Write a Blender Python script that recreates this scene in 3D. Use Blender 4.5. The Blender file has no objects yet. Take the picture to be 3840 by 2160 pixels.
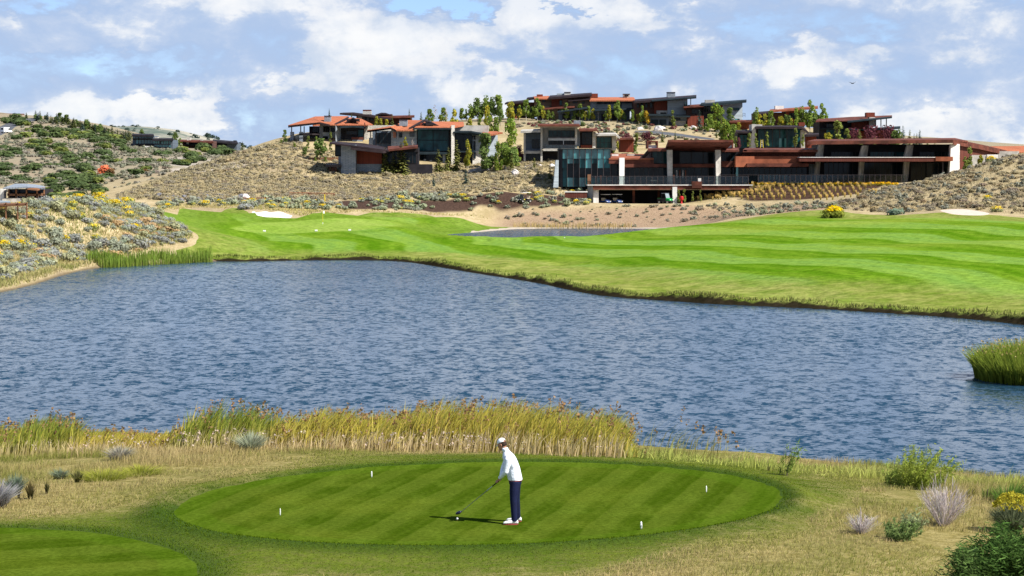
import bpy, math, random
import numpy as np
from mathutils import Vector, Matrix
R = math.radians
random.seed(7)
rng = np.random.default_rng(7)
sc = bpy.context.scene
col = sc.collection

# ------------------------------------------------------------------ camera
F = 7466.667; CH = 7.22
pitch = math.atan(380 / F); cp, sp = math.cos(pitch), math.sin(pitch)
cam_d = bpy.data.cameras.new('camera'); cam = bpy.data.objects.new('camera', cam_d); col.objects.link(cam)
cam_d.lens = 70; cam_d.sensor_width = 36; cam_d.clip_end = 12000; cam_d.clip_start = 0.5
cam.location = (0, 0, CH); cam.rotation_euler = (R(90) - pitch, 0, 0)
sc.camera = cam
sc.view_settings.view_transform = 'Standard'; sc.view_settings.look = 'None'
sc.view_settings.gamma = 1; sc.view_settings.exposure = 0.80
sc.cycles.max_bounces = 5; sc.cycles.diffuse_bounces = 2; sc.cycles.glossy_bounces = 3
sc.cycles.transmission_bounces = 3; sc.cycles.transparent_max_bounces = 6
sc.cycles.sample_clamp_indirect = 4

# ------------------------------------------------------------------ node helpers
class NT:
    def __init__(s, tree): s.t = tree; s.n = tree.nodes; s.l = tree.links
    def put(s, sock, v):
        if v is None: return
        if hasattr(v, 'is_output') or isinstance(v, bpy.types.NodeSocket): s.l.new(v, sock)
        else: sock.default_value = v
    def math(s, op, a, b=None, c=None, clamp=False):
        n = s.n.new('ShaderNodeMath'); n.operation = op; n.use_clamp = clamp
        s.put(n.inputs[0], a); s.put(n.inputs[1], b); s.put(n.inputs[2], c); return n.outputs[0]
    def vmath(s, op, a, b=None):
        n = s.n.new('ShaderNodeVectorMath'); n.operation = op
        s.put(n.inputs[0], a); s.put(n.inputs[1], b); return n.outputs[0]
    def noise(s, vec, scale, detail=3, rough=.55, dist=0, out=0):
        n = s.n.new('ShaderNodeTexNoise'); s.put(n.inputs['Vector'], vec); n.inputs['Scale'].default_value = scale
        n.inputs['Detail'].default_value = detail; n.inputs['Roughness'].default_value = rough
        n.inputs['Distortion'].default_value = dist; return n.outputs[out]
    def ramp(s, f, a, b, smooth=True):
        n = s.n.new('ShaderNodeMapRange'); n.interpolation_type = 'SMOOTHSTEP' if smooth else 'LINEAR'
        s.put(n.inputs[0], f); s.put(n.inputs[1], a); s.put(n.inputs[2], b); return n.outputs[0]
    def mix(s, f, a, b, mode='MIX'):
        n = s.n.new('ShaderNodeMix'); n.data_type = 'RGBA'; n.blend_type = mode
        s.put(n.inputs[0], f); s.put(n.inputs[6], a); s.put(n.inputs[7], b); return n.outputs[2]
    def mapping(s, vec, scale=(1, 1, 1), rot=(0, 0, 0), loc=(0, 0, 0)):
        n = s.n.new('ShaderNodeMapping'); s.put(n.inputs[0], vec); n.inputs[1].default_value = loc
        n.inputs[2].default_value = rot; n.inputs[3].default_value = scale; return n.outputs[0]
    def attr(s, name, out='Fac'):
        n = s.n.new('ShaderNodeAttribute'); n.attribute_name = name; return n.outputs[out]
    def obj(s): return s.n.new('ShaderNodeTexCoord').outputs['Object']
def C3(c): return (c[0], c[1], c[2], 1)

# ------------------------------------------------------------------ sky, clouds and sun
SUN_AZ = math.atan2(0.875, -0.48)      # clockwise from +Y
SUN_EL = R(46)
world = bpy.data.worlds.new("World"); sc.world = world; world.use_nodes = True
w = NT(world.node_tree); w.n.clear()
wo = w.n.new('ShaderNodeOutputWorld'); bg = w.n.new('ShaderNodeBackground')
sky = w.n.new('ShaderNodeTexSky'); sky.sky_type = 'NISHITA'; sky.sun_disc = False
sky.sun_elevation = SUN_EL; sky.sun_rotation = SUN_AZ; sky.altitude = 2000; sky.air_density = 1.0; sky.dust_density = .6; sky.ozone_density = 2.0
gen = w.n.new('ShaderNodeTexCoord').outputs['Generated']
sep = w.n.new('ShaderNodeSeparateXYZ'); w.l.new(gen, sep.inputs[0])
az = w.math('ARCTAN2', sep.outputs[0], sep.outputs[1])
el = w.math('ARCSINE', w.math('MAXIMUM', w.math('MINIMUM', sep.outputs[2], 1.0), -1.0))
cmb = w.n.new('ShaderNodeCombineXYZ'); w.l.new(az, cmb.inputs[0]); w.l.new(w.math('MULTIPLY', el, 2.1), cmb.inputs[1])
P0 = cmb.outputs[0]
wn = w.noise(P0, 9, 3, .55, 0, 1)
wv = w.vmath('MULTIPLY', w.vmath('SUBTRACT', wn, (.5, .5, .5)), (.028, .03, 0))
P1 = w.vmath('ADD', P0, wv)
PB1 = w.vmath('ADD', P1, w.vmath('MULTIPLY', w.vmath('SUBTRACT', w.noise(P0, 34, 5, .65, 0, 1), (.5, .5, .5)), (.075, .075, 0)))
def dens(vec, det=8):
    big = w.noise(w.mapping(vec, (1, .8, 1), loc=(3.1, 1.7, 0)), 8.5, 2, .5)
    fine = w.noise(w.mapping(vec, (1, .72, 1), loc=(1.3, 7.7, 0)), 17, det, .60, .15)
    return w.math('ADD', w.math('MULTIPLY', big, .36), w.math('MULTIPLY', fine, .64))
def SA(x, y):   # V coordinates (2576 wide) of a sky point -> azimuth, elevation
    return math.atan((x - 1288) / 5009.), math.atan((470 - y) / 5009.)
def blob(vec, x, y, rx, ry, amp):
    a, e = SA(x, y)
    m = w.mapping(vec, (5009 / rx, 5009 / (ry * 2.1), 1), loc=(-a * 5009 / rx, -e * 5009 / ry, 0))
    l = w.n.new('ShaderNodeVectorMath'); l.operation = 'LENGTH'; w.l.new(m, l.inputs[0])
    r = w.ramp(l.outputs['Value'], 1.0, 0.0)
    return w.math('MULTIPLY', r, amp)
def addall(lst):
    a = lst[0]
    for b in lst[1:]: a = w.math('ADD', a, b)
    return a
BR = [(1000, 120, 330, 120, .20), (830, 185, 170, 80, .16), (640, 5, 330, 60, .10), (2100, 130, 260, 80, .16), (1640, 40, 280, 60, .17), (2050, 190, 240, 60, .10), (1720, 110, 200, 40, .07),
      (780, 225, 180, 60, .08), (1150, 235, 160, 40, .06), (350, 270, 420, 55, .10), (2350, 330, 260, 60, .13), (1300, 40, 180, 40, .10), (2420, 130, 160, 60, .08), (150, 110, 200, 90, .06),
      (1275, 215, 60, 45, .10), (530, 235, 130, 40, .09), (2330, 300, 90, 40, .08)]
DK = [(1120, 5, 210, 50, -.62), (1420, 40, 70, 28, -.26), (150, 25, 180, 40, -.16), (2000, 60, 420, 60, -.10), (620, 300, 90, 110, -.12), (1900, 100, 150, 60, -.12),
      (330, 165, 420, 35, -.10), (2560, 10, 120, 60, -.16), (1500, 190, 240, 60, -.07), (1700, 260, 500, 60, -.04), (1320, 150, 150, 60, -.08), (400, 235, 130, 22, -.1), (2200, 90, 100, 50, -.12)]
d0 = w.math('ADD', dens(P1), addall([blob(PB1, *b) for b in BR + DK]))
P2 = w.vmath('ADD', P1, (.012, .03, 0))      # towards the sun side: up and right
d1 = dens(P2, 6)
dq = dens(P1, 8)
cover = w.ramp(d0, .24, .46)                      # thin veil to full cloud
lit = w.ramp(w.math('SUBTRACT', dq, d1), -.06, .09)
thick = w.math('ADD', w.math('MULTIPLY', w.ramp(d0, .42, .62), .55), w.math('MULTIPLY', w.ramp(d0, .505, .57), .45))
inner = w.ramp(w.noise(w.mapping(P1, (1, .62, 1), loc=(5, 2, 0)), 30, 6, .6), .38, .62)
ccol = w.mix(thick, C3((.46, .60, .86)), w.mix(inner, C3((.66, .75, .90)), C3((.96, .97, 1.0))))
ccol = w.mix(w.math('MULTIPLY', lit, w.math('MULTIPLY', thick, .55)), ccol, C3((1.12, 1.11, 1.09)))
high = w.ramp(el, .27, .62)
skyblue = w.mix(1.0, sky.outputs[0], C3((.075, .082, .098)), 'MULTIPLY')
cl = w.mix(1.0, ccol, C3((.54, .54, .54)), 'MULTIPLY')
cl = w.mix(high, cl, w.mix(1.0, cl, C3((.24, .32, .46)), 'MULTIPLY'))
cover2 = w.math('MULTIPLY', w.math('MULTIPLY_ADD', cover, .80, .16), w.math('MULTIPLY_ADD', high, -.55, 1.0))
w.l.new(w.mix(cover2, skyblue, cl), bg.inputs[0]); bg.inputs[1].default_value = 1.0
w.l.new(bg.outputs[0], wo.inputs[0])
sd_ = bpy.data.lights.new('sun', 'SUN'); sd_.energy = 5.0; sd_.angle = R(.5); sd_.color = (1, .955, .88)
sun = bpy.data.objects.new('sun', sd_); col.objects.link(sun)
sv = Vector((.875 * math.cos(SUN_EL), -.48 * math.cos(SUN_EL), math.sin(SUN_EL)))
sun.rotation_euler = sv.to_track_quat('Z', 'Y').to_euler(); sun.location = (60, -40, 80)

# ------------------------------------------------------------------ projection helpers (photo coordinates -> world at a chosen distance)
VS = 3840 / 2576.
VIEWS = {'S': (0, 0, 1.), 'V': (0, 0, 1 / VS), 'A': (1040, 320, 2.8), 'B': (1880, 320, 2.8), 'C': (2700, 340, 2.2596), 'L': (0, 380, 2.3373), 'G': (2140, 640, 5.152), 'M': (900, 660, 4.2933)}
def toS(view, x, y): a = VIEWS[view]; return a[0] + x / a[2], a[1] + y / a[2]
def P(view, x, y, D):
    xs, ys = toS(view, x, y); dx = (xs - 1920) / F; dy = (1080 - ys) / F
    t = D / (cp + dy * sp); return Vector((dx * t, D, CH + (dy * cp - sp) * t))
def proj(x, y, z):   # -> V coordinates
    zc = y * cp - (z - CH) * sp; up = y * sp + (z - CH) * cp
    return (1920 + F * x / zc) / VS, (1080 - F * up / zc) / VS

# ------------------------------------------------------------------ object helpers
def link(o): col.objects.link(o); return o
def tag(o, label=None, cat=None, group=None, kind=None):
    if label: o['label'] = label
    if cat: o['category'] = cat
    if group: o['group'] = group
    if kind: o['kind'] = kind
    return o
def empty(name, loc, label, cat, group=None, rz=0):
    o = link(bpy.data.objects.new(name, None)); o.location = loc; o.rotation_euler = (0, 0, rz); o.empty_display_size = .3
    return tag(o, label, cat, group)
def np_mesh(name, verts, faces=None, loops=None, starts=None, smooth=False):
    me = bpy.data.meshes.new(name); verts = np.asarray(verts, dtype=np.float32)
    if faces is not None:
        faces = np.asarray(faces, dtype=np.int32); k = faces.shape[1]
        loops = faces.ravel(); starts = np.arange(len(faces), dtype=np.int32) * k
    me.vertices.add(len(verts)); me.vertices.foreach_set('co', verts.ravel())
    me.loops.add(len(loops)); me.loops.foreach_set('vertex_index', np.asarray(loops, dtype=np.int32))
    me.polygons.add(len(starts)); me.polygons.foreach_set('loop_start', np.asarray(starts, dtype=np.int32))
    me.update(calc_edges=True)
    if smooth: me.polygons.foreach_set('use_smooth', np.ones(len(starts), dtype=bool))
    return me
def mesh_obj(name, me, mat=None, parent=None):
    o = link(bpy.data.objects.new(name, me))
    if mat and not me.materials: me.materials.append(mat)
    if parent: o.parent = parent
    return o
def set_col(me, cols):
    a = me.color_attributes.new('Col', 'FLOAT_COLOR', 'POINT')
    c = np.ones((len(me.vertices), 4), dtype=np.float32); c[:, :3] = cols; a.data.foreach_set('color', c.ravel())
def set_f(me, name, v):
    a = me.attributes.new(name, 'FLOAT', 'POINT'); a.data.foreach_set('value', np.asarray(v, dtype=np.float32))
class MB:
    """collects simple solids into one mesh"""
    def __init__(s): s.v = []; s.f = []
    def solid(s, bottom, top):
        n = len(bottom); k = len(s.v); s.v += [tuple(p) for p in bottom] + [tuple(p) for p in top]
        s.f.append([k + i for i in range(n)][::-1]); s.f.append([k + n + i for i in range(n)])
        for i in range(n):
            j = (i + 1) % n; s.f.append([k + i, k + j, k + n + j, k + n + i])
        return s
    def box(s, x0, x1, y0, y1, z0, z1):
        b = [(x0, y0), (x1, y0), (x1, y1), (x0, y1)]
        return s.solid([(x, y, z0) for x, y in b], [(x, y, z1) for x, y in b])
    def tube(s, pts, rad, n=8):
        if not hasattr(rad, '__len__'): rad = [rad] * len(pts)
        pts = [Vector(p) for p in pts]; k = len(s.v)
        for i, p in enumerate(pts):
            d = (pts[min(i + 1, len(pts) - 1)] - pts[max(i - 1, 0)]).normalized()
            a = d.orthogonal().normalized() if i == 0 else (a - d * a.dot(d)).normalized()
            b = d.cross(a)
            for j in range(n):
                t = 2 * math.pi * j / n; s.v.append(tuple(p + (a * math.cos(t) + b * math.sin(t)) * rad[i]))
        for i in range(len(pts) - 1):
            for j in range(n):
                q = (j + 1) % n; s.f.append([k + i * n + j, k + i * n + q, k + (i + 1) * n + q, k + (i + 1) * n + j])
        s.f.append([k + j for j in range(n)][::-1]); s.f.append([k + (len(pts) - 1) * n + j for j in range(n)])
        return s
    def lathe(s, prof, c=(0, 0, 0), n=14, axis='Z'):
        k = len(s.v)
        for r, h in prof:
            for j in range(n):
                t = 2 * math.pi * j / n; a, b = r * math.cos(t), r * math.sin(t)
                p = (a, b, h) if axis == 'Z' else ((h, a, b) if axis == 'X' else (a, h, b))
                s.v.append((p[0] + c[0], p[1] + c[1], p[2] + c[2]))
        for i in range(len(prof) - 1):
            for j in range(n):
                q = (j + 1) % n; s.f.append([k + i * n + j, k + i * n + q, k + (i + 1) * n + q, k + (i + 1) * n + j])
        s.f.append([k + j for j in range(n)][::-1]); s.f.append([k + (len(prof) - 1) * n + j for j in range(n)])
        return s
    def build(s, name, mat, parent=None, origin=None, bevel=0, smooth=False):
        me = bpy.data.meshes.new(name); me.from_pydata(s.v, [], s.f)
        if origin is not None:
            me.transform(Matrix.Translation(-Vector(origin)))
        import bmesh
        bm = bmesh.new(); bm.from_mesh(me); bmesh.ops.recalc_face_normals(bm, faces=bm.faces)
        if bevel: bmesh.ops.bevel(bm, geom=bm.edges[:], offset=bevel, segments=2, affect='EDGES', profile=.6)
        bm.to_mesh(me); bm.free()
        if smooth: me.polygons.foreach_set('use_smooth', [True] * len(me.polygons)); me.update()
        return mesh_obj(name, me, mat, parent)
def copy_tree(o, parent=None):
    c = o.copy(); col.objects.link(c)
    if parent: c.parent = parent
    for ch in list(o.children): copy_tree(ch, c)
    return c

# ------------------------------------------------------------------ materials
def new_mat(name):
    m = bpy.data.materials.new(name); m.use_nodes = True; t = NT(m.node_tree)
    return m, t, m.node_tree.nodes['Principled BSDF']
def bump(t, b, h, strength=.4, dist=.05):
    n = t.n.new('ShaderNodeBump'); n.inputs['Strength'].default_value = strength; n.inputs['Distance'].default_value = dist
    t.l.new(h, n.inputs['Height']); t.l.new(n.outputs[0], b.inputs['Normal'])
def simple(name, c, rough=.7, var=.25, scale=3, metal=0, bs=.2, spec=.2, c2=None, detail=5):
    m, t, b = new_mat(name); o = t.obj(); n = t.noise(o, scale, detail, .6)
    lo = C3([x * (1 - var) for x in c]); hi = C3([min(1, x * (1 + var)) for x in (c2 or c)])
    t.l.new(t.mix(t.ramp(n, .3, .7), lo, hi), b.inputs['Base Color']); b.inputs['Roughness'].default_value = rough
    b.inputs['Metallic'].default_value = metal; b.inputs['Specular IOR Level'].default_value = spec
    if bs: bump(t, b, t.noise(o, scale * 6, 3), bs, .02)
    return m
def boards(name, c, horizontal=True, w_=.25, rough=.7, var=.3):
    m, t, b = new_mat(name); o = t.obj(); s = t.n.new('ShaderNodeSeparateXYZ'); t.l.new(o, s.inputs[0])
    q = s.outputs[2] if horizontal else t.math('ADD', s.outputs[0], t.math('MULTIPLY', s.outputs[1], .7))
    q = t.math('DIVIDE', q, w_); fr = t.math('FRACT', q); fl = t.math('FLOOR', q)
    wn_ = t.n.new('ShaderNodeTexWhiteNoise'); wn_.noise_dimensions = '1D'; t.l.new(fl, wn_.inputs['W'])
    gap = t.ramp(t.math('ABSOLUTE', t.math('SUBTRACT', fr, .5)), .47, .42)
    v = t.math('MULTIPLY', wn_.outputs[0], .45); v = t.math('ADD', v, t.math('MULTIPLY', t.noise(o, 1.5, 6, .65), .8))
    cc = t.mix(v, C3([x * (1 - var) for x in c]), C3([x * (1 + var) for x in c]))
    t.l.new(t.mix(gap, C3([x * .35 for x in c]), cc), b.inputs['Base Color']); b.inputs['Roughness'].default_value = rough; b.inputs['Specular IOR Level'].default_value = .15
    return m
def stone(name, c, c2, sc_=.9, rough=.85):
    m, t, b = new_mat(name); o = t.obj()
    sx = t.n.new('ShaderNodeSeparateXYZ'); t.l.new(o, sx.inputs[0]); cx = t.n.new('ShaderNodeCombineXYZ')
    t.l.new(t.math('ADD', sx.outputs[0], t.math('MULTIPLY', sx.outputs[1], .8)), cx.inputs[0]); t.l.new(sx.outputs[2], cx.inputs[1])
    br = t.n.new('ShaderNodeTexBrick'); t.l.new(cx.outputs[0], br.inputs['Vector']); br.inputs['Scale'].default_value = sc_
    br.inputs['Color1'].default_value = C3(c); br.inputs['Color2'].default_value = C3(c2); br.inputs['Mortar'].default_value = C3([x * .5 for x in c])
    br.inputs['Mortar Size'].default_value = .025; br.inputs['Brick Width'].default_value = .7; br.inputs['Row Height'].default_value = .22
    n = t.noise(o, 2.2, 6, .65)
    t.l.new(t.mix(1.0, br.outputs[0], t.mix(n, C3((.55, .55, .55)), C3((1.35, 1.35, 1.35))), 'MULTIPLY'), b.inputs['Base Color'])
    b.inputs['Roughness'].default_value = rough; bump(t, b, br.outputs[1], .4, .03); return m
M = {}
M['stone'] = stone('grey_stone', (.20, .24, .28), (.30, .33, .36))
M['stone_lt'] = stone('pale_stone', (.50, .47, .41), (.62, .59, .53))
M['conc'] = simple('concrete', (.42, .40, .36), .85, .25, .8)
M['conc_w'] = simple('pale_concrete', (.68, .66, .62), .85, .14, .7)
M['rust'] = simple('weathered_steel', (.086, .029, .019), .8, .4, .5, c2=(.12, .038, .024))
M['rust_o'] = simple('orange_weathered_steel', (.24, .075, .036), .75, .3, .5)
M['rust_d'] = boards('rust_board', (.11, .034, .023), False, .35)
M['roof_o'] = boards('terracotta_standing_seam', (.36, .12, .058), False, .55, .75, .3)
M['roof_d'] = simple('dark_fascia', (.024, .015, .017), .7, .3, .6)
M['roof_t'] = simple('slate_edge', (.014, .024, .030), .8, .3, .6)
M['dark'] = simple('dark_wall', (.020, .018, .022), .75, .35, .6)
M['taupe'] = boards('taupe_siding', (.22, .15, .105), True, .3)
M['brown'] = boards('brown_siding', (.085, .042, .033), True, .3)
M['red'] = boards('red_board', (.16, .038, .022), False, .4)
M['blue'] = boards('blue_grey_siding', (.095, .12, .15), True, .3)
M['grey'] = boards('pale_grey_siding', (.27, .31, .34), True, .3)
M['steel'] = simple('dark_steel', (.05, .04, .04), .5, .2, 2)
M['wood'] = boards('wood', (.22, .11, .06), True, .18)
M['roof_g'] = boards('grey_metal_roof', (.24, .27, .31), False, .6, .45, .15)
M['white'] = simple('white_paint', (.8, .8, .8), .5, .05, 2, bs=0)
M['rubber'] = simple('rubber', (.02, .02, .02), .8, .2, 5)
def glass(name, c, rough=.08, var=.6, sc_=.5, sp=.2):
    m, t, b = new_mat(name); o = t.obj(); n = t.noise(t.mapping(o, (1, 1, .6)), sc_, 3, .6)
    t.l.new(t.mix(t.ramp(n, .35, .7), C3([x * (1 - var) for x in c]), C3([x * (1 + var) for x in c])), b.inputs['Base Color'])
    b.inputs['Roughness'].default_value = rough; b.inputs['IOR'].default_value = 1.45; b.inputs['Specular IOR Level'].default_value = sp; return m
M['glass'] = glass('dark_window_glass', (.008, .014, .018))
M['glass_t'] = glass('teal_window_glass', (.012, .060, .068))
M['glass_l'] = glass('pale_teal_glass', (.05, .19, .20), .12, .35, sp=.8)
def clear_glass():
    m, t, b = new_mat('railing_glass'); mx = t.n.new('ShaderNodeMixShader'); tr = t.n.new('ShaderNodeBsdfTransparent')
    tr.inputs[0].default_value = (.62, .68, .68, 1); gl = t.n.new('ShaderNodeBsdfGlossy'); gl.inputs['Roughness'].default_value = .1; gl.inputs[0].default_value = (.7, .75, .8, 1)
    mx.inputs[0].default_value = .035; t.l.new(tr.outputs[0], mx.inputs[1]); t.l.new(gl.outputs[0], mx.inputs[2])
    t.l.new(mx.outputs[0], t.n['Material Output'].inputs[0]); return m
M['rail_glass'] = clear_glass()
def foliage(name='foliage', trans=.40, rnd=.25):
    m, t, b = new_mat(name); t.n.remove(b); c = t.attr('Col', 'Color')
    oi = t.n.new('ShaderNodeObjectInfo'); v = t.math('MULTIPLY_ADD', oi.outputs['Random'], rnd, 1 - rnd / 2)
    vc = t.n.new('ShaderNodeCombineColor'); [t.l.new(v, vc.inputs[i]) for i in range(3)]
    c = t.mix(1.0, c, vc.outputs[0], 'MULTIPLY')
    d = t.n.new('ShaderNodeBsdfDiffuse'); tr = t.n.new('ShaderNodeBsdfTranslucent'); mx = t.n.new('ShaderNodeMixShader')
    t.l.new(c, d.inputs[0]); t.l.new(c, tr.inputs[0]); mx.inputs[0].default_value = trans
    t.l.new(d.outputs[0], mx.inputs[1]); t.l.new(tr.outputs[0], mx.inputs[2]); t.l.new(mx.outputs[0], t.n['Material Output'].inputs[0]); return m
M['leaf'] = foliage()
M['bark'] = simple('bark', (.12, .09, .07), .9, .4, 4)
M['bark_w'] = simple('pale_bark', (.52, .50, .45), .85, .3, 4)
M['rock'] = simple('rock', (.30, .28, .26), .9, .4, .9, bs=.5)
M['rock_d'] = simple('blue_grey_rock', (.16, .16, .18), .9, .4, .9, bs=.5)
M['rock_l'] = simple('pale_rock', (.55, .51, .48), .9, .25, .9, bs=.5)

# ------------------------------------------------------------------ terrain
def smooth(a, b, x):
    t = np.clip((x - a) / (b - a), 0, 1); return t * t * (3 - 2 * t)
CP = [  # photo x, photo y (2576 px wide view), distance in metres
 (2576,800,128),(2576,700,152),(2576,620,187),(2576,560,235),(2576,541,262),(2576,470,295),(2576,385,330),(2400,440,330),(2300,462,345),(2200,530,292),(2400,545,262),(2400,500,292),(2300,500,300),(2240,468,352),
 (3000,560,235),(3000,400,330),(3000,700,150),(2060,527,292),(2140,532,285),(1800,556,292),(1590,579,286),(1350,594,288),(1150,596,288),(1500,700,182),(1500,640,222),(1900,700,160),(1900,620,215),(1900,580,255),(2200,640,185),(2200,575,240),(1700,640,208),(1700,590,262),
 (811,562,300),(600,600,270),(600,642,240),(811,600,268),(811,640,243),(500,560,285),(420,535,302),(560,535,306),(690,528,320),(640,552,302),(740,556,306),(1180,546,330),(1150,556,326),(1215,556,334),(1200,572,322),(1130,575,312),(1000,546,325),(811,542,328),(900,536,345),(1100,580,290),(1240,562,338),(1050,620,256),
 (400,519,312),(700,513,345),(1000,520,352),(1250,545,362),(1400,569,349),(1600,569,349),(1500,535,362),(1650,545,355),(1500,513,376),(1700,513,374),(1500,514,366),(1600,514,367),(1700,514,365),(1600,513,376),(1850,515,366),(1900,530,338),(2060,520,318),(1800,540,330),
 (1900,466,377),(2240,461,378),(2050,495,360),(2100,462,395),(1900,466,400),(1500,511,395),(1700,511,395),
 (300,480,380),(450,430,422),(640,370,452),(740,342,458),(600,450,392),(500,470,375),(850,440,402),(700,500,356),(850,505,352),(1000,495,365),(1000,440,402),(1250,432,407),(1100,470,382),(1350,478,378),(1250,500,365),(1400,452,392),(1442,471,384),
 (730,366,441),(800,378,435),(857,437,405),(956,430,408),(1094,411,424),(1201,406,428),(1000,414,420),(1342,405,425),(1420,405,428),(1442,440,398),(1600,400,428),(1600,350,455),(1500,330,465),(1400,320,466),(1700,335,465),(1250,312,478),(1400,304,490),(1500,305,492),(1600,306,492),
 (1680,320,484),(1800,322,482),(1900,350,460),(1000,312,482),(900,330,468),(2100,335,470),(2300,356,480),(2576,372,480),(1950,322,480),(1300,297,495),(2000,340,462),
 (0,700,176),(0,650,190),(0,580,206),(0,532,220),(200,503,238),(100,508,229),(350,516,272),(480,592,246),(530,620,240),(250,620,224),(300,560,244),(150,600,212),(380,640,234),(430,540,285),(-400,560,210),(-400,700,160),
 (0,534,233),(60,525,232),(100,515,235),(150,508,236),(200,505,246),(0,516,380),(100,511,380),(60,505,445),(0,536,245),(0,538,270),(100,512,245),(100,516,270),(-150,545,235),(-400,560,260),(1600,362,446),(1450,366,445),(1720,362,446),(60,520,300),(150,514,300),(60,510,350),(150,506,350),(370,366,842),(430,371,850),(480,372,890),(540,378,930),(420,374,800),(730,366,436),(820,376,432),(60,500,420),(150,497,450),(300,488,432),(0,450,520),(0,400,622),(100,352,760),(0,331,820),(60,311,860),(150,302,880),(100,290,905),(20,286,930),(200,318,850),(300,336,850),(330,357,835),(350,366,838),(400,372,842),(380,374,800),(340,366,790),(400,372,765),(250,400,625),(250,450,520),(380,420,560),(500,392,700),(600,376,790),(120,420,580),(500,372,860),(-300,290,900),(-300,420,560),(160,330,810),(380,452,480),
]
CW = [  # world x, y, z
 (-9,30,-.2),(0,30,-.1),(9,30,-.3),(-9,38,0),(9,38,-.15),(-12,46,-.1),(0,44,0),(10,48,-.3),(14,42,-.5),(-14,54,-.4),(0,55,-.25),(8,56,-.8),(-14,62,-1.0),(0,63,-1.1),(-25,60,-1.2),(20,52,-1.2),(26,45,-1.0),(-25,45,-.3),
 (-8,12,-.2),(8,12,-.2),(0,80,-3),(-15,110,-3),(0,150,-3),(15,90,-3),(-10,190,-2.6),(-30,330,1.5),(-55,320,0),(-80,300,1),
 (-60,540,9),(-40,560,14),(-80,470,6),(-20,640,12),(60,640,14),(150,640,10),(0,900,2),(200,900,2),(300,1300,0),(0,1300,0),(-120,1300,10),(-330,1300,30),(-240,1050,42),(-160,1000,25),(0,530,23),(60,540,23),(130,540,18),(-450,700,20),(-30,540,19),(200,480,14),
]
def uv_(x, y): return np.stack([np.asarray(x) / np.asarray(y), np.log(np.asarray(y))], -1)
_c = [tuple(P('V', *p)) for p in CP] + CW
_c = np.array(_c, dtype=float); _q = uv_(_c[:, 0], _c[:, 1])
def _phi(d2): return .5 * d2 * np.log(d2 + 1e-12)
_N = len(_c); _A = np.zeros((_N + 3, _N + 3)); _d2 = ((_q[:, None] - _q[None]) ** 2).sum(-1)
_A[:_N, :_N] = _phi(_d2) + np.eye(_N) * 2e-5
_A[:_N, _N] = 1; _A[:_N, _N + 1:] = _q; _A[_N, :_N] = 1; _A[_N + 1:, :_N] = _q.T
_w = np.linalg.solve(_A, np.concatenate([_c[:, 2], [0, 0, 0]]))
def tps(x, y):
    x = np.atleast_1d(np.asarray(x, float)); y = np.atleast_1d(np.asarray(y, float)); out = np.empty(len(x))
    for i in range(0, len(x), 20000):
        q = uv_(x[i:i + 20000], y[i:i + 20000]); d2 = ((q[:, None] - _q[None]) ** 2).sum(-1)
        out[i:i + 20000] = _phi(d2) @ _w[:_N] + _w[_N] + q @ _w[_N + 1:]
    return out
_lat = rng.random((64, 64))
def vnoise(x, y, s):
    x = x / s; y = y / s; i = np.floor(x).astype(int); j = np.floor(y).astype(int); fx = x - i; fy = y - j
    fx = fx * fx * (3 - 2 * fx); fy = fy * fy * (3 - 2 * fy); g = lambda a, b: _lat[a % 64, b % 64]
    return (g(i, j) * (1 - fx) * (1 - fy) + g(i + 1, j) * fx * (1 - fy) + g(i, j + 1) * (1 - fx) * fy + g(i + 1, j + 1) * fx * fy) - .5
def seg_sdf(poly, x, y):
    poly = np.asarray(poly, float); n = len(poly); d = np.full(len(x), 1e9); ins = np.zeros(len(x), bool)
    for k in range(n):
        ax, ay = poly[k]; bx, by = poly[(k + 1) % n]; ex, ey = bx - ax, by - ay
        t = np.clip(((x - ax) * ex + (y - ay) * ey) / (ex * ex + ey * ey + 1e-9), 0, 1)
        d = np.minimum(d, (x - ax - ex * t) ** 2 + (y - ay - ey * t) ** 2)
        c = ((ay > y) != (by > y)) & (x < ex * (y - ay) / (ey if abs(ey) > 1e-9 else 1e-9) + ax); ins ^= c
    d = np.sqrt(d); return np.where(ins, -d, d)
def rounded(poly, it=2):
    p = np.asarray(poly, float)
    for _ in range(it):
        q = np.roll(p, -1, 0); p = np.stack([p * .75 + q * .25, p * .25 + q * .75], 1).reshape(-1, 2)
    return p
WZ = -1.5; WZ2 = 0.0
def at_level(pts, z):
    out = []
    for x, y in pts:
        xs, ys = toS('V', x, y); dx = (xs - 1920) / F; dy = (1080 - ys) / F; dz = dy * cp - sp
        t = (z - CH) / dz; out.append((dx * t, (cp + dy * sp) * t))
    return out
LAKE = rounded(at_level([(0,737),(90,716),(160,692),(230,675),(330,668),(530,657),(600,658),(760,655),(900,654),(1010,657),(1090,669),(1200,689),(1350,711),(1450,735),(1550,749),(1700,758),(1800,766),(2000,774),(2200,786),(2400,799),(2576,817),
  (2800,850),(3100,930),(3100,1150),(2800,1215),(2576,1206),(2450,1196),(2300,1180),(2100,1160),(1900,1146),(1700,1132),(1500,1112),(1200,1100),(900,1095),(600,1092),(300,1092),(0,1080),(-300,1060),(-600,900),(-400,800),(-200,765)], WZ), 2)
POND = rounded(at_level([(1120,590),(1180,586),(1250,580),(1300,575.5),(1450,574.5),(1600,575),(1750,577),(1760,586),(1600,596),(1350,600),(1150,598)], WZ2), 2)
lake_sd = lambda x, y: seg_sdf(LAKE, x, y)
pond_sd = lambda x, y: seg_sdf(POND, x, y)
def tee_sd(x, y):
    xx = x + .62; yy = y - 45.75 - .13 * xx; r = np.sqrt((xx / 6.95) ** 2 + (yy / 6.05) ** 2); return (r - 1) * 6.3
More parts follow.
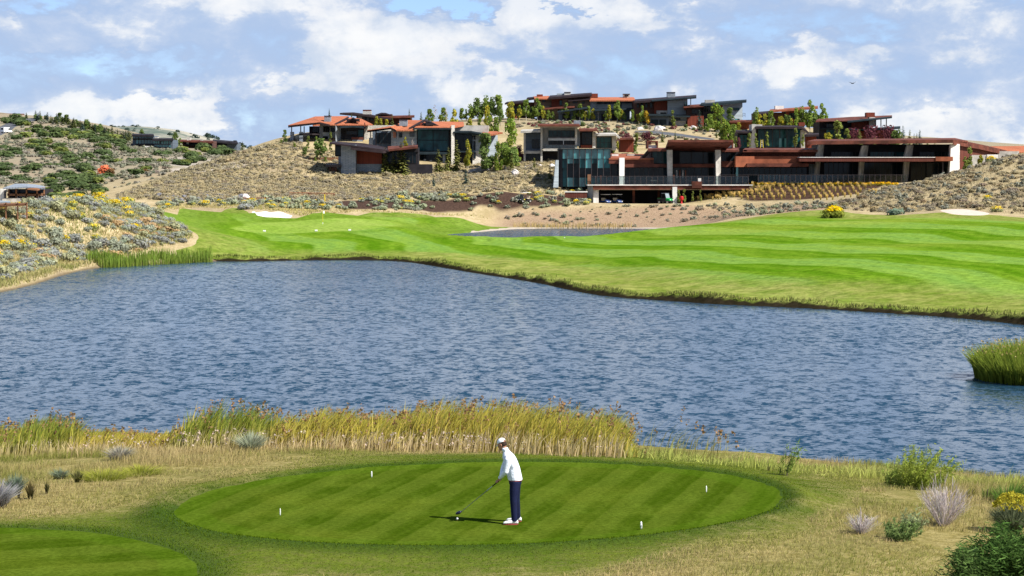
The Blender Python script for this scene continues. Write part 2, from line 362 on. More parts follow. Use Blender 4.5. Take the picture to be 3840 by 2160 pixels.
def tee2_sd(x, y):
    xx = x + 11.2; yy = y - 35.9; r = np.sqrt((xx / 5.4) ** 2 + (yy / 6.0) ** 2); return (r - 1) * 5.6
def height(x, y):
    x = np.atleast_1d(np.asarray(x, float)); y = np.atleast_1d(np.asarray(y, float)); z = tps(x, y)
    rough = smooth(60, 400, y)
    z = z + (vnoise(x, y, 37.) * 1.6 + vnoise(x + 9, y, 11.) * .5) * rough * smooth(300, 420, y) * (1 - smooth(-8, 12, x) * (1 - smooth(440, 500, y))) + (vnoise(x, y, 16.) * .55 + vnoise(x + 3, y, 7.) * .15) * smooth(120, 160, y) * (1 - smooth(300, 330, y))
    z = z + vnoise(x, y, 1.3) * .05 * (1 - smooth(60, 90, y)) + vnoise(x + 31, y, 4.) * .14 * (1 - smooth(60, 90, y))
    wt = np.maximum(1 - smooth(.0, 1.6, tee_sd(x, y)), 1 - smooth(.0, 1.6, tee2_sd(x, y)))
    z = z * (1 - wt) + (0.0 + .12 * np.exp(-(tee_sd(x, y) - .45) ** 2 / .1)) * wt
    near = 1 - smooth(75, 110, y)
    for sdf, wz, lip, W in ((lake_sd, WZ, .46, 13.), (pond_sd, WZ2, .25, 8.)):
        s = sdf(x, y); lp = lip * (1 - near * .6) * (1 + 1.2 * vnoise(x, y, 3.7)); Wn = W * (1 - .55 * near); lw = .9 - .1 * near
        zt = np.maximum(z, wz + lp + .05)
        zl = wz - .04 + lp * smooth(0, lw, s) + (zt - wz - lp) * smooth(lw * .5, Wn, s)
        zi = wz - .04 - 1.3 * smooth(0, 3.0, -s)
        z = np.where(s > Wn, z, np.where(s > 0, zl, zi))
    return z
def gz(x, y): return float(height([x], [y])[0])
def hit(x, y, lo=20., hi=1250.):
    """first ground point under a photo position: world x, y"""
    xs, ys = toS('V', x, y); dx = (xs - 1920) / F; dy = (1080 - ys) / F; den = cp + dy * sp; a = dx / den; b = (dy * cp - sp) / den
    Ds = np.exp(np.linspace(math.log(lo), math.log(hi), 1200)); g = tps(a * Ds, Ds); k = np.nonzero(CH + b * Ds < g)[0]
    D = Ds[k[0]] if len(k) else hi; return (a * D, D)
def wpoly(pts, it=1):
    out = []
    for p in pts:
        out.append(hit(*p) if len(p) == 2 else ((lambda q: (q[0], q[1]))(P('V', *p))))
    return rounded(out, it)
NC, NR = 640, 820
us = np.linspace(-.40, .40, NC); vs = np.linspace(math.log(13), math.log(1400), NR)
U, VV = np.meshgrid(us, vs); gy = np.exp(VV).ravel(); gx = (U.ravel() * gy); gzv = height(gx, gy)
TURF = wpoly([(392,531),(450,522),(560,521),(632,528),(655,541),(720,549),(755,547),(800,536),(900,531),(1000,538),(1100,543),(1190,545,336),(1250,558,341),(1292,573,345),(1288,579,340),(1230,584,328),(1165,589,309),(1145,595,297),(1350,595,291),(1590,580,287),(1700,570,288),(1850,551,291),(2060,526),(2120,533),(2250,540),(2340,538),(2420,536),(2576,547),(3100,560,225),
   (3100,860,105),(2700,850,112),(2576,825,124),(2400,805,130),(2200,793,135),(2000,781,140),(1800,772,145),(1600,760,150),(1450,743,160),(1350,719,175),(1200,697,194),(1090,677,212),(1010,665,226),(760,663,232),(600,664,231),(530,662,233),(430,648,238),(420,632),(490,614),(503,594),(462,570),(412,551)], 2)
PUTT = wpoly([(560,572),(700,556),(811,549),(950,552),(1010,562),(960,576),(811,581),(640,583)], 2)
BUNK = wpoly([(630,530),(645,534),(672,536),(700,531),(714,534),(724,541),(740,545),(728,548),(695,547),(660,544),(642,539)], 1)
BUNK2 = wpoly([(2352,532),(2400,530),(2440,532),(2500,540),(2470,544),(2400,541)], 2)
GREEN = wpoly([(-300,1300,43),(0,1308),(200,1297),(330,1268),(500,1225),(700,1182),(900,1152),(1100,1140),(1290,1137),(1600,1139),(1800,1150),(1950,1172),(2080,1200),(2160,1240),(2120,1290),(1990,1330),(1800,1385),(1500,1440),(1200,1470,36),(700,1480,36),(0,1500,35),(-400,1400,38)], 2)
MULCH = wpoly([(845,512),(900,502),(1000,498),(1200,494),(1350,490),(1470,496),(1480,515),(1300,528),(1180,522),(1000,526),(870,528)], 1)
GARD = wpoly([(1740,503),(1850,480),(1930,465,376),(2240,461,377),(2200,480),(2130,492),(2000,503),(1850,508)], 1)
DIRT = wpoly([(1260,560,352),(1240,535),(1420,528),(1600,522),(1800,519),(2060,512),(2140,522),(2060,529,300),(1850,552,300),(1600,578,300),(1420,572,352)], 1)
PALE = wpoly([(430,400),(520,395),(600,415),(540,440),(430,440)], 1)
LANE = wpoly([(1590,331),(1640,333),(1700,340),(1812,352),(1812,356),(1700,345),(1640,338),(1590,335)], 1)
ROAD = wpoly([(-60,360),(0,345),(30,325),(70,313),(100,303),(96,299),(60,302),(30,308),(0,322),(-60,335)], 1)
def fields(x, y):
    n = vnoise(x, y, 2.2) * .9 + vnoise(x + 5, y + 3, .7) * .4; far = smooth(90, 130, y)
    e_ = vnoise(x, y, .33) * .10 + vnoise(x, y, 1.1) * .10
    return dict(tee=tee_sd(x, y) + e_, tee2=tee2_sd(x, y) + e_, turf=seg_sdf(TURF, x, y) + n * far, bunk=seg_sdf(BUNK, x, y), bunk2=seg_sdf(BUNK2, x, y), road=seg_sdf(ROAD, x, y), lane=seg_sdf(LANE, x, y),
      putt=seg_sdf(PUTT, x, y), green=seg_sdf(GREEN, x, y) + vnoise(x, y, 1.1) * 1.0 + vnoise(x, y, .35) * .5, mulch=seg_sdf(MULCH, x, y) + vnoise(x, y, 2.) * 2, gard=seg_sdf(GARD, x, y),
      dirt=seg_sdf(DIRT, x, y), pale=seg_sdf(PALE, x, y) + vnoise(x, y, 9.) * 14, lake=lake_sd(x, y), pond=pond_sd(x, y))
FLD = fields(gx, gy)
KEYS = list(FLD); ATT = np.stack([gx, gy, gzv] + [FLD[k] for k in KEYS], 1)
idx = np.arange(NR * NC).reshape(NR, NC)
quads = np.stack([idx[:-1, :-1], idx[:-1, 1:], idx[1:, 1:], idx[1:, :-1]], -1).reshape(-1, 4)
extra = []; nbase = len(ATT); polys = []      # polys: clipped leftovers of the ground
def att(i): return ATT[i] if i < nbase else extra[i - nbase]
def cut(key):
    """takes the part of the ground where the field is negative; returns its faces"""
    global quads, polys
    c = 3 + KEYS.index(key); s = ATT[:, c][quads]; allin = (s <= 0).all(1); allout = (s > 0).all(1)
    inside = [list(q) for q in ()]; inq = quads[allin]; mixed = [list(q) for q in quads[~(allin | allout)]] + [p for p in polys]
    quads = quads[allout]; polys = []; ip = []
    for f in mixed:
        a = []; b = []; n = len(f); vals = [att(i)[c] for i in f]
        for k in range(n):
            i, j = f[k], f[(k + 1) % n]; si, sj = vals[k], vals[(k + 1) % n]
            (a if si <= 0 else b).append(i)
            if (si <= 0) != (sj <= 0):
                t = si / (si - sj); key_ = (min(i, j), max(i, j), c)
                if key_ not in cut.cache:
                    extra.append(att(i) * (1 - t) + att(j) * t); cut.cache[key_] = nbase + len(extra) - 1
                m = cut.cache[key_]; a.append(m); b.append(m)
        if len(a) > 2: ip.append(a)
        if len(b) > 2: polys.append(b)
    return inq, ip
cut.cache = {}
def ground_mesh(name, inq, ip, mat, zoff=0):
    allv = np.concatenate([ATT] + ([np.array(extra)] if extra else []))
    loops = np.concatenate([inq.ravel()] + [np.array(p) for p in ip]).astype(int) if ip else inq.ravel()
    tot = np.concatenate([np.full(len(inq), 4), [len(p) for p in ip]]).astype(int); starts = np.concatenate([[0], np.cumsum(tot)[:-1]])
    used, inv = np.unique(loops, return_inverse=True); v = allv[used]
    me = np_mesh(name, v[:, :3] + [0, 0, zoff], loops=inv, starts=starts, smooth=True)
    for k, kk in enumerate(KEYS): set_f(me, kk, v[:, 3 + k])
    return tag(mesh_obj(name, me, mat), kind='structure')

# --- ground materials
def turf_mat(name, kind):
    m, t, b = new_mat(name); o = t.obj(); s = t.n.new('ShaderNodeSeparateXYZ'); t.l.new(o, s.inputs[0])
    b.inputs['Roughness'].default_value = .9; b.inputs['Specular IOR Level'].default_value = .0
    wob = t.math('MULTIPLY', t.math('SUBTRACT', t.noise(o, .03 if kind == 'fair' else .3, 2), .5), 14 if kind == 'fair' else .35)
    if kind == 'fair': dx, dy, per = .955, .30, 12.5
    elif kind == 'tee': dx, dy, per = .965, -.25, 1.12
    else: dx, dy, per = .35, -.93, 2.0
    q = t.math('ADD', t.math('MULTIPLY', s.outputs[0], dx / per), t.math('MULTIPLY', s.outputs[1], dy / per)); q = t.math('ADD', q, t.math('DIVIDE', wob, per))
    st = t.math('SINE', t.math('MULTIPLY', q, 2 * math.pi)); st = t.ramp(st, -.25, .25)
    big = t.noise(o, .022 if kind == 'fair' else .3, 3, .6); fine = t.noise(o, 1.3 if kind == 'fair' else 9, 6, .75)
    stretch = t.noise(t.mapping(o, (.25, .05, 1) if kind == 'fair' else (1.5, .6, 1)), 1, 5, .65)
    if kind == 'fair':
        A_, B_ = C3((.066, .155, .005)), C3((.138, .248, .044)); dry = C3((.24, .28, .045))
    else: A_, B_ = C3((.036, .066, .003)), C3((.070, .104, .010)); dry = C3((.13, .15, .035))
    c = t.mix(t.math('MULTIPLY', st, .88 if kind == 'fair' else .62), A_, B_)
    s2 = t.ramp(t.math('SINE', t.math('MULTIPLY', q, 2 * math.pi * 4.0)), -.6, .6); c = t.mix(t.math('MULTIPLY', s2, .16), c, C3((.22, .33, .03)) if kind == 'fair' else B_)
    c = t.mix(t.math('MULTIPLY', t.ramp(big, .45, .75), .55), c, dry if kind == 'fair' else C3((.095, .125, .012)))
    c = t.mix(t.math('MULTIPLY', t.ramp(stretch, .45, .7), .35), c, C3((.2, .3, .03)) if kind == 'fair' else C3((.10, .15, .015)))
    if kind == 'fair':
        e = t.math('ADD', t.attr('turf'), t.math('MULTIPLY', t.math('SUBTRACT', t.noise(o, .12, 4), .5), 9))
        lk = t.math('ADD', t.attr('lake'), t.math('MULTIPLY', t.math('SUBTRACT', t.noise(o, .2, 4), .5), 7))
        rough = t.math('MAXIMUM', t.ramp(e, -11, -5), t.ramp(lk, 15, 8))
        rc = t.mix(t.ramp(t.noise(o, .45, 6, .7), .3, .7), C3((.115, .165, .022)), C3((.25, .25, .075)))
        rc = t.mix(t.math('MULTIPLY', t.ramp(t.attr('putt'), 60, 5), .75), rc, C3((.085, .17, .012)))
        c = t.mix(t.math('MULTIPLY', rough, .85), c, rc)
        # putting surface: short smooth pale turf with a slightly darker fringe
        pc = t.mix(t.ramp(t.noise(o, .1, 3), .35, .65), C3((.165, .265, .035)), C3((.21, .295, .055)))
        c = t.mix(t.ramp(t.attr('putt'), .6, -.6), c, pc)
        ring = t.ramp(t.math('ABSOLUTE', t.math('SUBTRACT', t.attr('putt'), 2.2)), 2.2, .6); c = t.mix(t.math('MULTIPLY', ring, .45), c, C3((.08, .16, .008)))
        undercut_shade = t.ramp(t.math('ADD', t.attr('lake'), t.math('MULTIPLY', t.noise(o, .7, 4), .9)), 1.35, .9); c = t.mix(undercut_shade, c, C3((.022, .018, .010)))  # dark soil colour along the waterline, painted in for the shadow under the bank
    else:
        ed = t.ramp(t.attr('tee' if kind == 'tee' else 'tee2'), -.75, -.6); c = t.mix(t.math('MULTIPLY', ed, .28), c, C3((.06, .12, .006)))
    c = t.mix(t.ramp(fine, .3, .7), t.mix(1.0, c, C3((.66, .68, .6)), 'MULTIPLY'), t.mix(1.0, c, C3((1.34, 1.28, 1.35)), 'MULTIPLY'))
    t.l.new(c, b.inputs['Base Color'])
    bump(t, b, t.math('ADD', t.noise(o, 2.5 if kind == 'fair' else 30, 3), t.math('MULTIPLY', fine, .4)), .5, .12 if kind == 'fair' else .012)
    return m
def ground_mat():
    m, t, b = new_mat('ground_cover'); o = t.obj(); b.inputs['Roughness'].default_value = .95; b.inputs['Specular IOR Level'].default_value = .08
    n1 = t.noise(o, .35, 6, .7); n2 = t.noise(o, 3.5, 6, .75); n3 = t.noise(o, .045, 4, .6); n4 = t.noise(o, 12, 4, .7)
    y = t.n.new('ShaderNodeSeparateXYZ'); t.l.new(o, y.inputs[0]); Y = y.outputs[1]
    straw = t.mix(t.ramp(n1, .35, .65), C3((.42, .33, .18)), C3((.60, .48, .30)))
    straw = t.mix(t.math('MULTIPLY', t.ramp(n2, .4, .65), .35), straw, C3((.26, .22, .09)))
    straw = t.mix(t.math('MULTIPLY', t.ramp(n3, .5, .7), .55), straw, C3((.36, .28, .20)))
    hill = t.mix(t.ramp(n1, .35, .62), C3((.36, .30, .21)), C3((.30, .27, .19))); hill = t.mix(t.math('MULTIPLY', t.ramp(n3, .45, .62), .6), hill, C3((.36, .28, .20)))
    c = t.mix(t.ramp(Y, 440, 520), straw, hill)
    near = t.ramp(Y, 90, 70)
    ng = t.mix(t.ramp(n2, .35, .65), C3((.22, .18, .05)), C3((.40, .33, .14))); ng = t.mix(t.math('MULTIPLY', t.ramp(n1, .4, .65), .6), ng, C3((.14, .15, .03)))
    c = t.mix(near, c, ng)
    g = t.ramp(t.math('ADD', t.attr('green'), t.math('MULTIPLY', t.math('SUBTRACT', n2, .5), 1.4)), 1.1, -1.5)
    gc = t.mix(t.ramp(n1, .35, .65), C3((.075, .125, .004)), C3((.135, .175, .016))); gc = t.mix(t.math('MULTIPLY', t.ramp(n2, .42, .62), .55), gc, C3((.15, .145, .04)))
    wd = t.ramp(Y, 47, 43); near1 = t.ramp(t.math('DIVIDE', t.attr('tee'), t.math('MULTIPLY_ADD', wd, .8, .38)), 1.3, .25); gc = t.mix(near1, gc, C3((.045, .085, .006)))
    near2 = t.ramp(t.attr('tee2'), 1.0, .2); gc = t.mix(t.math('MULTIPLY', near2, .8), gc, C3((.045, .085, .008)))
    c = t.mix(t.math('MULTIPLY', g, near), c, gc)
    d = t.ramp(t.attr('dirt'), 3, -3); dc = t.mix(t.ramp(n2, .35, .65), C3((.33, .22, .145)), C3((.47, .34, .23))); c = t.mix(d, c, dc)
    mu = t.ramp(t.attr('mulch'), .8, -.8); c = t.mix(mu, c, t.mix(t.ramp(n2, .4, .6), C3((.045, .026, .02)), C3((.10, .06, .045))))
    ga = t.ramp(t.attr('gard'), .8, -.8); c = t.mix(ga, c, t.mix(t.ramp(n2, .4, .6), C3((.05, .028, .02)), C3((.11, .06, .04))))
    pa = t.ramp(t.attr('pale'), 4, -4); c = t.mix(t.math('MULTIPLY', pa, .8), c, t.mix(t.ramp(n1, .4, .6), C3((.40, .36, .33)), C3((.55, .49, .44))))
    sh = t.ramp(t.attr('pond'), 2.2, .6); c = t.mix(sh, c, C3((.50, .43, .36)))
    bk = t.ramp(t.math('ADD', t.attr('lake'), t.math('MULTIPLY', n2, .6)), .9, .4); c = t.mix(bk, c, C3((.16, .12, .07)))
    c = t.mix(t.math('MULTIPLY', t.ramp(n4, .35, .7), .6), t.mix(1.0, c, C3((.62, .62, .58)), 'MULTIPLY'), t.mix(1.0, c, C3((1.2, 1.2, 1.2)), 'MULTIPLY'))
    t.l.new(c, b.inputs['Base Color']); bump(t, b, t.math('ADD', n2, t.math('MULTIPLY', n4, .3)), .6, .12); return m
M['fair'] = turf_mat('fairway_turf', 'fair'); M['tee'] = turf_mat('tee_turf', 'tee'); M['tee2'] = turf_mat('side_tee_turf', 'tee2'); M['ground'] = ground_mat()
M['sand'] = simple('white_sand', (.80, .74, .66), .95, .08, 1.5); M['road'] = simple('asphalt', (.085, .09, .10), .9, .15, .6)
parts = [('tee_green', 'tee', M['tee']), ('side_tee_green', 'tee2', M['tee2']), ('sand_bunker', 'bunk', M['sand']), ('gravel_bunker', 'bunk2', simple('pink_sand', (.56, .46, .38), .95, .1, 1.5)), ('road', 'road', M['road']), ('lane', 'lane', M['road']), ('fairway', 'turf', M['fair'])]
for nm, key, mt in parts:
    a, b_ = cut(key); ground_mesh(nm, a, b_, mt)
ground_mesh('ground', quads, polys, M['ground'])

# --- water
def water_mat():
    m, t, b = new_mat('rippled_water'); o = t.obj()
    patch = t.noise(t.mapping(o, (.35, 1, 1), (0, 0, R(8))), .06, 4, .6)
    b.inputs['Base Color'].default_value = (.012, .040, .070, 1); b.inputs['IOR'].default_value = 1.6
    b.inputs['Roughness'].default_value = .12
    def rip(vec, scale, d, r): return t.vmath('SUBTRACT', t.noise(vec, scale, d, r, .3, 1), (.5, .5, .5))
    warp = t.vmath('ADD', o, t.vmath('MULTIPLY', t.noise(o, .25, 2, .5, 0, 1), (1.2, 1.2, 0)))
    k = t.math('MULTIPLY_ADD', t.ramp(patch, .32, .66), .8, .55)
    nA = t.noise(t.mapping(warp, (.70, 1.0, 1), (0, 0, R(7))), 4.8, 3, .62, .35)
    nB = t.noise(t.mapping(warp, (1.0, .55, 1), (0, 0, R(-6))), 1.5, 3, .6, .3)
    nn_ = t.math('ADD', t.math('MULTIPLY', nA, .58), t.math('MULTIPLY', nB, .42))
    steep = t.math('MULTIPLY', t.ramp(nn_, .485, .585), k)
    ny = t.math('SUBTRACT', t.math('MULTIPLY', steep, -.42), .022)
    jit = t.vmath('MULTIPLY', rip(t.mapping(o, (1.0, .8, 1)), 9.0, 2, .6), (.16, .16, 0))
    cx = t.n.new('ShaderNodeCombineXYZ'); t.l.new(ny, cx.inputs[1]); t.l.new(t.math('MULTIPLY', steep, .06), cx.inputs[0]); cx.inputs[2].default_value = 1
    nn = t.vmath('NORMALIZE', t.vmath('ADD', cx.outputs[0], jit)); t.l.new(nn, b.inputs['Normal'])
    return m
M['water'] = water_mat()
def water(name, key, wz, g):
    c = FLD[key]; q = idx; s = c.reshape(NR, NC); k = np.minimum(np.minimum(s[:-1, :-1], s[1:, 1:]), np.minimum(s[:-1, 1:], s[1:, :-1])) < g
    qq = np.stack([idx[:-1, :-1][k], idx[:-1, 1:][k], idx[1:, 1:][k], idx[1:, :-1][k]], 1); used, inv = np.unique(qq, return_inverse=True)
    v = np.stack([gx[used], gy[used], np.full(len(used), wz)], 1); me = np_mesh(name, v, inv.reshape(-1, 4)); tag(mesh_obj(name, me, M['water']), kind='structure')
water('lake_water', 'lake', WZ, 2.2); water('pond_water', 'pond', WZ2, 1.5)

# --- far hill behind the left slope
def far_hill():
    xs = np.linspace(-1500, 900, 200); ys = np.linspace(1450, 4200, 90); X, Y = np.meshgrid(xs, ys); X = X.ravel(); Y = Y.ravel()
    vx = X / Y * 5009 + 1288
    top = np.interp(vx, [-2000, 150, 260, 312, 370, 450, 525, 590, 630, 700, 900, 3000], [420, 350, 333, 326, 327, 333, 346, 358, 371, 400, 470, 480])
    zt = CH + (470 - top) / 5009 * 2500; z = zt * np.exp(-((Y - 2500) / 700) ** 2) + vnoise(X, Y, 160.) * 14 + vnoise(X, Y, 60.) * 5 - 8 * smooth(1800, 1450, Y)
    z = np.where(Y > 3300, -20, z); n = len(xs); i = np.arange(len(X)).reshape(len(ys), n)
    q = np.stack([i[:-1, :-1], i[:-1, 1:], i[1:, 1:], i[1:, :-1]], -1).reshape(-1, 4)
    m, t, b = new_mat('wooded_far_hill'); o = t.obj(); b.inputs['Roughness'].default_value = 1; b.inputs['Specular IOR Level'].default_value = 0
    c = t.mix(t.ramp(t.noise(o, .02, 7, .7), .40, .60), C3((.34, .32, .26)), C3((.10, .13, .11))); t.l.new(c, b.inputs['Base Color'])
    bump(t, b, t.noise(o, .03, 4), .8, 6); me = np_mesh('far_hill', np.stack([X, Y, z], 1), q, smooth=True); tag(mesh_obj('far_hill', me, m), kind='structure'); return X.reshape(i.shape), Y.reshape(i.shape), z.reshape(i.shape)
FH = far_hill()

# ------------------------------------------------------------------ vegetation builders (numpy)
def rnd(a, b, n): return rng.uniform(a, b, n)
def quads_from(c, u, v):
    vv = np.stack([c - u - v, c + u - v, c + u + v, c - u + v], 1).reshape(-1, 3); return vv, np.arange(len(vv)).reshape(-1, 4)
def unit(a): return a / (np.linalg.norm(a, axis=-1, keepdims=True) + 1e-9)
def leaf_quads(c, size, normal=None, flat=.5):
    n = len(c); r = unit(rng.normal(size=(n, 3))); nm = r if normal is None else unit(normal * (1 - flat) + r * flat)
    a = unit(np.cross(nm, rng.normal(size=(n, 3)))); b = np.cross(nm, a); s = np.asarray(size).reshape(-1, 1)
    return quads_from(c, a * s, b * s * rnd(.55, 1., n)[:, None])
def blades(p, h, w_, lean, col_lo, col_hi, curve=.3):
    """tapered two-segment blades; p base points, lean (n,2) horizontal offset of the tip"""
    n = len(p); th = rnd(0, math.pi, n); side = np.stack([np.cos(th), np.sin(th), np.zeros(n)], 1) * (np.asarray(w_) / 2).reshape(-1, 1)
    up = np.zeros((n, 3)); up[:, 2] = h; L = np.zeros((n, 3)); L[:, :2] = lean
    m = p + up * .6 + L * curve; t = p + up + L
    v = np.stack([p - side, p + side, m + side * .8, m - side * .8, t], 1).reshape(-1, 3); k = np.arange(n)[:, None] * 5
    f3 = np.concatenate([k + [3, 2, 4]], 1); f4 = k + [0, 1, 2, 3]
    loops = np.concatenate([f4, f3], 1).ravel(); starts = (np.arange(n)[:, None] * 7 + [0, 4]).ravel()
    cc = np.stack([col_lo, col_lo, (col_lo + col_hi) / 2, (col_lo + col_hi) / 2, col_hi], 1).reshape(-1, 3)
    return v, loops, starts, cc
def blade_obj(name, data, parent=None, mat=None):
    v, l, s, c = data; me = np_mesh(name, v, loops=l, starts=s); set_col(me, c); return mesh_obj(name, me, mat or M['leaf'], parent)
def cvar(base, n, var=.2, hue=.06):
    b = np.asarray(base)[None] * (1 + rng.uniform(-var, var, (n, 1))); return np.clip(b * (1 + rng.uniform(-hue, hue, (n, 3))), 0, 1)
def lerp(a, b, t): return np.asarray(a)[None] * (1 - t[:, None]) + np.asarray(b)[None] * t[:, None]
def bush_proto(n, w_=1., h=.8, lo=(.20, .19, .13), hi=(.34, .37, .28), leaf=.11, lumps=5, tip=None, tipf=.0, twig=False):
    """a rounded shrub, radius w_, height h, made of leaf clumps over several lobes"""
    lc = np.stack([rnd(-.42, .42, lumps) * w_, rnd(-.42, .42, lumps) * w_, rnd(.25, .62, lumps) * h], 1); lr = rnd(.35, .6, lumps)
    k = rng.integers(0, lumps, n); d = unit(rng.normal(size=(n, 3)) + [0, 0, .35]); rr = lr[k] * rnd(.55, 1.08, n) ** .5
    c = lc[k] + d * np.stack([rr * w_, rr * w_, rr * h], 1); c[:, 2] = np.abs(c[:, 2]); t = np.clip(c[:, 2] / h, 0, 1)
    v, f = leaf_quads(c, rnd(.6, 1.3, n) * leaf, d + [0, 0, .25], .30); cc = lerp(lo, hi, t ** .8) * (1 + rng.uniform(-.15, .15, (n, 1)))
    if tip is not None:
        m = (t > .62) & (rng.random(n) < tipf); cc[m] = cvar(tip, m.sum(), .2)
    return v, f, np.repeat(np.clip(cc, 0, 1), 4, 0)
def me_from(name, pr): v, f, c = pr; me = np_mesh(name, v, f); set_col(me, c); me.materials.append(M['leaf']); return me
def merge_scatter(name, protos, pos, sc_, tint, kind='stuff', label=None, zs=None, cat='shrubs'):
    V_, F_, C_ = [], [], []; off = 0; which = rng.integers(0, len(protos), len(pos)); a = rnd(0, 6.28, len(pos)); zs = np.ones(len(pos)) if zs is None else zs
    for i, (v, f, c) in enumerate(protos):
        k = np.nonzero(which == i)[0]
        if not len(k): continue
        ca, sa = np.cos(a[k])[:, None], np.sin(a[k])[:, None]; x = (v[None, :, 0] * ca - v[None, :, 1] * sa) * sc_[k, None]; y = (v[None, :, 0] * sa + v[None, :, 1] * ca) * sc_[k, None]
        z = v[None, :, 2] * (sc_ * zs)[k, None]; q = np.stack([x, y, z], -1) + pos[k][:, None]
        V_.append(q.reshape(-1, 3)); F_.append((f[None] + (np.arange(len(k)) * len(v))[:, None, None]).reshape(-1, 4) + off); off += len(k) * len(v)
        C_.append((c[None] * tint[k][:, None]).reshape(-1, 3))
    me = np_mesh(name, np.concatenate(V_), np.concatenate(F_)); set_col(me, np.clip(np.concatenate(C_), 0, 1))
    return tag(mesh_obj(name, me, M['leaf']), label, cat, None, kind)
def in_poly(poly, x, y): return seg_sdf(poly, np.asarray(x, float), np.asarray(y, float)) < 0
def scatter_in(vpoly, n, Dlo, Dhi, exclude=(), seed_pad=0):
    """world-uniform points whose photo position falls in the polygon"""
    out = []; vp = np.array(vpoly, float)
    while len(out) < n:
        y = np.sqrt(rnd(Dlo ** 2, Dhi ** 2, 6000)); x = (rnd(vp[:, 0].min(), vp[:, 0].max(), 6000) - 1288) / 5009 * y; z = height(x, y)
        px, py = proj(x, y, z); ok = in_poly(vp, px, py)
        for e in exclude: ok &= e(x, y) > .5
        out += list(np.stack([x, y, z], 1)[ok])
    return np.array(out[:n])

# ------------------------------------------------------------------ sagebrush and rabbitbrush
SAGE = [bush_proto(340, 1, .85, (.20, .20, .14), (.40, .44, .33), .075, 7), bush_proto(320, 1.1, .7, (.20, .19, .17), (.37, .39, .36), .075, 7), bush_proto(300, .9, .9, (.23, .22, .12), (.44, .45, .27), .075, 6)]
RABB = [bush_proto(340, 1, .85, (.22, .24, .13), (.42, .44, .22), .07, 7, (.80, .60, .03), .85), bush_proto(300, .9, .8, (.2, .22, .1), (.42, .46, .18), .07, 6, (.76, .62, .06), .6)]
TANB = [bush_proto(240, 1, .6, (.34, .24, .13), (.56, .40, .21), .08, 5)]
left_poly = [(-270, 552), (-80, 545), (0, 533), (110, 509), (200, 503), (300, 508), (380, 520), (425, 545), (470, 572), (486, 598), (440, 615), (360, 632), (250, 668), (180, 690), (100, 722), (0, 745), (-80, 765), (-270, 765)]
lx = (lambda x, y: lake_sd(x, y) - 1.5)
pts = scatter_in(left_poly, 1750, 160, 275, (lx, lambda x, y: seg_sdf(TURF, x, y)))
sz = np.clip(rng.lognormal(-.38, .33, len(pts)), .35, 1.5)
order = np.argsort(-sz / pts[:, 1] + (pts[:, 0] / pts[:, 1] < -.262) * 10); pts, sz = pts[order], sz[order]
sage_mesh = [me_from('sagebrush', p) for p in SAGE]; rab_mesh = [me_from('rabbitbrush', p) for p in RABB]; tan_mesh = [me_from('dry_shrub', p) for p in TANB]
def zone(p):
    vx, vy = proj(*p); a = 'far left' if vx < 110 else ('left' if vx < 230 else ('middle' if vx < 350 else 'right end')); b = 'on the crest' if vy < 545 else ('halfway up' if vy < 600 else ('low down' if vy < 650 else 'right by the water'))
    return b + ', ' + a
def shrub(me, name, p, s, hs, label, cat, group):
    o = link(bpy.data.objects.new(name, me)); o.location = (p[0], p[1], p[2] - .05); o.scale = (s, s, s * hs); o.rotation_euler = (0, 0, random.uniform(0, 6.28)); return tag(o, label, cat, group)
ns = nr = nt = 0; rest = []
for i, (p, s) in enumerate(zip(pts, sz)):
    vx, vy = proj(*p); yel = (vx < 330 and vy < 545 and random.random() < .42) or (random.random() < .07)
    if yel and nr < 75:
        shrub(random.choice(rab_mesh), 'rabbitbrush', p, s, 1, 'yellow-topped rabbitbrush ' + zone(p) + ' of the lakeside slope', 'shrub', 'rabbitbrush ' + zone(p) + ' of the lakeside slope'); nr += 1
    elif random.random() < .10 and nt < 40:
        shrub(tan_mesh[0], 'dry_shrub', p, s, 1, 'low tan dry shrub ' + zone(p) + ' of the lakeside slope', 'shrub', 'dry shrubs ' + zone(p) + ' of the lakeside slope'); nt += 1
    elif ns < 290:
        shrub(random.choice(sage_mesh), 'sagebrush', p, s, random.uniform(.85, 1.15), 'silvery sagebrush ' + zone(p) + ' of the lakeside slope', 'shrub', 'sagebrush ' + zone(p) + ' of the lakeside slope'); ns += 1
    else: rest.append((p, s))
rp = np.array([r[0] for r in rest]); rs = np.array([r[1] for r in rest])
merge_scatter('small_sagebrush', SAGE, rp, rs * .9, cvar((1, 1, 1), len(rp), .2), label='smaller sagebrush filling the gaps on the slope left of the lake')
# hillside scrub
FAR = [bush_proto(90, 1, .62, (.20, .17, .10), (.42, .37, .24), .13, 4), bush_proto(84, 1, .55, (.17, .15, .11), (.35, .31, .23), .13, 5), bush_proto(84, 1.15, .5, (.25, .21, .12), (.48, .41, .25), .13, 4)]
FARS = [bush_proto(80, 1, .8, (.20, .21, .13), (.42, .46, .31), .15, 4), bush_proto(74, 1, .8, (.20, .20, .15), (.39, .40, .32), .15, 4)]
hill = [(290, 492), (450, 432), (640, 372), (740, 345), (765, 372), (850, 385), (860, 440), (960, 432), (1080, 420), (1250, 406), (1400, 400), (1400, 468), (1480, 480), (1480, 492), (1250, 492), (980, 497), (800, 506), (560, 508), (300, 500)]
hx = lambda x, y: seg_sdf(MULCH, x, y)
p1 = scatter_in(hill, 5600, 340, 470, (hx,)); merge_scatter('hillside_scrub', FAR, p1, np.clip(rng.lognormal(-.72, .35, len(p1)), .35, 1.4), cvar((1.15, 1.1, 1.05), len(p1), .25, .05), label='dense tan and olive sagebrush scrub covering the hillside below the houses')
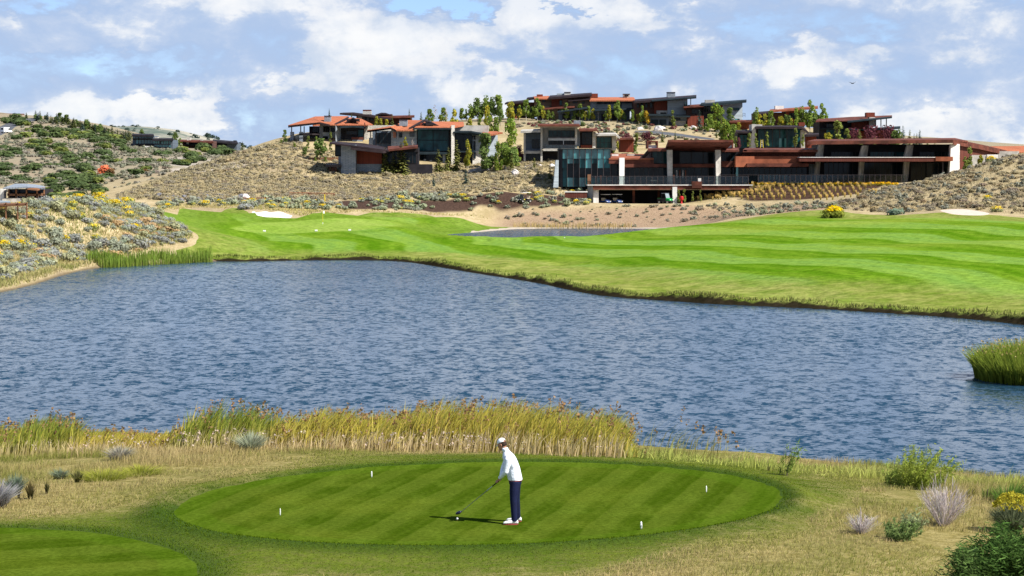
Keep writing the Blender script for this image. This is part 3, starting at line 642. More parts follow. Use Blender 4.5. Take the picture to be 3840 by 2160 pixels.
right = [(2070, 520), (2150, 500), (2240, 466), (2400, 430), (2576, 386), (2700, 360), (2700, 540), (2576, 540), (2440, 526), (2360, 528), (2250, 538), (2150, 530)]
p2 = scatter_in(right, 1050, 262, 345, (lambda x, y: seg_sdf(TURF, x, y), lambda x, y: seg_sdf(BUNK2, x, y))); merge_scatter('crest_sagebrush', FAR + FAR + FARS[1:], p2, np.clip(rng.lognormal(-.55, .36, len(p2)), .35, 1.5), cvar((1.12, 1.02, .98), len(p2), .28, .05), label='grey-tan sagebrush scrub on the crest right of the club building')
mid = [(1230, 530), (1400, 522), (1740, 516), (2060, 510), (2100, 522), (2060, 526), (1800, 553), (1600, 572), (1300, 572), (1250, 552)]
p3 = scatter_in(mid, 260, 295, 380, (lambda x, y: seg_sdf(TURF, x, y), lambda x, y: pond_sd(x, y) - 3)); merge_scatter('bank_sagebrush', FARS + FAR[1:2], p3, np.clip(rng.lognormal(-.72, .35, len(p3)), .3, 1.2), cvar((.85, .83, .8), len(p3), .2), label='scattered grey sagebrush on the bare bank behind the pond')
strip = [(400, 527), (400, 508), (560, 506), (800, 505), (850, 512), (1000, 494), (1250, 488), (1480, 484), (1480, 515), (1240, 532), (1180, 530), (1000, 530), (900, 527), (750, 528), (620, 520), (450, 518)]
p4 = scatter_in(strip, 620, 300, 385, (lambda x, y: seg_sdf(TURF, x, y) - 1, lambda x, y: seg_sdf(BUNK, x, y) - 1)); k = rng.random(len(p4)) < .80 - .0
keep = (seg_sdf(MULCH, p4[:, 0], p4[:, 1]) > 0) | (rng.random(len(p4)) < .42); pa = p4[keep & k]; merge_scatter('green_sagebrush', FARS, pa, np.clip(rng.lognormal(-.28, .3, len(pa)), .4, 1.5), cvar((1, 1.02, .95), len(pa), .15), label='pale green sagebrush along the dark slope behind the green')
for p in p4[keep & ~k][:60]: shrub(random.choice(rab_mesh), 'rabbitbrush', p, random.uniform(.6, 1.1), .9, *(lambda vx: ('yellow rabbitbrush behind the green, ' + vx, 'shrub', 'rabbitbrush behind the green ' + vx))('left of the bunker' if proj(*p)[0] < 640 else ('between bunker and flag' if proj(*p)[0] < 815 else ('on the dark mulch slope' if proj(*p)[0] < 1150 else 'below the teal glass box'))))
for (vx, vy, s, lab) in [(2097, 545, 1.95, 'large round bush with bright yellow flowers beside the fairway edge right of centre'), (2245, 538, 1.5, 'teal-grey sagebrush at the fairway edge right of the big yellow bush'), (2508, 536, 1.1, 'small green-yellow bush at the right fairway edge'), (2480, 502, .9, 'yellow-flowered bush high on the right sage crest'), (518, 518, 1.3, 'round yellow-green bush beside the sand bunker, left behind the green'), (2495, 408, 1.4, 'yellow bush among dark rocks beside the concrete wall'), (618, 527, 1.6, 'silver sagebrush touching the left end of the sand bunker')]:
    xx, yy = hit(vx, vy); pr = RABB[0] if 'yellow' in lab else SAGE[1]
    if 'large round' in lab: pr = bush_proto(700, 1.15, .8, (.14, .17, .04), (.36, .38, .05), .075, 8, (.72, .50, .01), .9)
    if 'teal' in lab: pr = bush_proto(260, 1.1, .8, (.14, .18, .13), (.26, .36, .26), .1, 5)
    shrub(me_from('flowering_bush' if 'yellow' in lab else 'sagebrush', pr), 'flowering_bush' if 'yellow' in lab else 'sagebrush', (xx, yy, gz(xx, yy)), s, 1.12 if 'large round' in lab else .85, lab, 'shrub', None)

# ------------------------------------------------------------------ trees
def crown_aspen(n, w_, lo, hi, leaf=.045, top=1., bare=.16, c2=None, dens=.8):
    m = 15; lc = np.stack([rnd(-1, 1, m), rnd(-1, 1, m), rnd(bare + .06, .97, m)], 1); prof = np.sin(np.clip((lc[:, 2] - bare + .05) / (1.05 - bare), 0, 1) ** .75 * math.pi) ** .7
    lc[:, :2] *= (w_ * prof * .62)[:, None]; k = rng.integers(0, m, n); d = unit(rng.normal(size=(n, 3))); rr = rnd(.3, 1., n) ** .6 * (w_ * .42) * rnd(.6, 1.25, m)[k]
    c = lc[k] + d * np.stack([rr, rr, rr * 1.45], 1); c[:, 2] = np.clip(c[:, 2], bare * .8, 1.03); t = np.clip(c[:, 2], 0, 1)
    v, f = leaf_quads(c, rnd(.5, 1.3, n) * leaf, d, .5); cc = lerp(lo, hi, rnd(0, 1, n)) * (.85 + .3 * rnd(0, 1, m)[k])[:, None]
    if c2 is not None: q = rng.random(n) < (.2 + .6 * (rng.random(m) < .35)[k]); cc[q] = cvar(c2, q.sum(), .2)
    return v, f, np.repeat(np.clip(cc, 0, 1), 4, 0)
def trunk_mesh(w_, bare, limbs=6, r=.011, up=.9):
    mb = MB(); bend = random.uniform(-.02, .02); mb.tube([(0, 0, -.06), (bend, 0, up * .4), (bend * .4, bend, up)], [r * 1.2, r, r * .25], 6)
    for i in range(limbs):
        z = bare + (up - bare) * (i + .5) / limbs * .85; a = random.uniform(0, 6.28); L = w_ * random.uniform(.4, .75) * (1 - .5 * z)
        mb.tube([(bend, 0, z), (math.cos(a) * L * .6, math.sin(a) * L * .6, z + .05), (math.cos(a) * L, math.sin(a) * L, z + .14)], [r * .45, r * .3, r * .1], 4)
    me = bpy.data.meshes.new('trunk'); me.from_pydata(mb.v, [], mb.f); return me
def crown_spruce(lo, hi, lev=17, w_=.24, leafw=.032):
    cs, us_, vs_, tt = [], [], [], []
    for i in range(lev):
        z = .06 + .92 * i / lev; Rr = w_ * (1 - z) ** .82 * random.uniform(.82, 1.12) + .012; nb = max(5, int(15 * (1 - z) + 4))
        for j in range(nb):
            a = random.uniform(0, 6.28); L = Rr * random.uniform(.65, 1.15); d = np.array([math.cos(a), math.sin(a), random.uniform(-.55, -.15)]); d /= np.linalg.norm(d)
            s = np.array([-math.sin(a), math.cos(a), random.uniform(-.3, .3)])
            for q in (.3, .62, .92):
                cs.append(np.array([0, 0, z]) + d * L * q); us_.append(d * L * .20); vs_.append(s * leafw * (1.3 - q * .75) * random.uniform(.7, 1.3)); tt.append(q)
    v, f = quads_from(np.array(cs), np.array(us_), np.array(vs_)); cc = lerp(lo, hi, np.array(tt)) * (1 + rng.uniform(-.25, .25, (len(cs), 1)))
    return v, f, np.repeat(np.clip(cc, 0, 1), 4, 0)
KINDS = {}
def kind(k, crown_fn, tw, bare, bark, limbs=6, r=.011, up=.9, n=3):
    L = []
    for _ in range(n):
        tm = trunk_mesh(tw, bare, limbs, r, up); tm.materials.append(M[bark]); L.append((tm, me_from('crown', crown_fn()) if crown_fn else None))
    KINDS[k] = L
kind('aspen', lambda: crown_aspen(900, .23, (.13, .20, .035), (.28, .36, .08), .029), .25, .16, 'bark_w')
kind('yellow_aspen', lambda: crown_aspen(800, .21, (.24, .28, .04), (.40, .40, .07), .029, c2=(.46, .40, .05)), .24, .16, 'bark_w')
kind('orange_aspen', lambda: crown_aspen(800, .22, (.40, .34, .05), (.62, .36, .04), .029), .24, .16, 'bark_w', n=1)
kind('dark_aspen', lambda: crown_aspen(900, .25, (.11, .17, .045), (.22, .30, .09), .028), .27, .12, 'bark')
kind('broad', lambda: crown_aspen(1300, .27, (.15, .20, .03), (.33, .36, .07), .024, bare=.08, c2=(.2, .3, .05)), .4, .1, 'bark', 9)
kind('purple', lambda: crown_aspen(900, .46, (.10, .035, .045), (.22, .075, .09), .036, bare=.06), .45, .08, 'bark', 8)
kind('poplar', lambda: crown_aspen(800, .12, (.17, .22, .05), (.32, .36, .10), .026, bare=.04), .1, .05, 'bark')
kind('spruce', lambda: crown_spruce((.07, .09, .035), (.20, .23, .08)), .2, .1, 'bark', 0, .014, .95)
kind('blue_spruce', lambda: crown_spruce((.04, .07, .055), (.12, .18, .15)), .2, .1, 'bark', 0, .014, .95)
kind('olive_spruce', lambda: crown_spruce((.10, .12, .03), (.27, .28, .08)), .2, .1, 'bark', 0, .014, .95)
kind('bare', lambda: crown_aspen(60, .25, (.38, .28, .22), (.45, .33, .25), .02), .3, .15, 'bark_w', 12, n=1)
NAMES = {'aspen': ('aspen_tree', 'green aspen'), 'yellow_aspen': ('aspen_tree', 'yellow-green aspen'), 'orange_aspen': ('aspen_tree', 'orange-tinged aspen'), 'dark_aspen': ('aspen_tree', 'dark green leafy tree'), 'broad': ('broadleaf_tree', 'broad yellow-green tree'),
  'purple': ('plum_tree', 'purple-leaved plum tree'), 'poplar': ('poplar_tree', 'narrow columnar tree'), 'spruce': ('spruce_tree', 'green spruce'), 'blue_spruce': ('spruce_tree', 'blue-green spruce'), 'olive_spruce': ('spruce_tree', 'olive-green spruce'), 'bare': ('bare_tree', 'nearly bare pale tree')}
ORD = ['first', 'second', 'third', 'fourth', 'fifth', 'sixth', 'seventh', 'eighth', 'ninth', 'tenth', 'eleventh', 'twelfth', 'thirteenth', 'fourteenth', 'fifteenth', 'sixteenth', 'seventeenth', 'eighteenth', 'nineteenth', 'twentieth']
def tree(kd, base, h, wf, label, group):
    nm, _ = NAMES[kd]; tm, cm = random.choice(KINDS[kd]); e = empty(nm, base, label, 'tree', group, random.uniform(0, 6.28)); e.scale = (h * wf, h * wf, h)
    mesh_obj('trunk', tm, None, e); mesh_obj('crown', cm, None, e); return e
def snap(view, x, y, d, phrase):
    if 'terraces' not in phrase: return d
    xs, ys = toS(view, x, y); q = hit(xs / VS, ys / VS, 400); return q[1] if abs(q[1] - d) < 30 else d
def grove(view, D, phrase, lst):
    """lst: (x, y_top, y_base, kind, width factor[, distance])"""
    cnt = {}; tot = {}; lst = sorted(lst)
    for t in lst: tot[t[3]] = tot.get(t[3], 0) + 1
    for t in lst:
        x, yt, yb, kd, wf = t[:5]; d = t[5] if len(t) > 5 else D; d = snap(view, x, yb, d, phrase); a = P(view, x, yb, d); tp = P(view, x, yt, d); g = gz(a.x, a.y); base = Vector((a.x, a.y, min(a.z, g) if a.z < g + 3 else a.z))
        if a.z < g - .3: base.z = g - .1
        h = max(tp.z - base.z, .8); k = cnt.get(kd, 0); cnt[kd] = k + 1
        lab = NAMES[kd][1] + ' ' + phrase if tot[kd] == 1 else ORD[k] + ' ' + NAMES[kd][1] + ' from the left ' + phrase
        tree(kd, base, h, wf, lab, 'trees ' + phrase)
grove('A', 404, 'below the left hillside houses', [(1130,640,890,'olive_spruce',1.1),(1215,690,890,'olive_spruce',1),(1300,575,885,'olive_spruce',1.25),(1690,655,865,'olive_spruce',1.15,412),(1795,630,835,'olive_spruce',.95,414),(1880,550,815,'olive_spruce',.85,414),(2190,520,785,'dark_aspen',1.2,410),(2000,580,780,'yellow_aspen',.6,414),
  (2440,365,800,'broad',.9,415),(2395,610,800,'aspen',1.1,410),(2320,600,780,'broad',.7,409),(1345,545,660,'yellow_aspen',1,408),(1420,560,720,'bare',.9,409),(2480,640,800,'dark_aspen',1,409)])
grove('A', 428, 'around the left end house', [(450,565,800,'dark_aspen',1.5,418),(405,545,660,'aspen',1,426),(560,490,700,'poplar',.9,428),(325,530,640,'poplar',1.3,428),(290,640,760,'dark_aspen',1,420),(180,600,660,'broad',1.2,430),(90,550,650,'dark_aspen',1.6,440),(40,570,655,'broad',1.7,440),(500,750,810,'broad',1.8,417),(75,470,560,'dark_aspen',1.5,450),(400,760,815,'broad',1.8,417)])
grove('A', 386, 'on the open scrub slope', [(1975,868,1085,'blue_spruce',1.15),(1640,935,1120,'blue_spruce',1.1),(1520,1005,1120,'spruce',.9),(1890,1030,1100,'spruce',1),(2185,965,1085,'spruce',1.1),(2370,920,1045,'blue_spruce',.9),(2040,1010,1085,'spruce',1),(1090,1075,1110,'olive_spruce',1)])
grove('A', 474, 'on the skyline behind the left houses', [(545,235,330,'blue_spruce',.7,480),(780,290,335,'spruce',.9),(1385,235,318,'spruce',.7,482),(1510,270,365,'spruce',1),(1040,325,430,'yellow_aspen',1.2,466),(1085,340,430,'yellow_aspen',1,466),(1150,350,430,'yellow_aspen',1.2,466),(1600,255,400,'aspen',1.3),(1655,210,320,'bare',.9),(1745,240,395,'aspen',1.1),(1860,255,450,'yellow_aspen',.8,450),(1205,290,330,'spruce',.7),(1775,225,330,'bare',.8),(1710,300,390,'yellow_aspen',1.1)])
grove('A', 484, 'along the skyline between the house groups', [(1940,245,350,'aspen',1.4),(1985,255,350,'aspen',1.2),(2035,200,350,'aspen',1.4),(2100,140,345,'dark_aspen',1.1),(2150,180,345,'aspen',1.2),(2195,110,350,'aspen',1),(2255,130,345,'dark_aspen',.8),(2315,115,350,'aspen',1.2),(2020,340,420,'yellow_aspen',1.3,462),(2130,335,425,'broad',1,460),(2205,210,480,'yellow_aspen',.8,462),(2235,330,490,'broad',.8,455),(2300,340,490,'aspen',1,455),(2340,220,420,'dark_aspen',.8,470),(2450,175,320,'yellow_aspen',1.2),(2540,230,360,'yellow_aspen',1)])
grove('B', 489, 'in front of the hilltop houses', [(95,180,345,'yellow_aspen',1.3),(190,215,345,'aspen',.9),(262,160,350,'aspen',1.2),(330,230,345,'aspen',1),(378,140,345,'aspen',1),(435,215,330,'yellow_aspen',1),(495,262,392,'aspen',1.1),(540,280,398,'aspen',1),(680,190,380,'aspen',1.1),(762,262,375,'dark_aspen',1.1),(825,205,370,'aspen',1),(880,262,385,'yellow_aspen',1.1),(912,225,380,'aspen',1),(962,245,392,'yellow_aspen',1),(1018,255,378,'bare',.9)])
grove('B', 486, 'before the clay and rust panel houses', [(1135,205,395,'yellow_aspen',1),(1095,272,395,'aspen',1),(1218,165,400,'aspen',.9),(1255,240,395,'yellow_aspen',1),(1290,290,378,'aspen',1.2),(1375,262,460,'aspen',1,482),(1440,290,420,'yellow_aspen',1.2,482),(1475,222,432,'aspen',.9,481),(1525,258,462,'orange_aspen',1.2,480),(1800,262,448,'poplar',1.2,476),(2080,250,410,'blue_spruce',1,476),(2250,198,495,'broad',1.15,470),(2310,240,490,'broad',.9,469),(2190,310,495,'aspen',1.2,468),(2400,245,380,'dark_aspen',1.2,476),(2150,360,490,'aspen',1.1,466)])
grove('B', 455, 'on the terraces above the club building', [(1100,415,505,'spruce',1.1,468),(1215,410,505,'spruce',1,468),(1690,480,600,'olive_spruce',1.1),(1825,475,575,'spruce',1),(1310,450,540,'blue_spruce',1.2),(1420,500,660,'poplar',1.6,446),(1330,505,660,'purple',1.1,445),(1525,485,625,'purple',1.1,450),(1275,565,660,'purple',1,444),(1400,628,735,'dark_aspen',1.6,424),(1330,640,720,'aspen',1.3,424),(1228,575,715,'yellow_aspen',.9,420),(1185,600,725,'broad',.8,420),(190,630,790,'purple',.8,422),(1000,612,665,'spruce',1,423),(1070,605,665,'spruce',1,423),(2375,398,640,'broad',1.1,440),(2440,420,660,'aspen',1,438),(2330,450,590,'yellow_aspen',1,442),(2260,480,560,'olive_spruce',1,446)])
grove('B', 392, 'left of the teal glass box', [(345,745,880,'olive_spruce',1,397),(385,850,1045,'olive_spruce',1.3,389),(512,842,1045,'spruce',1.2,388),(245,885,1010,'olive_spruce',1,392),(15,930,1045,'blue_spruce',1,388),(190,925,1040,'olive_spruce',1,390),(110,700,835,'olive_spruce',1,404),(40,600,800,'dark_aspen',.9,412),(460,960,1060,'olive_spruce',1.2,386),(300,930,1050,'olive_spruce',1.1,388)])
grove('B', 371, 'beside the undercroft of the club building', [(1860,1092,1225,'poplar',1.2),(1920,1090,1230,'poplar',1.2),(2010,1108,1185,'poplar',1.2),(2090,1098,1180,'poplar',1)])
grove('C', 466, 'around the rust shed-roofed house', [(305,148,300,'aspen',.7),(325,195,300,'yellow_aspen',1.2),(380,200,300,'yellow_aspen',1.1),(432,178,300,'aspen',1),(515,205,300,'yellow_aspen',1),(570,200,300,'dark_aspen',1),(640,150,300,'broad',.8),(700,140,305,'aspen',1),(762,90,350,'aspen',.9),(790,190,350,'dark_aspen',1),(862,118,345,'aspen',.9),(155,268,335,'yellow_aspen',1.2,460),(60,270,420,'broad',.8,446),(120,300,440,'aspen',.9,445),(20,290,430,'aspen',1,446),(600,230,300,'yellow_aspen',1.2)])
grove('C', 416, 'on the roof terrace of the dark glass house', [(248,358,486,'poplar',1.4),(303,360,486,'poplar',1.2),(398,350,486,'poplar',1.1),(640,318,486,'poplar',1.1),(702,368,486,'poplar',1.2),(135,385,486,'poplar',1.3),(160,400,490,'purple',.6)])
grove('C', 441, 'in front of the red-walled house', [(915,345,425,'yellow_aspen',1.2),(995,250,425,'poplar',1.7),(1078,315,420,'poplar',1.4),(1180,315,420,'olive_spruce',1.1),(1310,378,420,'olive_spruce',1),(1135,320,425,'purple',1,443),(1290,300,425,'purple',1.1,443),(1430,300,425,'purple',1,443),(1500,325,418,'dark_aspen',1.2)])
grove('C', 446, 'on the skyline right of the red-walled house', [(1550,285,418,'blue_spruce',.9),(1608,320,416,'olive_spruce',.9),(1645,355,416,'blue_spruce',.8),(1668,352,416,'spruce',.9),(1692,320,416,'blue_spruce',.9),(1757,395,417,'spruce',.7),(1820,395,417,'spruce',.6)])
grove('C', 374, 'beside the right end wall of the club building', [(2112,480,665,'poplar',1.1,372),(2205,545,640,'yellow_aspen',1.1,370),(2075,560,655,'poplar',1.2,371)])
# far left hill: conifers on the ridge, oak scrub on the slope
ridge = np.array([(225, 130), (330, 148), (430, 168), (560, 185), (700, 222), (800, 245), (900, 262), (1000, 285), (1120, 315)], float)
for i in range(92):
    x = random.uniform(230, 1150); y = np.interp(x, ridge[:, 0], ridge[:, 1]) + random.uniform(0, 34); kd = random.choice(['blue_spruce', 'spruce', 'spruce', 'dark_aspen'])
    xs, ys = toS('L', x, y); q = hit(xs / VS, ys / VS + 1, 500); h = random.uniform(2.2, 4.6)
    tree(kd, (q[0], q[1], gz(*q) - .3), h, random.uniform(1.2, 2.0), {'blue_spruce': 'blue-green conifer', 'spruce': 'green conifer', 'dark_aspen': 'round dark green tree'}[kd] + ' on the far left ridge, ' + ('near the road' if x < 400 else ('above the pink walls' if x < 640 else ('past the pink walls' if x < 880 else 'near the teal villa'))), 'trees on the far left ridge ' + ('near the road' if x < 400 else ('above the pink walls' if x < 640 else ('past the pink walls' if x < 880 else 'near the teal villa'))))
for (x, y, kd, h, lab) in [(745, 250, 'spruce', 9.5, 'tallest dark conifer below the far left ridge'), (1240, 308, 'dark_aspen', 8, 'dark tree beside the teal villa'), (1450, 320, 'dark_aspen', 8, 'leafy tree behind the teal villa'), (1540, 370, 'dark_aspen', 11, 'tall leafy tree between the teal villa and the rust-roofed villa'), (1580, 385, 'aspen', 8, 'light green tree left of the rust-roofed villa'), (1690, 400, 'aspen', 8, 'slim tree in front of the rust-roofed villa'), (1860, 410, 'aspen', 9, 'green tree right of the rust-roofed villa'), (1975, 405, 'dark_aspen', 9, 'dark tree before the sloped dark villa'), (2085, 420, 'spruce', 9, 'conifer at the right end of the sloped dark villa'), (2125, 425, 'spruce', 8, 'last conifer before the scrub ridge on the left')]:
    xs, ys = toS('L', x, y); q = hit(xs / VS, ys / VS, 450); tree(kd, (q[0], q[1], gz(*q) - .3), h * .5, 1.5, lab, None)
OAK = [bush_proto(190, 1, .9, (.055, .085, .03), (.125, .17, .065), .13, 7), bush_proto(190, 1, .8, (.05, .075, .03), (.105, .15, .06), .13, 7), bush_proto(190, 1, .9, (.10, .13, .035), (.22, .26, .07), .13, 6)]
oak_me = [me_from('oak_scrub', p) for p in OAK]; ored = me_from('orange_maple', bush_proto(420, 1, 1.1, (.45, .12, .05), (.78, .24, .12), .11, 7)); obr = me_from('brown_scrub', bush_proto(200, 1, 1., (.12, .07, .03), (.22, .13, .06), .13, 6))
EL = [(210,190,60,25),(120,165,70,22),(60,180,35,20),(300,230,140,30),(420,280,160,38),(620,300,140,35),(760,330,100,45),(280,335,170,18),(370,395,120,42),(410,450,100,42),(120,440,70,22),(40,490,60,14),(40,600,45,42),(160,680,90,28),(260,610,60,35),(450,560,60,26),(30,550,40,13),(20,400,30,18),(590,380,60,22),(560,440,90,36),(600,500,80,42),(900,340,110,60),(880,410,80,46),(1050,380,60,28),(1100,430,70,28),(950,490,60,36),(1030,520,40,26),(740,490,50,26),(830,520,50,26),(650,640,70,28),(580,650,110,36),(700,590,80,36),(760,640,80,45),(830,700,70,36),(640,720,120,42),(760,765,130,42),(930,655,50,36),(1240,530,75,32),(1270,600,30,36),(1200,630,60,34),(1430,530,50,22),(1540,545,90,30),(1700,500,100,34),(1650,450,80,30),(1850,420,150,34),(1950,450,120,34),(1600,435,60,22),(480,760,80,36),(560,830,100,30),(430,700,60,26),(1420,470,40,14),(700,850,120,22)]
def oakz(cx, cy):
    a = 'left of the orange maple' if cx < 820 else ('above the orange maple' if cx < 1080 and cy < 560 else ('below the orange maple' if cx < 1080 else ('around the pale clearing' if cx < 1500 else 'below the far villas'))); b = 'high on' if cy < 330 else ('halfway up' if cy < 560 else 'low on')
    return 'dark green oak scrub clump ' + b + ' the far hill, ' + a, 'shrub', 'oak scrub ' + b + ' the far hill ' + a
no = 0
for (cx, cy, rx, ry) in EL:
    for _ in range(max(2, int(rx * ry / 530))):
        a = random.uniform(0, 6.28); r = random.random() ** .5; x = cx + rx * r * math.cos(a) * .95; y = cy + ry * r * math.sin(a) + .12 * rx * r * math.cos(a)
        xs, ys = toS('L', x, y + 8); q = hit(xs / VS, ys / VS, 390); s = random.uniform(1.7, 3.1) * (q[1] / 600) ** .7
        if no < 298: shrub(random.choice(oak_me[:2] if random.random() < .85 else oak_me[2:]), 'oak_scrub', (q[0], q[1], gz(*q)), s, random.uniform(.55, .8), *oakz(cx, cy)); no += 1
for (x, y, s, me, lab) in [(905, 640, 2.3, ored, 'bright orange-red maple bush on the far left hillside'), (970, 645, 1.9, obr, 'brown-leaved bush just right of the orange bush'), (1280, 640, 1.6, obr, 'brown-leaved bush at the edge of the pale clearing')]:
    xs, ys = toS('L', x, y); q = hit(xs / VS, ys / VS, 390); shrub(me, 'autumn_bush', (q[0], q[1], gz(*q)), s, 1, lab, 'shrub', None)
tp_ = scatter_in([(1270, 310), (1400, 306), (1600, 310), (1850, 330), (1850, 356), (1700, 352), (1560, 372), (1440, 330), (1300, 322)], 300, 430, 492, (lambda x, y: seg_sdf(LANE, x, y) - 1,)); merge_scatter('terrace_shrubs', FARS + [bush_proto(80, 1, .8, (.07, .10, .03), (.17, .21, .07), .15, 4), bush_proto(80, 1, .7, (.12, .05, .05), (.25, .10, .09), .15, 4)] + FAR[:2], tp_, rnd(.35, 1.0, 300), cvar((1, 1, 1), 300, .2), label='small mixed shrubs on the straw terraces between the hilltop houses')
fh = [(-330, 300), (-60, 296), (60, 300), (150, 300), (350, 340), (480, 390), (640, 380), (600, 415), (450, 440), (330, 485), (150, 500), (-330, 520)]
p5 = scatter_in(fh, 4600, 430, 900, (lambda x, y: seg_sdf(ROAD, x, y) - 2, lambda x, y: seg_sdf(PALE, x, y)))
merge_scatter('far_scrub', [bush_proto(30, 1, .6, (.26, .24, .18), (.44, .41, .32), .24, 3), bush_proto(30, 1, .6, (.20, .21, .14), (.34, .35, .25), .24, 3)], p5, rnd(.5, 1.3, len(p5)), cvar((1, 1, 1), len(p5), .2), label='low grey scrub speckling the far left hillside')

# ------------------------------------------------------------------ garden rows by the club building
TUFT = []
for _ in range(3):
    n = 90; a = rnd(0, 6.28, n); r = rnd(0, .10, n); p = np.stack([np.cos(a) * r, np.sin(a) * r, np.zeros(n)], 1); h = rnd(.5, 1.05, n)
    v, l, s, c = blades(p, h, np.full(n, .07), np.stack([np.cos(a), np.sin(a)], 1) * rnd(.05, .26, n)[:, None], cvar((.36, .34, .07), n), cvar((.95, .68, .28), n)); me = np_mesh('ornamental_grass', v, loops=l, starts=s); set_col(me, c); me.materials.append(M['leaf']); TUFT.append(me)
ng = 0
for r_ in range(6):
    for c_ in range(27):
        vx = 1775 + c_ * 16.5 + r_ * 1.5 - (5 - r_) * 3; vy = 470 + r_ * 6.6 + max(0, (1850 - vx)) * .14
        if vy > 503 or (r_ > 4 and vx > 2110) or (r_ > 3 and vx > 2170) or (r_ < 3 and vx < 1850) or random.random() < .04: continue
        x, y = hit(vx + random.uniform(-2, 2), vy, 300); shrub(random.choice(TUFT), 'ornamental_grass', (x, y, gz(x, y)), random.uniform(.85, 1.1), random.uniform(.9, 1.15), 'golden feathery grass tuft in the planted rows below the club building', 'grass', 'golden grass tufts in rows'); ng += 1
mari = me_from('marigold_clump', bush_proto(220, .9, .9, (.25, .26, .04), (.5, .42, .04), .09, 5, (.85, .50, .02), .95))
for k in range(52):
    vx = 1835 + k * 8.2 + random.uniform(-2, 2); x, y = hit(vx, 466 + (max(0, 1900 - vx)) * .1 + random.uniform(-.5, 1.5), 300); shrub(mari, 'marigold_clump', (x, y, gz(x, y)), random.uniform(.55, .75), 1.0, 'orange-yellow flower clump in the top row along the terrace glass', 'flowers', 'flower clumps along the terrace')
for k in range(40):
    vx = 1745 + k * 5 + random.uniform(-3, 3); x, y = hit(vx, 506 - (vx - 1745) * .13 + random.uniform(-6, 4), 300); shrub(random.choice(TUFT), 'ornamental_grass', (x, y, gz(x, y)), random.uniform(.8, 1.15), 1, 'loose golden grass tuft left of the planted rows', 'grass', 'loose grass tufts left of the rows')

# ------------------------------------------------------------------ reeds, cattails and grasses of the near shore
def reed_belt(name, n, xr, yr, topf, cl, ch, w_=.028, label='', lean=(.22, .0), plume=0, plume_c=(.30, .19, .09), cat='reeds', thin=None):
    y = rnd(*yr, n); x = rnd(*xr, n) / 1.0
    if thin is not None: k = thin(x, y); x, y = x[k], y[k]; n = len(x)
    z = np.maximum(height(x, y), WZ - .3); h = topf(x, y, z) * rnd(.55, 1.16, n) * np.clip(1 + .55 * vnoise(x, y, 1.3) + .45 * vnoise(x, y, .45), .4, 1.25); L = np.stack([lean[0] * h * rnd(.1, 1.9, n) + rng.normal(0, .10, n), rng.normal(lean[1], .08, n)], 1)
    p = np.stack([x, y, z], 1); t = rnd(0, 1, n)[:, None]; v, l, s, c = blades(p, h, rnd(.6, 1.3, n) * w_, L, cl(x, n), ch(x, n))
    o = blade_obj(name, (v, l, s, c)); tag(o, label, cat, None, 'stuff')
    if plume:
        k = rng.choice(n, plume, replace=False); tp = p[k] + np.stack([L[k, 0], L[k, 1], h[k]], 1); V_, F_, C_ = [], [], []; off = 0
        for j in range(7):
            cc = tp + np.stack([rnd(-.03, .07, len(k)), rnd(-.03, .03, len(k)), rnd(-.16, .06, len(k))], 1); v2, f2 = leaf_quads(cc, rnd(.018, .038, len(k))); V_.append(v2); F_.append(f2 + off); off += len(v2); C_.append(np.repeat(cvar(plume_c, len(k), .3), 4, 0))
        me = np_mesh(name + '_plumes', np.concatenate(V_), np.concatenate(F_)); set_col(me, np.concatenate(C_)); mesh_obj('reed_plumes', me, M['leaf'], o)
    return o
TX = [-100,0,60,100,170,210,250,320,400,440,470,520,560,620,660,700,750,800,900,960,1040,1100,1150,1200,1240,1290,1330,1400,1450,1500,1540,1570,1590,1640]
TY = [1075,1080,1070,1066,1072,1095,1088,1092,1098,1078,1040,1022,1032,1040,1062,1050,1058,1044,1050,1046,1030,1027,1036,1034,1024,1036,1042,1046,1050,1052,1056,1080,1118,1150]
rthin = lambda x, y: (vnoise(x, y, .8) * .9 + vnoise(x + 7, y, 2.2) * .7 + rng.normal(0, .12, len(x)) > np.interp(x, [-18, -8, -6, 4], [-.06, -.10, -.32, -.30]))
def topf(x, y, z):
    vx = x / y * 5009 + 1288; ty = np.interp(vx, TX, TY); zt = CH - (ty - 470) / 5009 * y; return np.clip(zt - z, .3, 2.6)
def mixc(a, b, f):
    def g(x, n):
        t = np.clip(f(x) + rng.normal(0, .25, n), 0, 1); return lerp(a, b, t) * (1 + rng.uniform(-.25, .25, (n, 1)))
    return g
gr = lambda x: np.interp(x, [-17, -14.8, -13.2, -12.6, -10.3, -9.9, -7.6, -7, 0, 4], [.5, .85, .85, .1, .1, .95, .95, .3, .3, .4])
reed_belt('reeds', 27000, (-17.5, 3.65), (57.5, 66), topf, mixc((.66, .50, .18), (.46, .44, .07), gr), mixc((.72, .60, .08), (.17, .29, .045), gr), .040, 'dense belt of yellow-green reeds and cattails along the near shore', plume=1300, lean=(.34, 0), thin=rthin)
reed_belt('dry_reed_stalks', 5200, (-17.5, 3.3), (56.5, 60), lambda x, y, z: topf(x, y, z) * .55, mixc((.5, .38, .22), (.5, .42, .2), gr), mixc((.60, .47, .28), (.52, .47, .18), gr), .028, 'pale dry stalks in front of the reed belt')
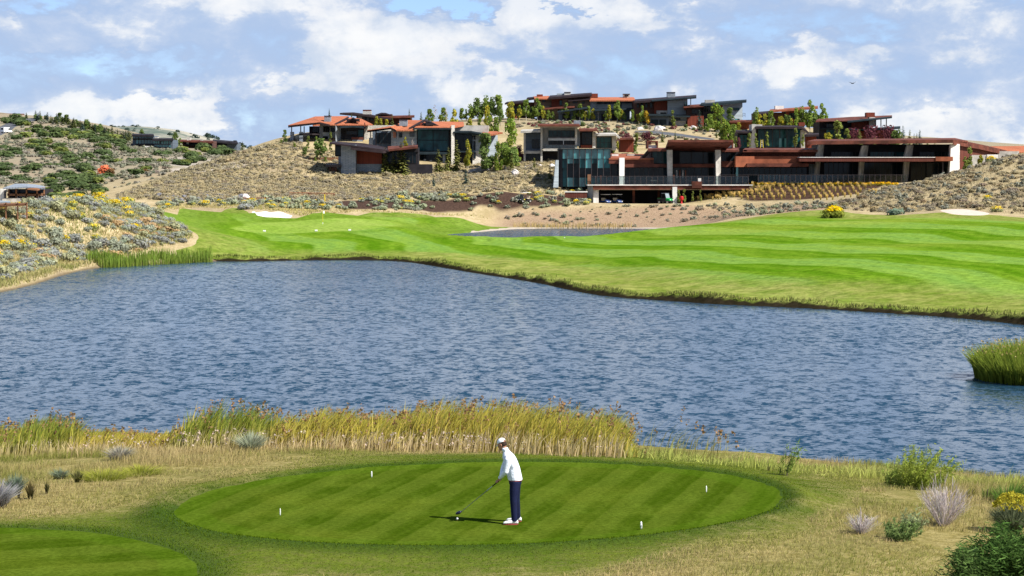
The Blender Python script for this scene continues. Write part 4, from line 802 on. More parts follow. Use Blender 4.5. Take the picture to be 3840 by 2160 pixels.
# broad cattail leaves and brown heads at the left
cth = MB()
for vx in (14, 218, 430, 330, 50, 640, 880, 1130, 265):
    D = random.uniform(58, 61); p = P('V', vx + random.uniform(-6, 6), 1150, D); g = gz(p.x, D); tp = P('V', vx, np.interp(vx, TX, TY) + 4, D); cth.tube([(p.x, D, g), (tp.x, D, tp.z)], .006, 4); cth.tube([(tp.x, D, tp.z - .14), (tp.x, D, tp.z)], .02, 6)
tag(cth.build('cattail_heads', simple('cattail_brown', (.12, .045, .02), .9, .2, 8)), 'brown cattail heads standing above the near reed belt', 'cattails', None, 'stuff')
# sparse reeds right of the belt
reed_belt('stray_reeds', 90, (3.7, 6.3), (56.5, 59), lambda x, y, z: 1.25 - .12 * (x - 3.7) + 0 * z, mixc((.5, .42, .15), (.4, .4, .1), gr), mixc((.5, .4, .1), (.3, .34, .08), gr), .02, 'few tall leaning reed stalks just right of the reed belt', plume=16, lean=(.5, 0))
reed_belt('shore_grass', 9000, (3.2, 19), (53, 61.5), lambda x, y, z: .26 + .5 * vnoise(x, y, 1.7) + .35 * vnoise(x, y, .5), mixc((.38, .40, .10), (.33, .38, .08), gr), mixc((.50, .50, .16), (.40, .46, .10), gr), .022, 'short bright yellow-green grass along the right near shore', cat='grass', thin=lambda x, y: (y < np.interp(x, [3, 8, 14, 20], [61, 59, 56.5, 54])) & (y > np.interp(x, [3, 8, 14, 20], [57.2, 54.2, 51, 48])))
# dry meadow grass of the foreground
n = 210000; y = np.sqrt(rnd(33. ** 2, 62. ** 2, n)); x = rnd(-.30, .30, n) * y; gs = seg_sdf(GREEN, x, y); ls = lake_sd(x, y); k = (gs + vnoise(x, y, 1.6) * 1.4 > -.1) & (ls > .2) & (vnoise(x, y, .8) + vnoise(x + 40, y, 2.6) > -.45); x, y, gs = x[k], y[k], gs[k]; n = len(x)
z = height(x, y); tallf = smooth(0, 4, gs) * smooth(40, 56, y); h = (.04 + .08 * rng.random(n)) * (1 + 1.5 * tallf) * (1 + .8 * vnoise(x, y, 3.)); t = np.clip(vnoise(x, y, 2.4) * 1.6 + .5 + rng.normal(0, .22, n), 0, 1)
lo = lerp((.38, .30, .13), (.17, .20, .035), t); hi = lerp((.68, .53, .27), (.38, .39, .09), t)
tag(blade_obj('dry_grass', blades(np.stack([x, y, z - .01], 1), h, rnd(.006, .015, n), np.stack([rng.normal(.03, .06, n), rng.normal(0, .05, n)], 1), lo, hi)), 'dry straw and green meadow grass around the tee', 'grass', None, 'stuff')
# rough grass between tee and meadow
n = 150000; y = np.sqrt(rnd(33. ** 2, 56. ** 2, n)); x = rnd(-.275, .275, n) * y; gs = seg_sdf(GREEN, x, y); ts = np.minimum(tee_sd(x, y), tee2_sd(x, y)); k = (gs < .8) & (ts > .02); x, y, gs, ts = x[k], y[k], gs[k], ts[k]; n = len(x)
z = height(x, y); ring = np.clip(1 - ts / np.interp(y, [43, 47], [1.1, .40]), 0, 1); h = .012 + .018 * rng.random(n) + .030 * ring; t = np.clip(vnoise(x, y, 1.9) + .5 + rng.normal(0, .2, n), 0, 1) * (1 - ring); lo = lerp((.045, .088, .002), (.13, .16, .015), t); hi = lerp((.105, .18, .006), (.28, .29, .04), t)
tag(blade_obj('rough_grass', blades(np.stack([x, y, z - .005], 1), h, rnd(.008, .018, n), rng.normal(0, .02, (n, 2)), lo, hi)), 'mown green rough grass ringing the tee', 'grass', None, 'stuff')
# overhanging grass on the far banks
n = 50000; i = rng.integers(0, len(LAKE), n); a = np.array(LAKE); b_ = np.roll(a, -1, 0); u = rng.random(n)[:, None]; q = a[i] * (1 - u) + b_[i] * u; q = q + rng.normal(0, .7, (n, 2)); s_ = lake_sd(q[:, 0], q[:, 1]); k = (s_ > .62) & (s_ < 2.6) & (q[:, 1] > 110) & (np.abs(q[:, 0] / q[:, 1]) < .3); q = q[k]; n = len(q)
z = height(q[:, 0], q[:, 1]); tt = np.clip(vnoise(q[:, 0], q[:, 1], 6.) + .5 + rng.normal(0, .2, n), 0, 1); tag(blade_obj('bank_grass', blades(np.column_stack([q, z - .03]), rnd(.12, .36, n), rnd(.03, .09, n), rng.normal(0, .10, (n, 2)), lerp((.06, .09, .02), (.14, .14, .04), tt), lerp((.16, .22, .035), (.34, .33, .11), tt))), 'ragged grass hanging over the far lake bank', 'grass', None, 'stuff')
# far left shore reeds
def far_reeds(name, vx0, vx1, n, D0, D1, hmin, hmax, lo, hi, label, base=WZ - .1):
    D = rnd(D0, D1, n); x = (rnd(vx0, vx1, n) - 1288) / 5009 * D; z = np.maximum(height(x, D), base); ls_ = lake_sd(x, D); k = (rng.random(n) < .75 + vnoise(x, D, 2.5)) & ((ls_ < 2.6) & (ls_ > -1.6) | (D > 300)); x, D, z = x[k], D[k], z[k]; m = len(x)
    tag(blade_obj(name, blades(np.stack([x, D, z], 1), rnd(hmin, hmax, m), rnd(.04, .09, m), rng.normal(0, .12, (m, 2)), cvar(lo, m, .3), cvar(hi, m, .35))), label, 'reeds', None, 'stuff')
far_reeds('far_shore_reeds', 215, 535, 15000, 214, 241, .7, 1.5, (.22, .28, .05), (.20, .32, .05), 'green reeds at the far left end of the lake')
far_reeds('pond_reeds', 1290, 1590, 900, 343, 349, .5, 1.2, (.5, .38, .16), (.6, .45, .2), 'golden reeds along the far pond edge', WZ2)
# reed islet at the right
n = 9000; a = rnd(0, 6.28, n); r = np.sqrt(rng.random(n)); cx, cy = P('V', 2605, 950, 90.)[:2]; x = cx + np.cos(a) * r * 2.6; y = cy + np.sin(a) * r * 3.4; h = (2.1 * (1 - .30 * r ** 2)) * rnd(.6, 1.05, n); out = np.stack([np.cos(a), np.sin(a)], 1) * (r * .5 * h)[:, None] * rnd(.3, 1.3, n)[:, None]
root = empty('reed_islet', (cx, cy, WZ), 'tall clump of green reeds with tan tips standing in the water at the right edge', 'reeds')
v, l, s, c = blades(np.stack([x - cx, y - cy, np.full(n, -.2)], 1), h, rnd(.03, .06, n), out, cvar((.12, .16, .02), n, .3), cvar((.27, .34, .05), n, .35)); o = blade_obj('reed_blades', (v, l, s, c), root)
k = rng.choice(n, 1300); tp = np.stack([x - cx, y - cy, h - .2], 1)[k] + np.column_stack([out[k], np.zeros(len(k))]); k2 = tp[:, 2] > 1.25; v, f = leaf_quads(tp[k2], rnd(.02, .05, k2.sum())); me = np_mesh('seed_heads', v, f); set_col(me, np.repeat(cvar((.40, .30, .12), k2.sum(), .25), 4, 0)); mesh_obj('seed_heads', me, M['leaf'], root)['kind'] = 'stuff'
# pink-beige wildflowers in front of the reeds
n = 300; x = np.concatenate([rnd(-14, 3.5, 100), rng.normal(-1.2, 1.2, 100), rng.normal(-9, 1.5, 100)]); y = rnd(56.2, 58.5, n); z = height(x, y) + rnd(.2, .6, n); V_, C_ = [], []
c0 = np.repeat(np.stack([x, y, z], 1), 4, 0) + rng.normal(0, .035, (n * 4, 3)); v, f = leaf_quads(c0, rnd(.012, .028, n * 4)); me = np_mesh('wildflowers', v, f); set_col(me, np.repeat(cvar((.62, .50, .42), n * 4, .2), 4, 0)); tag(mesh_obj('wildflowers', me, M['leaf']), 'pale pink wildflower heads in front of the reed belt', 'flowers', None, 'stuff')

def slope_grass(name, poly, n, D0, D1, h0, h1, w_, lo, hi, label, ex=()):
    p = scatter_in(poly, n, D0, D1, ex); m = len(p); t = np.clip(vnoise(p[:, 0], p[:, 1], 5.) + .5 + rng.normal(0, .25, m), 0, 1)
    tag(blade_obj(name, blades(p - [0, 0, .03], rnd(h0, h1, m), rnd(.6, 1.4, m) * w_, rng.normal(.03, .12, (m, 2)), lerp(lo[0], lo[1], t), lerp(hi[0], hi[1], t))), label, 'grass', None, 'stuff')
tf = lambda x, y: seg_sdf(TURF, x, y) + .5
slope_grass('slope_grass', left_poly, 60000, 160, 275, .18, .5, .07, ((.42, .34, .16), (.22, .24, .07)), ((.66, .54, .28), (.38, .40, .13)), 'dry straw and olive grass between the sagebrush left of the lake', (tf, lambda x, y: lake_sd(x, y) + .1))
slope_grass('hill_grass', hill, 30000, 340, 470, .2, .5, .13, ((.42, .35, .20), (.30, .26, .14)), ((.60, .51, .31), (.46, .41, .22)), 'straw grass between the scrub of the hillside below the houses', (hx,))
slope_grass('crest_grass', right + [], 14000, 262, 345, .15, .4, .10, ((.45, .37, .22), (.32, .28, .16)), ((.66, .56, .36), (.50, .44, .26)), 'straw grass between the scrub of the right crest', (tf, lambda x, y: seg_sdf(BUNK2, x, y)))
slope_grass('bank_dry_grass', mid, 5000, 295, 380, .08, .25, .10, ((.42, .32, .2), (.34, .26, .16)), ((.58, .46, .30), (.48, .38, .22)), 'thin dry grass on the bare bank behind the pond', (tf, lambda x, y: pond_sd(x, y) - 2))
slope_grass('shore_straw', [(395, 531), (395, 515), (560, 512), (800, 512), (850, 520), (1000, 534), (1200, 540), (1250, 556), (1180, 545), (900, 533), (760, 545), (700, 530), (640, 528), (500, 522)], 6000, 295, 385, .15, .4, .10, ((.42, .36, .14), (.30, .30, .09)), ((.60, .50, .22), (.44, .44, .14)), 'yellow straw grass behind the green and bunker', (tf, lambda x, y: seg_sdf(BUNK, x, y), hx))
# woods on the far hill
bi = rng.integers(0, FH[0].size, 14000); fx, fy_, fz = (a.ravel()[bi] for a in FH); fx = fx + rnd(-14, 14, 14000); px, py = proj(fx, fy_, fz); k = (fy_ > 1700) & (fy_ < 2650) & (px > 250) & (px < 700) & (rng.random(14000) < np.interp(px, [250, 380, 470, 520, 700], [.9, .35, .55, .95, 1.0])) & (vnoise(fx, fy_, 90.) > -.28)
fp = np.stack([fx, fy_, fz - 1.5], 1)[k]; merge_scatter('far_woods', [bush_proto(26, 1, .9, (.05, .075, .06), (.10, .15, .12), .34, 3)], fp, rnd(2.2, 4.8, len(fp)), cvar((1, 1, 1), len(fp), .3), label='dark blue-green woods on the distant hill at the far left')

# ------------------------------------------------------------------ single foreground plants
def fan(n, w_, h, cl, ch, bw, spread=1., root=.06, curve=.35, lean=(0, 0), bush=1):
    a = rnd(0, 6.28, n); r = rnd(0, 1, n) ** .6; p = np.stack([np.cos(a) * root * r, np.sin(a) * root * r, np.zeros(n)], 1); out = np.stack([np.cos(a), np.sin(a)], 1) * (w_ * r * spread)[:, None] + np.asarray(lean)[None]
    return blades(p, h * (1 - .35 * r) * rnd(.6, 1.05, n), rnd(.6, 1.3, n) * bw, out, cvar(cl, n, .25), cvar(ch, n, .25), curve)
def place(name, vx, vy, D, label, cat='shrub'):
    p = P('V', vx, vy, D); return empty(name, (p.x, p.y, gz(p.x, p.y) - .02), label, cat)
def shoots(e, ns, w_, h, cl, ch, lean, per=34):
    """leafy shoots: bent stems with long leaves along them"""
    a = rnd(0, 6.28, ns); r = w_ * rnd(.05, 1, ns) ** .6; hh = h * rnd(.45, 1.12, ns) * (1 - .3 * (r / w_) ** 2); bx = np.cos(a) * r * .55; by = np.sin(a) * r * .55; tx = np.cos(a) * r * .5 + lean * rnd(.3, 1.6, ns); ty = np.sin(a) * r * .5
    k = np.repeat(np.arange(ns), per); t = rnd(.12, 1.0, ns * per); c = np.stack([bx[k] + tx[k] * t ** 1.6, by[k] + ty[k] * t ** 1.6, hh[k] * t], 1) + rng.normal(0, .018, (len(k), 3))
    dl = unit(rng.normal(0, .5, (len(k), 3)) + np.stack([.35 + 0 * t, 0 * t, .75 - .5 * rnd(0, 1, len(k))], 1)); sd = unit(np.cross(dl, rng.normal(size=(len(k), 3))))
    v, f = quads_from(c, dl * rnd(.03, .07, len(k))[:, None], sd * rnd(.005, .010, len(k))[:, None]); me = np_mesh('leaves', v, f); set_col(me, np.repeat(np.clip(cvar(ch, len(k), .3) * (.7 + .4 * t)[:, None], 0, 1), 4, 0)); mesh_obj('leaves', me, M['leaf'], e)
def dead_twigs(e, ns, w_, h):
    P_, H_, L_ = [], [], []
    for i in range(ns):
        a = random.uniform(0, 6.28); r = w_ * random.random() ** .5; hh = h * random.uniform(.55, 1.1) * (1 - .35 * (r / w_) ** 2); dx, dy = math.cos(a) * r + .05, math.sin(a) * r
        P_.append((dx * .12, dy * .12, 0)); H_.append(hh); L_.append((dx, dy))
        for j in range(7):
            t = random.uniform(.3, .9); P_.append((dx * (.12 + .8 * t), dy * (.12 + .8 * t), hh * t)); H_.append(hh * random.uniform(.12, .32)); L_.append((dx * random.uniform(.0, .35) + random.gauss(0, .05), dy * random.uniform(0, .35) + random.gauss(0, .05)))
    n = len(P_); blade_obj('twigs', blades(np.array(P_), np.array(H_), rnd(.007, .016, n), np.array(L_), cvar((.36, .30, .28), n, .25), cvar((.62, .56, .55), n, .25), .55), e)
for (vx, D, w_, h, n, lab) in [(2165, 41.5, .40, .48, 330, 'small dead shrub of bare grey-white twigs right of the tee, the lower of two'), (2372, 43.5, .68, 1.08, 560, 'tall dead shrub of bare grey-lilac twigs between the tee and the yellow-topped bush')]:
    e = place('dead_shrub', vx, 1340, D, lab); dead_twigs(e, n // 5, w_, h)
    mb = MB()
    for i in range(14): a = random.uniform(0, 6.28); r = w_ * random.uniform(.3, .8); mb.tube([(0, 0, -.03), (r * .4 * math.cos(a), r * .4 * math.sin(a), h * .35), (r * math.cos(a), r * math.sin(a), h * .75)], [.014, .009, .003], 4)
    mb.build('stems', M['bark_w'], e)
e = place('rabbitbrush', 2545, 1310, 43.0, 'rounded grey-green bush with a mustard-yellow crown at the right edge'); blade_obj('foliage', fan(1800, .52, .80, (.12, .15, .08), (.24, .28, .16), .02, root=.12), e)
n = 700; a = rnd(0, 6.28, n); r = rnd(0, 1, n) ** .5; c = np.stack([np.cos(a) * r * .42, np.sin(a) * r * .42, .92 - .30 * r ** 2 + rnd(-.08, .03, n)], 1); v, f = leaf_quads(c, rnd(.012, .03, n)); me = np_mesh('flowers', v, f); set_col(me, np.repeat(cvar((.42, .37, .04), n, .25), 4, 0)); mesh_obj('flowers', me, M['leaf'], e)['kind'] = 'stuff'
for (vx, vy, D, w_, h, n, cl, ch, lab, nm) in [(2262, 1360, 40.8, .42, .45, 900, (.10, .15, .05), (.20, .28, .09), 'low green bushy weed with tiny yellow flowers between the two dead shrubs', 'green_shrub'), (2290, 1330, 42.5, .35, .5, 500, (.16, .2, .1), (.28, .32, .16), 'grey-green shrub behind the low green weed right of the tee', 'green_shrub'),
   (1975, 1165, 53, .34, 1.25, 240, (.12, .2, .04), (.18, .27, .05), 'slim willow sapling with leaning shoots on the right near shore', 'willow_sapling'), (2310, 1190, 50.5, .85, 1.15, 2900, (.24, .28, .05), (.30, .36, .06), 'wide bright green willow bush on the right near shore', 'willow_bush'), (2255, 1190, 51, .5, .8, 900, (.24, .28, .05), (.3, .36, .08), 'smaller willow bush just left of the wide willow bush', 'willow_bush'),
   (2545, 1235, 47.5, .45, .75, 420, (.12, .2, .04), (.17, .28, .05), 'upright green reeds at the right edge behind the yellow-topped bush', 'reed_tuft'), (2490, 1230, 48.5, .25, .5, 120, (.2, .24, .06), (.25, .3, .08), 'sparse reed tuft left of the upright reeds at the right edge', 'reed_tuft'), (2440, 1220, 49, .12, .4, 50, (.3, .3, .08), (.4, .35, .1), 'thin yellowish reed tuft right of the wide willow bush', 'reed_tuft'),
   (1935, 1140, 55, .1, .25, 40, (.3, .3, .1), (.4, .4, .12), 'tiny dry tuft left of the willow sapling', 'reed_tuft'), (38, 1235, 47, .28, .62, 420, (.12, .14, .10), (.25, .32, .22), 'teal-grey sagebrush among the dry grass at the left edge', 'sagebrush'), (-10, 1255, 45, .55, .8, 900, (.28, .25, .24), (.42, .42, .42), 'large grey sagebrush cut off by the left edge', 'sagebrush'), (150, 1195, 50, .28, .35, 300, (.16, .18, .12), (.28, .34, .22), 'small green-grey sagebrush behind the dark weeds', 'sagebrush'), (630, 1150, 56.5, .55, .72, 600, (.28, .3, .22), (.42, .46, .32), 'pale grey-green sagebrush in front of the reeds, left of centre', 'sagebrush'), (300, 1180, 54.5, .5, .5, 450, (.3, .27, .22), (.4, .38, .3), 'grey twiggy shrub in front of the left reeds', 'sagebrush'),
   (76, 1255, 46.2, .14, .55, 120, (.05, .06, .02), (.16, .12, .05), 'dark brown-green dock weed, tallest of three on the left', 'dock_weed'), (47, 1250, 46.4, .05, .28, 40, (.06, .05, .02), (.12, .10, .04), 'shortest dark dock weed by the left sagebrush', 'dock_weed'), (118, 1250, 46.8, .07, .42, 60, (.07, .08, .02), (.14, .13, .05), 'slim dark dock weed right of the tallest one', 'dock_weed'), (195, 1230, 49, .18, .42, 160, (.08, .09, .03), (.2, .2, .07), 'broad dark dock weed before the yellow-green grass patch', 'dock_weed'),
   (260, 1225, 49.5, .6, .36, 700, (.2, .24, .03), (.42, .42, .07), 'yellow-green grass patch on the left bank, left of two', 'grass_patch'), (355, 1215, 50.5, .55, .33, 600, (.2, .24, .03), (.42, .42, .07), 'yellow-green grass patch on the left bank, right of two', 'grass_patch')]:
    e = place(nm, vx, vy, D, lab, 'weed' if 'weed' in nm else ('grass' if 'grass' in nm else ('reeds' if 'reed' in nm else 'shrub'))); ln = (-.0, 0) if nm in ('sagebrush', 'dock_weed', 'grass_patch') else (.22 * h, 0)
    if nm in ('willow_bush', 'willow_sapling', 'green_shrub'): shoots(e, max(5, n // 26), w_, h, cl, ch, ln[0])
    else: blade_obj('leaves', fan(n, w_, h, cl, ch, .012 if nm == 'grass_patch' else .02, root=w_ * (.75 if nm in ('willow_bush', 'grass_patch', 'reed_tuft') else .3), lean=ln), e)
    mb = MB()
    for i in range(5): a = random.uniform(0, 6.28); r = w_ * .4; mb.tube([(r * .6 * math.cos(a), r * .6 * math.sin(a), -.03), (r * math.cos(a) + ln[0] * .4, r * math.sin(a), h * .6)], [.008, .003], 4)
    mb.build('stems', M['bark'], e)
# willow bushes of the bottom right corner
for (vx, vy, D, R_, H_, n, cc, lab) in [(2545, 1560, 35.5, 1.0, 1.32, 13000, (.07, .13, .03), 'dark green willow bush with drooping leaves filling the bottom right corner'), (2432, 1530, 35.2, .42, .92, 3600, (.09, .15, .04), 'smaller willow bush at the left foot of the corner willow')]:
    p = P('V', vx, vy, D); g = gz(p.x, p.y); e = empty('willow_bush', (p.x, p.y, g - .05), lab, 'shrub'); m_ = 26; sc_a = rnd(0, 6.28, m_); sc_r = rnd(.1, 1, m_) * R_; sc_h = H_ * (1 - .45 * (sc_r / R_) ** 2) * rnd(.85, 1.05, m_)
    k = rng.integers(0, m_, n); t = rnd(.15, 1, n); c = np.stack([np.cos(sc_a[k]) * sc_r[k] * t ** .8, np.sin(sc_a[k]) * sc_r[k] * t ** .8, sc_h[k] * t], 1) + rng.normal(0, .11, (n, 3)) * [1, 1, .7]; dl = unit(rng.normal(0, .45, size=(n, 3)) + [-.75, 0, .1]); sd = unit(np.cross(dl, rng.normal(size=(n, 3))))
    v, f = quads_from(c, dl * rnd(.035, .07, n)[:, None], sd * rnd(.006, .011, n)[:, None]); me = np_mesh('leaves', v, f); cl_ = cvar(cc, n, .35) * np.where(rng.random(n) < .18, 2.0, 1)[:, None]; set_col(me, np.repeat(np.clip(cl_, 0, 1), 4, 0)); mesh_obj('leaves', me, M['leaf'], e)
    mb = MB(); [mb.tube([(0, 0, 0), (math.cos(sc_a[i]) * sc_r[i] * .5, math.sin(sc_a[i]) * sc_r[i] * .5, sc_h[i] * .5), (math.cos(sc_a[i]) * sc_r[i], math.sin(sc_a[i]) * sc_r[i], sc_h[i] * .95)], [.012, .008, .003], 4) for i in range(m_)]; mb.build('stems', M['bark'], e)

# ------------------------------------------------------------------ buildings
class Bld:
    def __init__(s, view, name, label, cat, x, y, D, group=None):
        s.vw = view; s.D = D; s.o = P(view, x, y, D); s.root = empty(name, s.o, label, cat, group)
    def p(s, x, y, d): return P(s.vw, x, y, s.D + d)
    def hexa(s, mb, x0, y0, x1, y1, d0=0, d1=None, th=6, yt1=None, yb1=None, x0b=None, x1b=None, ext=0):
        d1 = d0 if d1 is None else d1; yt1 = y0 if yt1 is None else yt1; yb1 = y1 if yb1 is None else yb1
        tl, tr = s.p(x0, y0, d0), s.p(x1, yt1, d1); bl, br = s.p(x0 if x0b is None else x0b, y1, d0), s.p(x1 if x1b is None else x1b, yb1, d1)
        bl.z -= ext; br.z -= ext; k = Vector((0, th, 0))
        mb.solid([bl, br, br + k, bl + k], [tl, tr, tr + k, tl + k]); return mb
    def wall(s, *a, m='taupe', n='wall', par=None, **k):
        return s.hexa(MB(), *a, **k).build(n, M[m], par or s.root, s.o)
    def many(s, lst, m='steel', n='column', par=None, **k):
        return [s.wall(*q, m=m, n=n, par=par, **k) for q in lst]
    def slab(s, pts, th=.35, m='roof_d', n='roof', par=None):
        t = [s.p(*q) for q in pts]; b = [q - Vector((0, 0, th)) for q in t]
        return MB().solid(b, t).build(n, M[m], par or s.root, s.o)
    def win(s, x0, y0, x1, y1, nx=2, ny=1, d0=0, d1=None, g='glass', m='steel', fr=.07, yt1=None):
        d1 = d0 if d1 is None else d1; yt1 = y0 if yt1 is None else yt1
        tl, tr = s.p(x0, y0, d0), s.p(x1, yt1, d1); bl, br = s.p(x0, y1, d0), s.p(x1, y1, d1)
        nrm = (br - bl).cross(tl - bl).normalized(); nrm = nrm if nrm.y < 0 else -nrm
        L = lambda u, v: (bl * (1 - u) + br * u) * (1 - v) + (tl * (1 - u) + tr * u) * v
        W_ = (br - bl).length; H_ = (tl - bl).length; mb = MB(); au, av = fr / W_, fr / H_
        def bar(u0, u1, v0, v1):
            q = [L(u0, v0), L(u1, v0), L(u1, v1), L(u0, v1)]; mb.solid([a - nrm * .02 for a in q], [a + nrm * .10 for a in q])
        for i in range(nx + 1): u = i / nx; bar(max(0, u - au / 2), min(1, u + au / 2), 0, 1)
        for j in range(ny + 1): v = j / ny; bar(au, 1 - au, max(0, v - av / 2), min(1, v + av / 2))
        f = mb.build('window', M[m], s.root, s.o)
        q = [L(0.01, 0.01), L(.99, 0.01), L(.99, .99), L(0.01, .99)]; MB().solid([a - nrm * .01 for a in q], [a + nrm * .04 for a in q]).build('pane', M[g], f, s.o)
        return f
    def chim(s, x0, y0, x1, y1, d=4, th=1.6, m='stone_lt', cap=True):
        c = s.wall(x0, y0 + (4 if cap else 0), x1, y1, m=m, n='chimney', d0=d, th=th)
        if cap: s.wall(x0 - 3, y0, x1 + 3, y0 + 4, m='roof_d', n='chimney_cap', par=c, d0=d - .15, th=th + .3)
        return c

# A1: orange-roofed house at the left end of the hillside
b = Bld('A', 'hillside_house', 'orange-roofed stone house with a wide porch at the left end of the hillside', 'house', 500, 600, 445)
b.wall(335, 430, 445, 628, m='dark', d0=2, ext=2)
b.win(370, 436, 432, 492, 3, 1, 2, g='glass'); b.win(345, 535, 435, 612, 4, 1, 2)
b.wall(440, 400, 475, 628, m='stone', d0=0, ext=2); b.wall(475, 400, 557, 628, m='grey', d0=-.5, d1=.5, ext=2)
b.win(480, 432, 545, 492, 3, 1, -.6, .3); b.win(480, 535, 530, 595, 2, 1, -.6, .2)
b.wall(557, 412, 612, 600, m='grey', d0=1.5, ext=2); b.win(562, 448, 605, 488, 2, 1, 1.4)
b.slab([(228, 505, -3), (445, 505, -3), (445, 498, 4), (228, 498, 4)], .35, 'steel', 'balcony')
for x in (135, 230): b.wall(x, 488, x + 36, 632, m='stone', n='stone_pier', d0=-3 if x > 200 else -1, th=1.2, ext=2)
b.many([(145, 425, 155, 490), (240, 428, 250, 490), (276, 430, 286, 500)], th=.25, d0=-2.5)
b.slab([(113, 418, -4.5), (460, 386, -4), (552, 410, -4), (480, 372, 2), (400, 326, 9), (385, 330, 9)], .22, 'roof_o')
b.slab([(460, 384, -3.8), (552, 410, -3.8), (650, 411, -3), (745, 322, 9), (395, 326, 9), (385, 352, 4)], .22, 'roof_o')
b.slab([(640, 411, -3), (1005, 412, -2), (930, 372, 4), (880, 350, 8), (760, 336, 6)], .22, 'roof_o')
b.slab([(113, 423, -4.6), (440, 387, -4.4), (552, 412, -4.2), (552, 417, -4.2), (440, 393, -4.4), (113, 430, -4.6)], .3, 'roof_d', 'fascia')
b.slab([(600, 402, -3.3), (745, 326, 3), (752, 332, 3), (618, 408, -3.3)], .25, 'roof_d', 'fascia')
b.wall(728, 352, 862, 380, m='dark', n='gable', d0=-1.2, th=1, yt1=352); b.slab([(722, 382, -2), (790, 338, -1.8), (864, 378, -2), (800, 334, 5)], .2, 'roof_d', 'gable_roof')
b.slab([(370, 412, -3.9), (445, 396, -3.9), (445, 418, -4), (372, 420, -4)], .2, 'roof_o', 'porch_roof')
b.chim(492, 318, 560, 386, 0, 1.8, 'stone')
b.wall(610, 416, 950, 640, m='stone_lt', d0=0, th=5, ext=2); b.wall(612, 420, 668, 600, m='stone', d0=-3.5, d1=-.5, th=.8, ext=1)
b.wall(668, 440, 912, 640, m='dark', d0=-.35, th=.3, ext=1, n='recessed_wall'); b.slab([(655, 432, -4), (800, 424, -4), (938, 440, -4), (935, 430, 1), (660, 424, 1)], .35, 'roof_t', 'flat_roof')
b.win(725, 480, 838, 516, 6, 1, -.5); b.win(845, 464, 906, 540, 1, 1, -.5, g='glass_t', m='roof_t', fr=.18); b.wall(780, 545, 900, 610, m='rust_d', d0=-2, th=1, n='panel')
b.wall(786, 572, 896, 612, m='stone', d0=-2.3, th=.3, n='low_wall'); b.many([(912, 392, 922, 460)], th=.3, d0=-4, m='rust')
b.wall(918, 420, 1230, 640, m='stone_lt', d0=1, th=5, ext=2)

# A2: long dark roof behind
b = Bld('A', 'ridge_house', 'dark long-roofed house on the ridge behind the orange roofs, with a pale twin chimney', 'house', 1000, 395, 482)
b.wall(830, 300, 1190, 420, m='brown', d0=0, th=8, yt1=345, ext=2); b.wall(845, 316, 890, 350, m='grey', d0=-.3, th=.2, n='panel'); b.wall(1190, 330, 1400, 420, m='rust_d', d0=1, th=7, ext=2)
b.slab([(655, 290, -4), (800, 291, -4), (1200, 345, -3), (1200, 335, 6), (800, 283, 7), (690, 286, 6)], .4, 'roof_d')
b.slab([(1040, 330, -2), (1440, 322, -2), (1440, 312, 6), (1110, 320, 6)], .4, 'rust')
b.slab([(1030, 306, 1), (1092, 294, 1), (1145, 296, 1), (1208, 315, 1), (1140, 288, 8), (1092, 286, 8)], .3, 'roof_d', 'upper_roof')
b.wall(1035, 302, 1200, 330, m='brown', d0=2, th=5); b.many([(948, 318, 957, 380), (905, 310, 912, 360)], th=.3, d0=-3)
c = b.wall(897, 272, 987, 305, m='stone_lt', n='chimney', d0=2, th=1.8)
for x in (897, 920, 943, 966): b.wall(x, 256, x + 20, 270, m='rust_d', n='chimney_pot', par=c, d0=2.2, th=1)
b.win(900, 330, 1010, 372, 5, 1, -.1)

# A3: middle orange house with the tall glass room
b = Bld('A', 'glass_fronted_house', 'orange-roofed house with a tall dark glass room and a tall stone fin', 'house', 1550, 750, 427)
b.wall(1000, 478, 1195, 660, m='blue', d0=3, ext=1); b.win(1040, 498, 1190, 610, 4, 1, 2.9, g='glass'); b.wall(960, 550, 1000, 640, m='stone', d0=-2, th=1.2, n='stone_pier')
b.many([(974, 476, 983, 552), (1030, 482, 1041, 630)], th=.25, d0=-2.5)
b.wall(1195, 450, 1265, 660, m='stone', d0=-1.5, d1=-2.5, ext=1); b.many([(1216, 490, 1222, 550), (1227, 490, 1233, 550), (1238, 490, 1244, 550)], m='roof_o', n='slit_window', d0=-2.6, th=.3)
b.wall(1265, 470, 1465, 660, m='grey', d0=-2, d1=0, ext=1); b.win(1280, 500, 1311, 549, 1, 1, -2, -1.7); b.wall(1390, 478, 1440, 540, m='blue', d0=-.9, d1=-.5, th=.5, n='recessed_wall')
b.wall(1465, 455, 1822, 705, m='dark', d0=0, th=7); b.win(1472, 462, 1800, 690, 2, 2, -.15, g='glass_t', m='roof_t', fr=.16); b.wall(1800, 462, 1824, 700, m='dark', d0=-.2, th=.3)
b.slab([(1455, 703, -2.5), (1832, 703, -2.5), (1832, 694, 0), (1455, 694, 0)], .45, 'roof_t', 'balcony')
b.wall(1470, 705, 1830, 822, m='dark', d0=.4, th=6, ext=1.5); b.many([(1465, 705, 1492, 822), (1736, 705, 1765, 822)], m='stone', n='stone_pier', d0=-1.5, th=.8, ext=1)
b.win(1500, 715, 1735, 815, 5, 1, .2); b.many([(1538, 775, 1560, 815), (1600, 785, 1622, 815)], m='conc', n='planter', d0=-1, th=.5)
b.wall(1826, 418, 1860, 822, m='stone_lt', n='stone_fin', d0=-3, d1=-2.6, th=5, ext=2); b.wall(1845, 420, 2218, 500, m='conc', n='parapet_wall', d0=2, th=5)
b.wall(1858, 480, 2050, 700, m='dark', d0=0, th=5); b.win(1868, 492, 2046, 682, 2, 2, -.1, g='glass', m='roof_t', fr=.1)
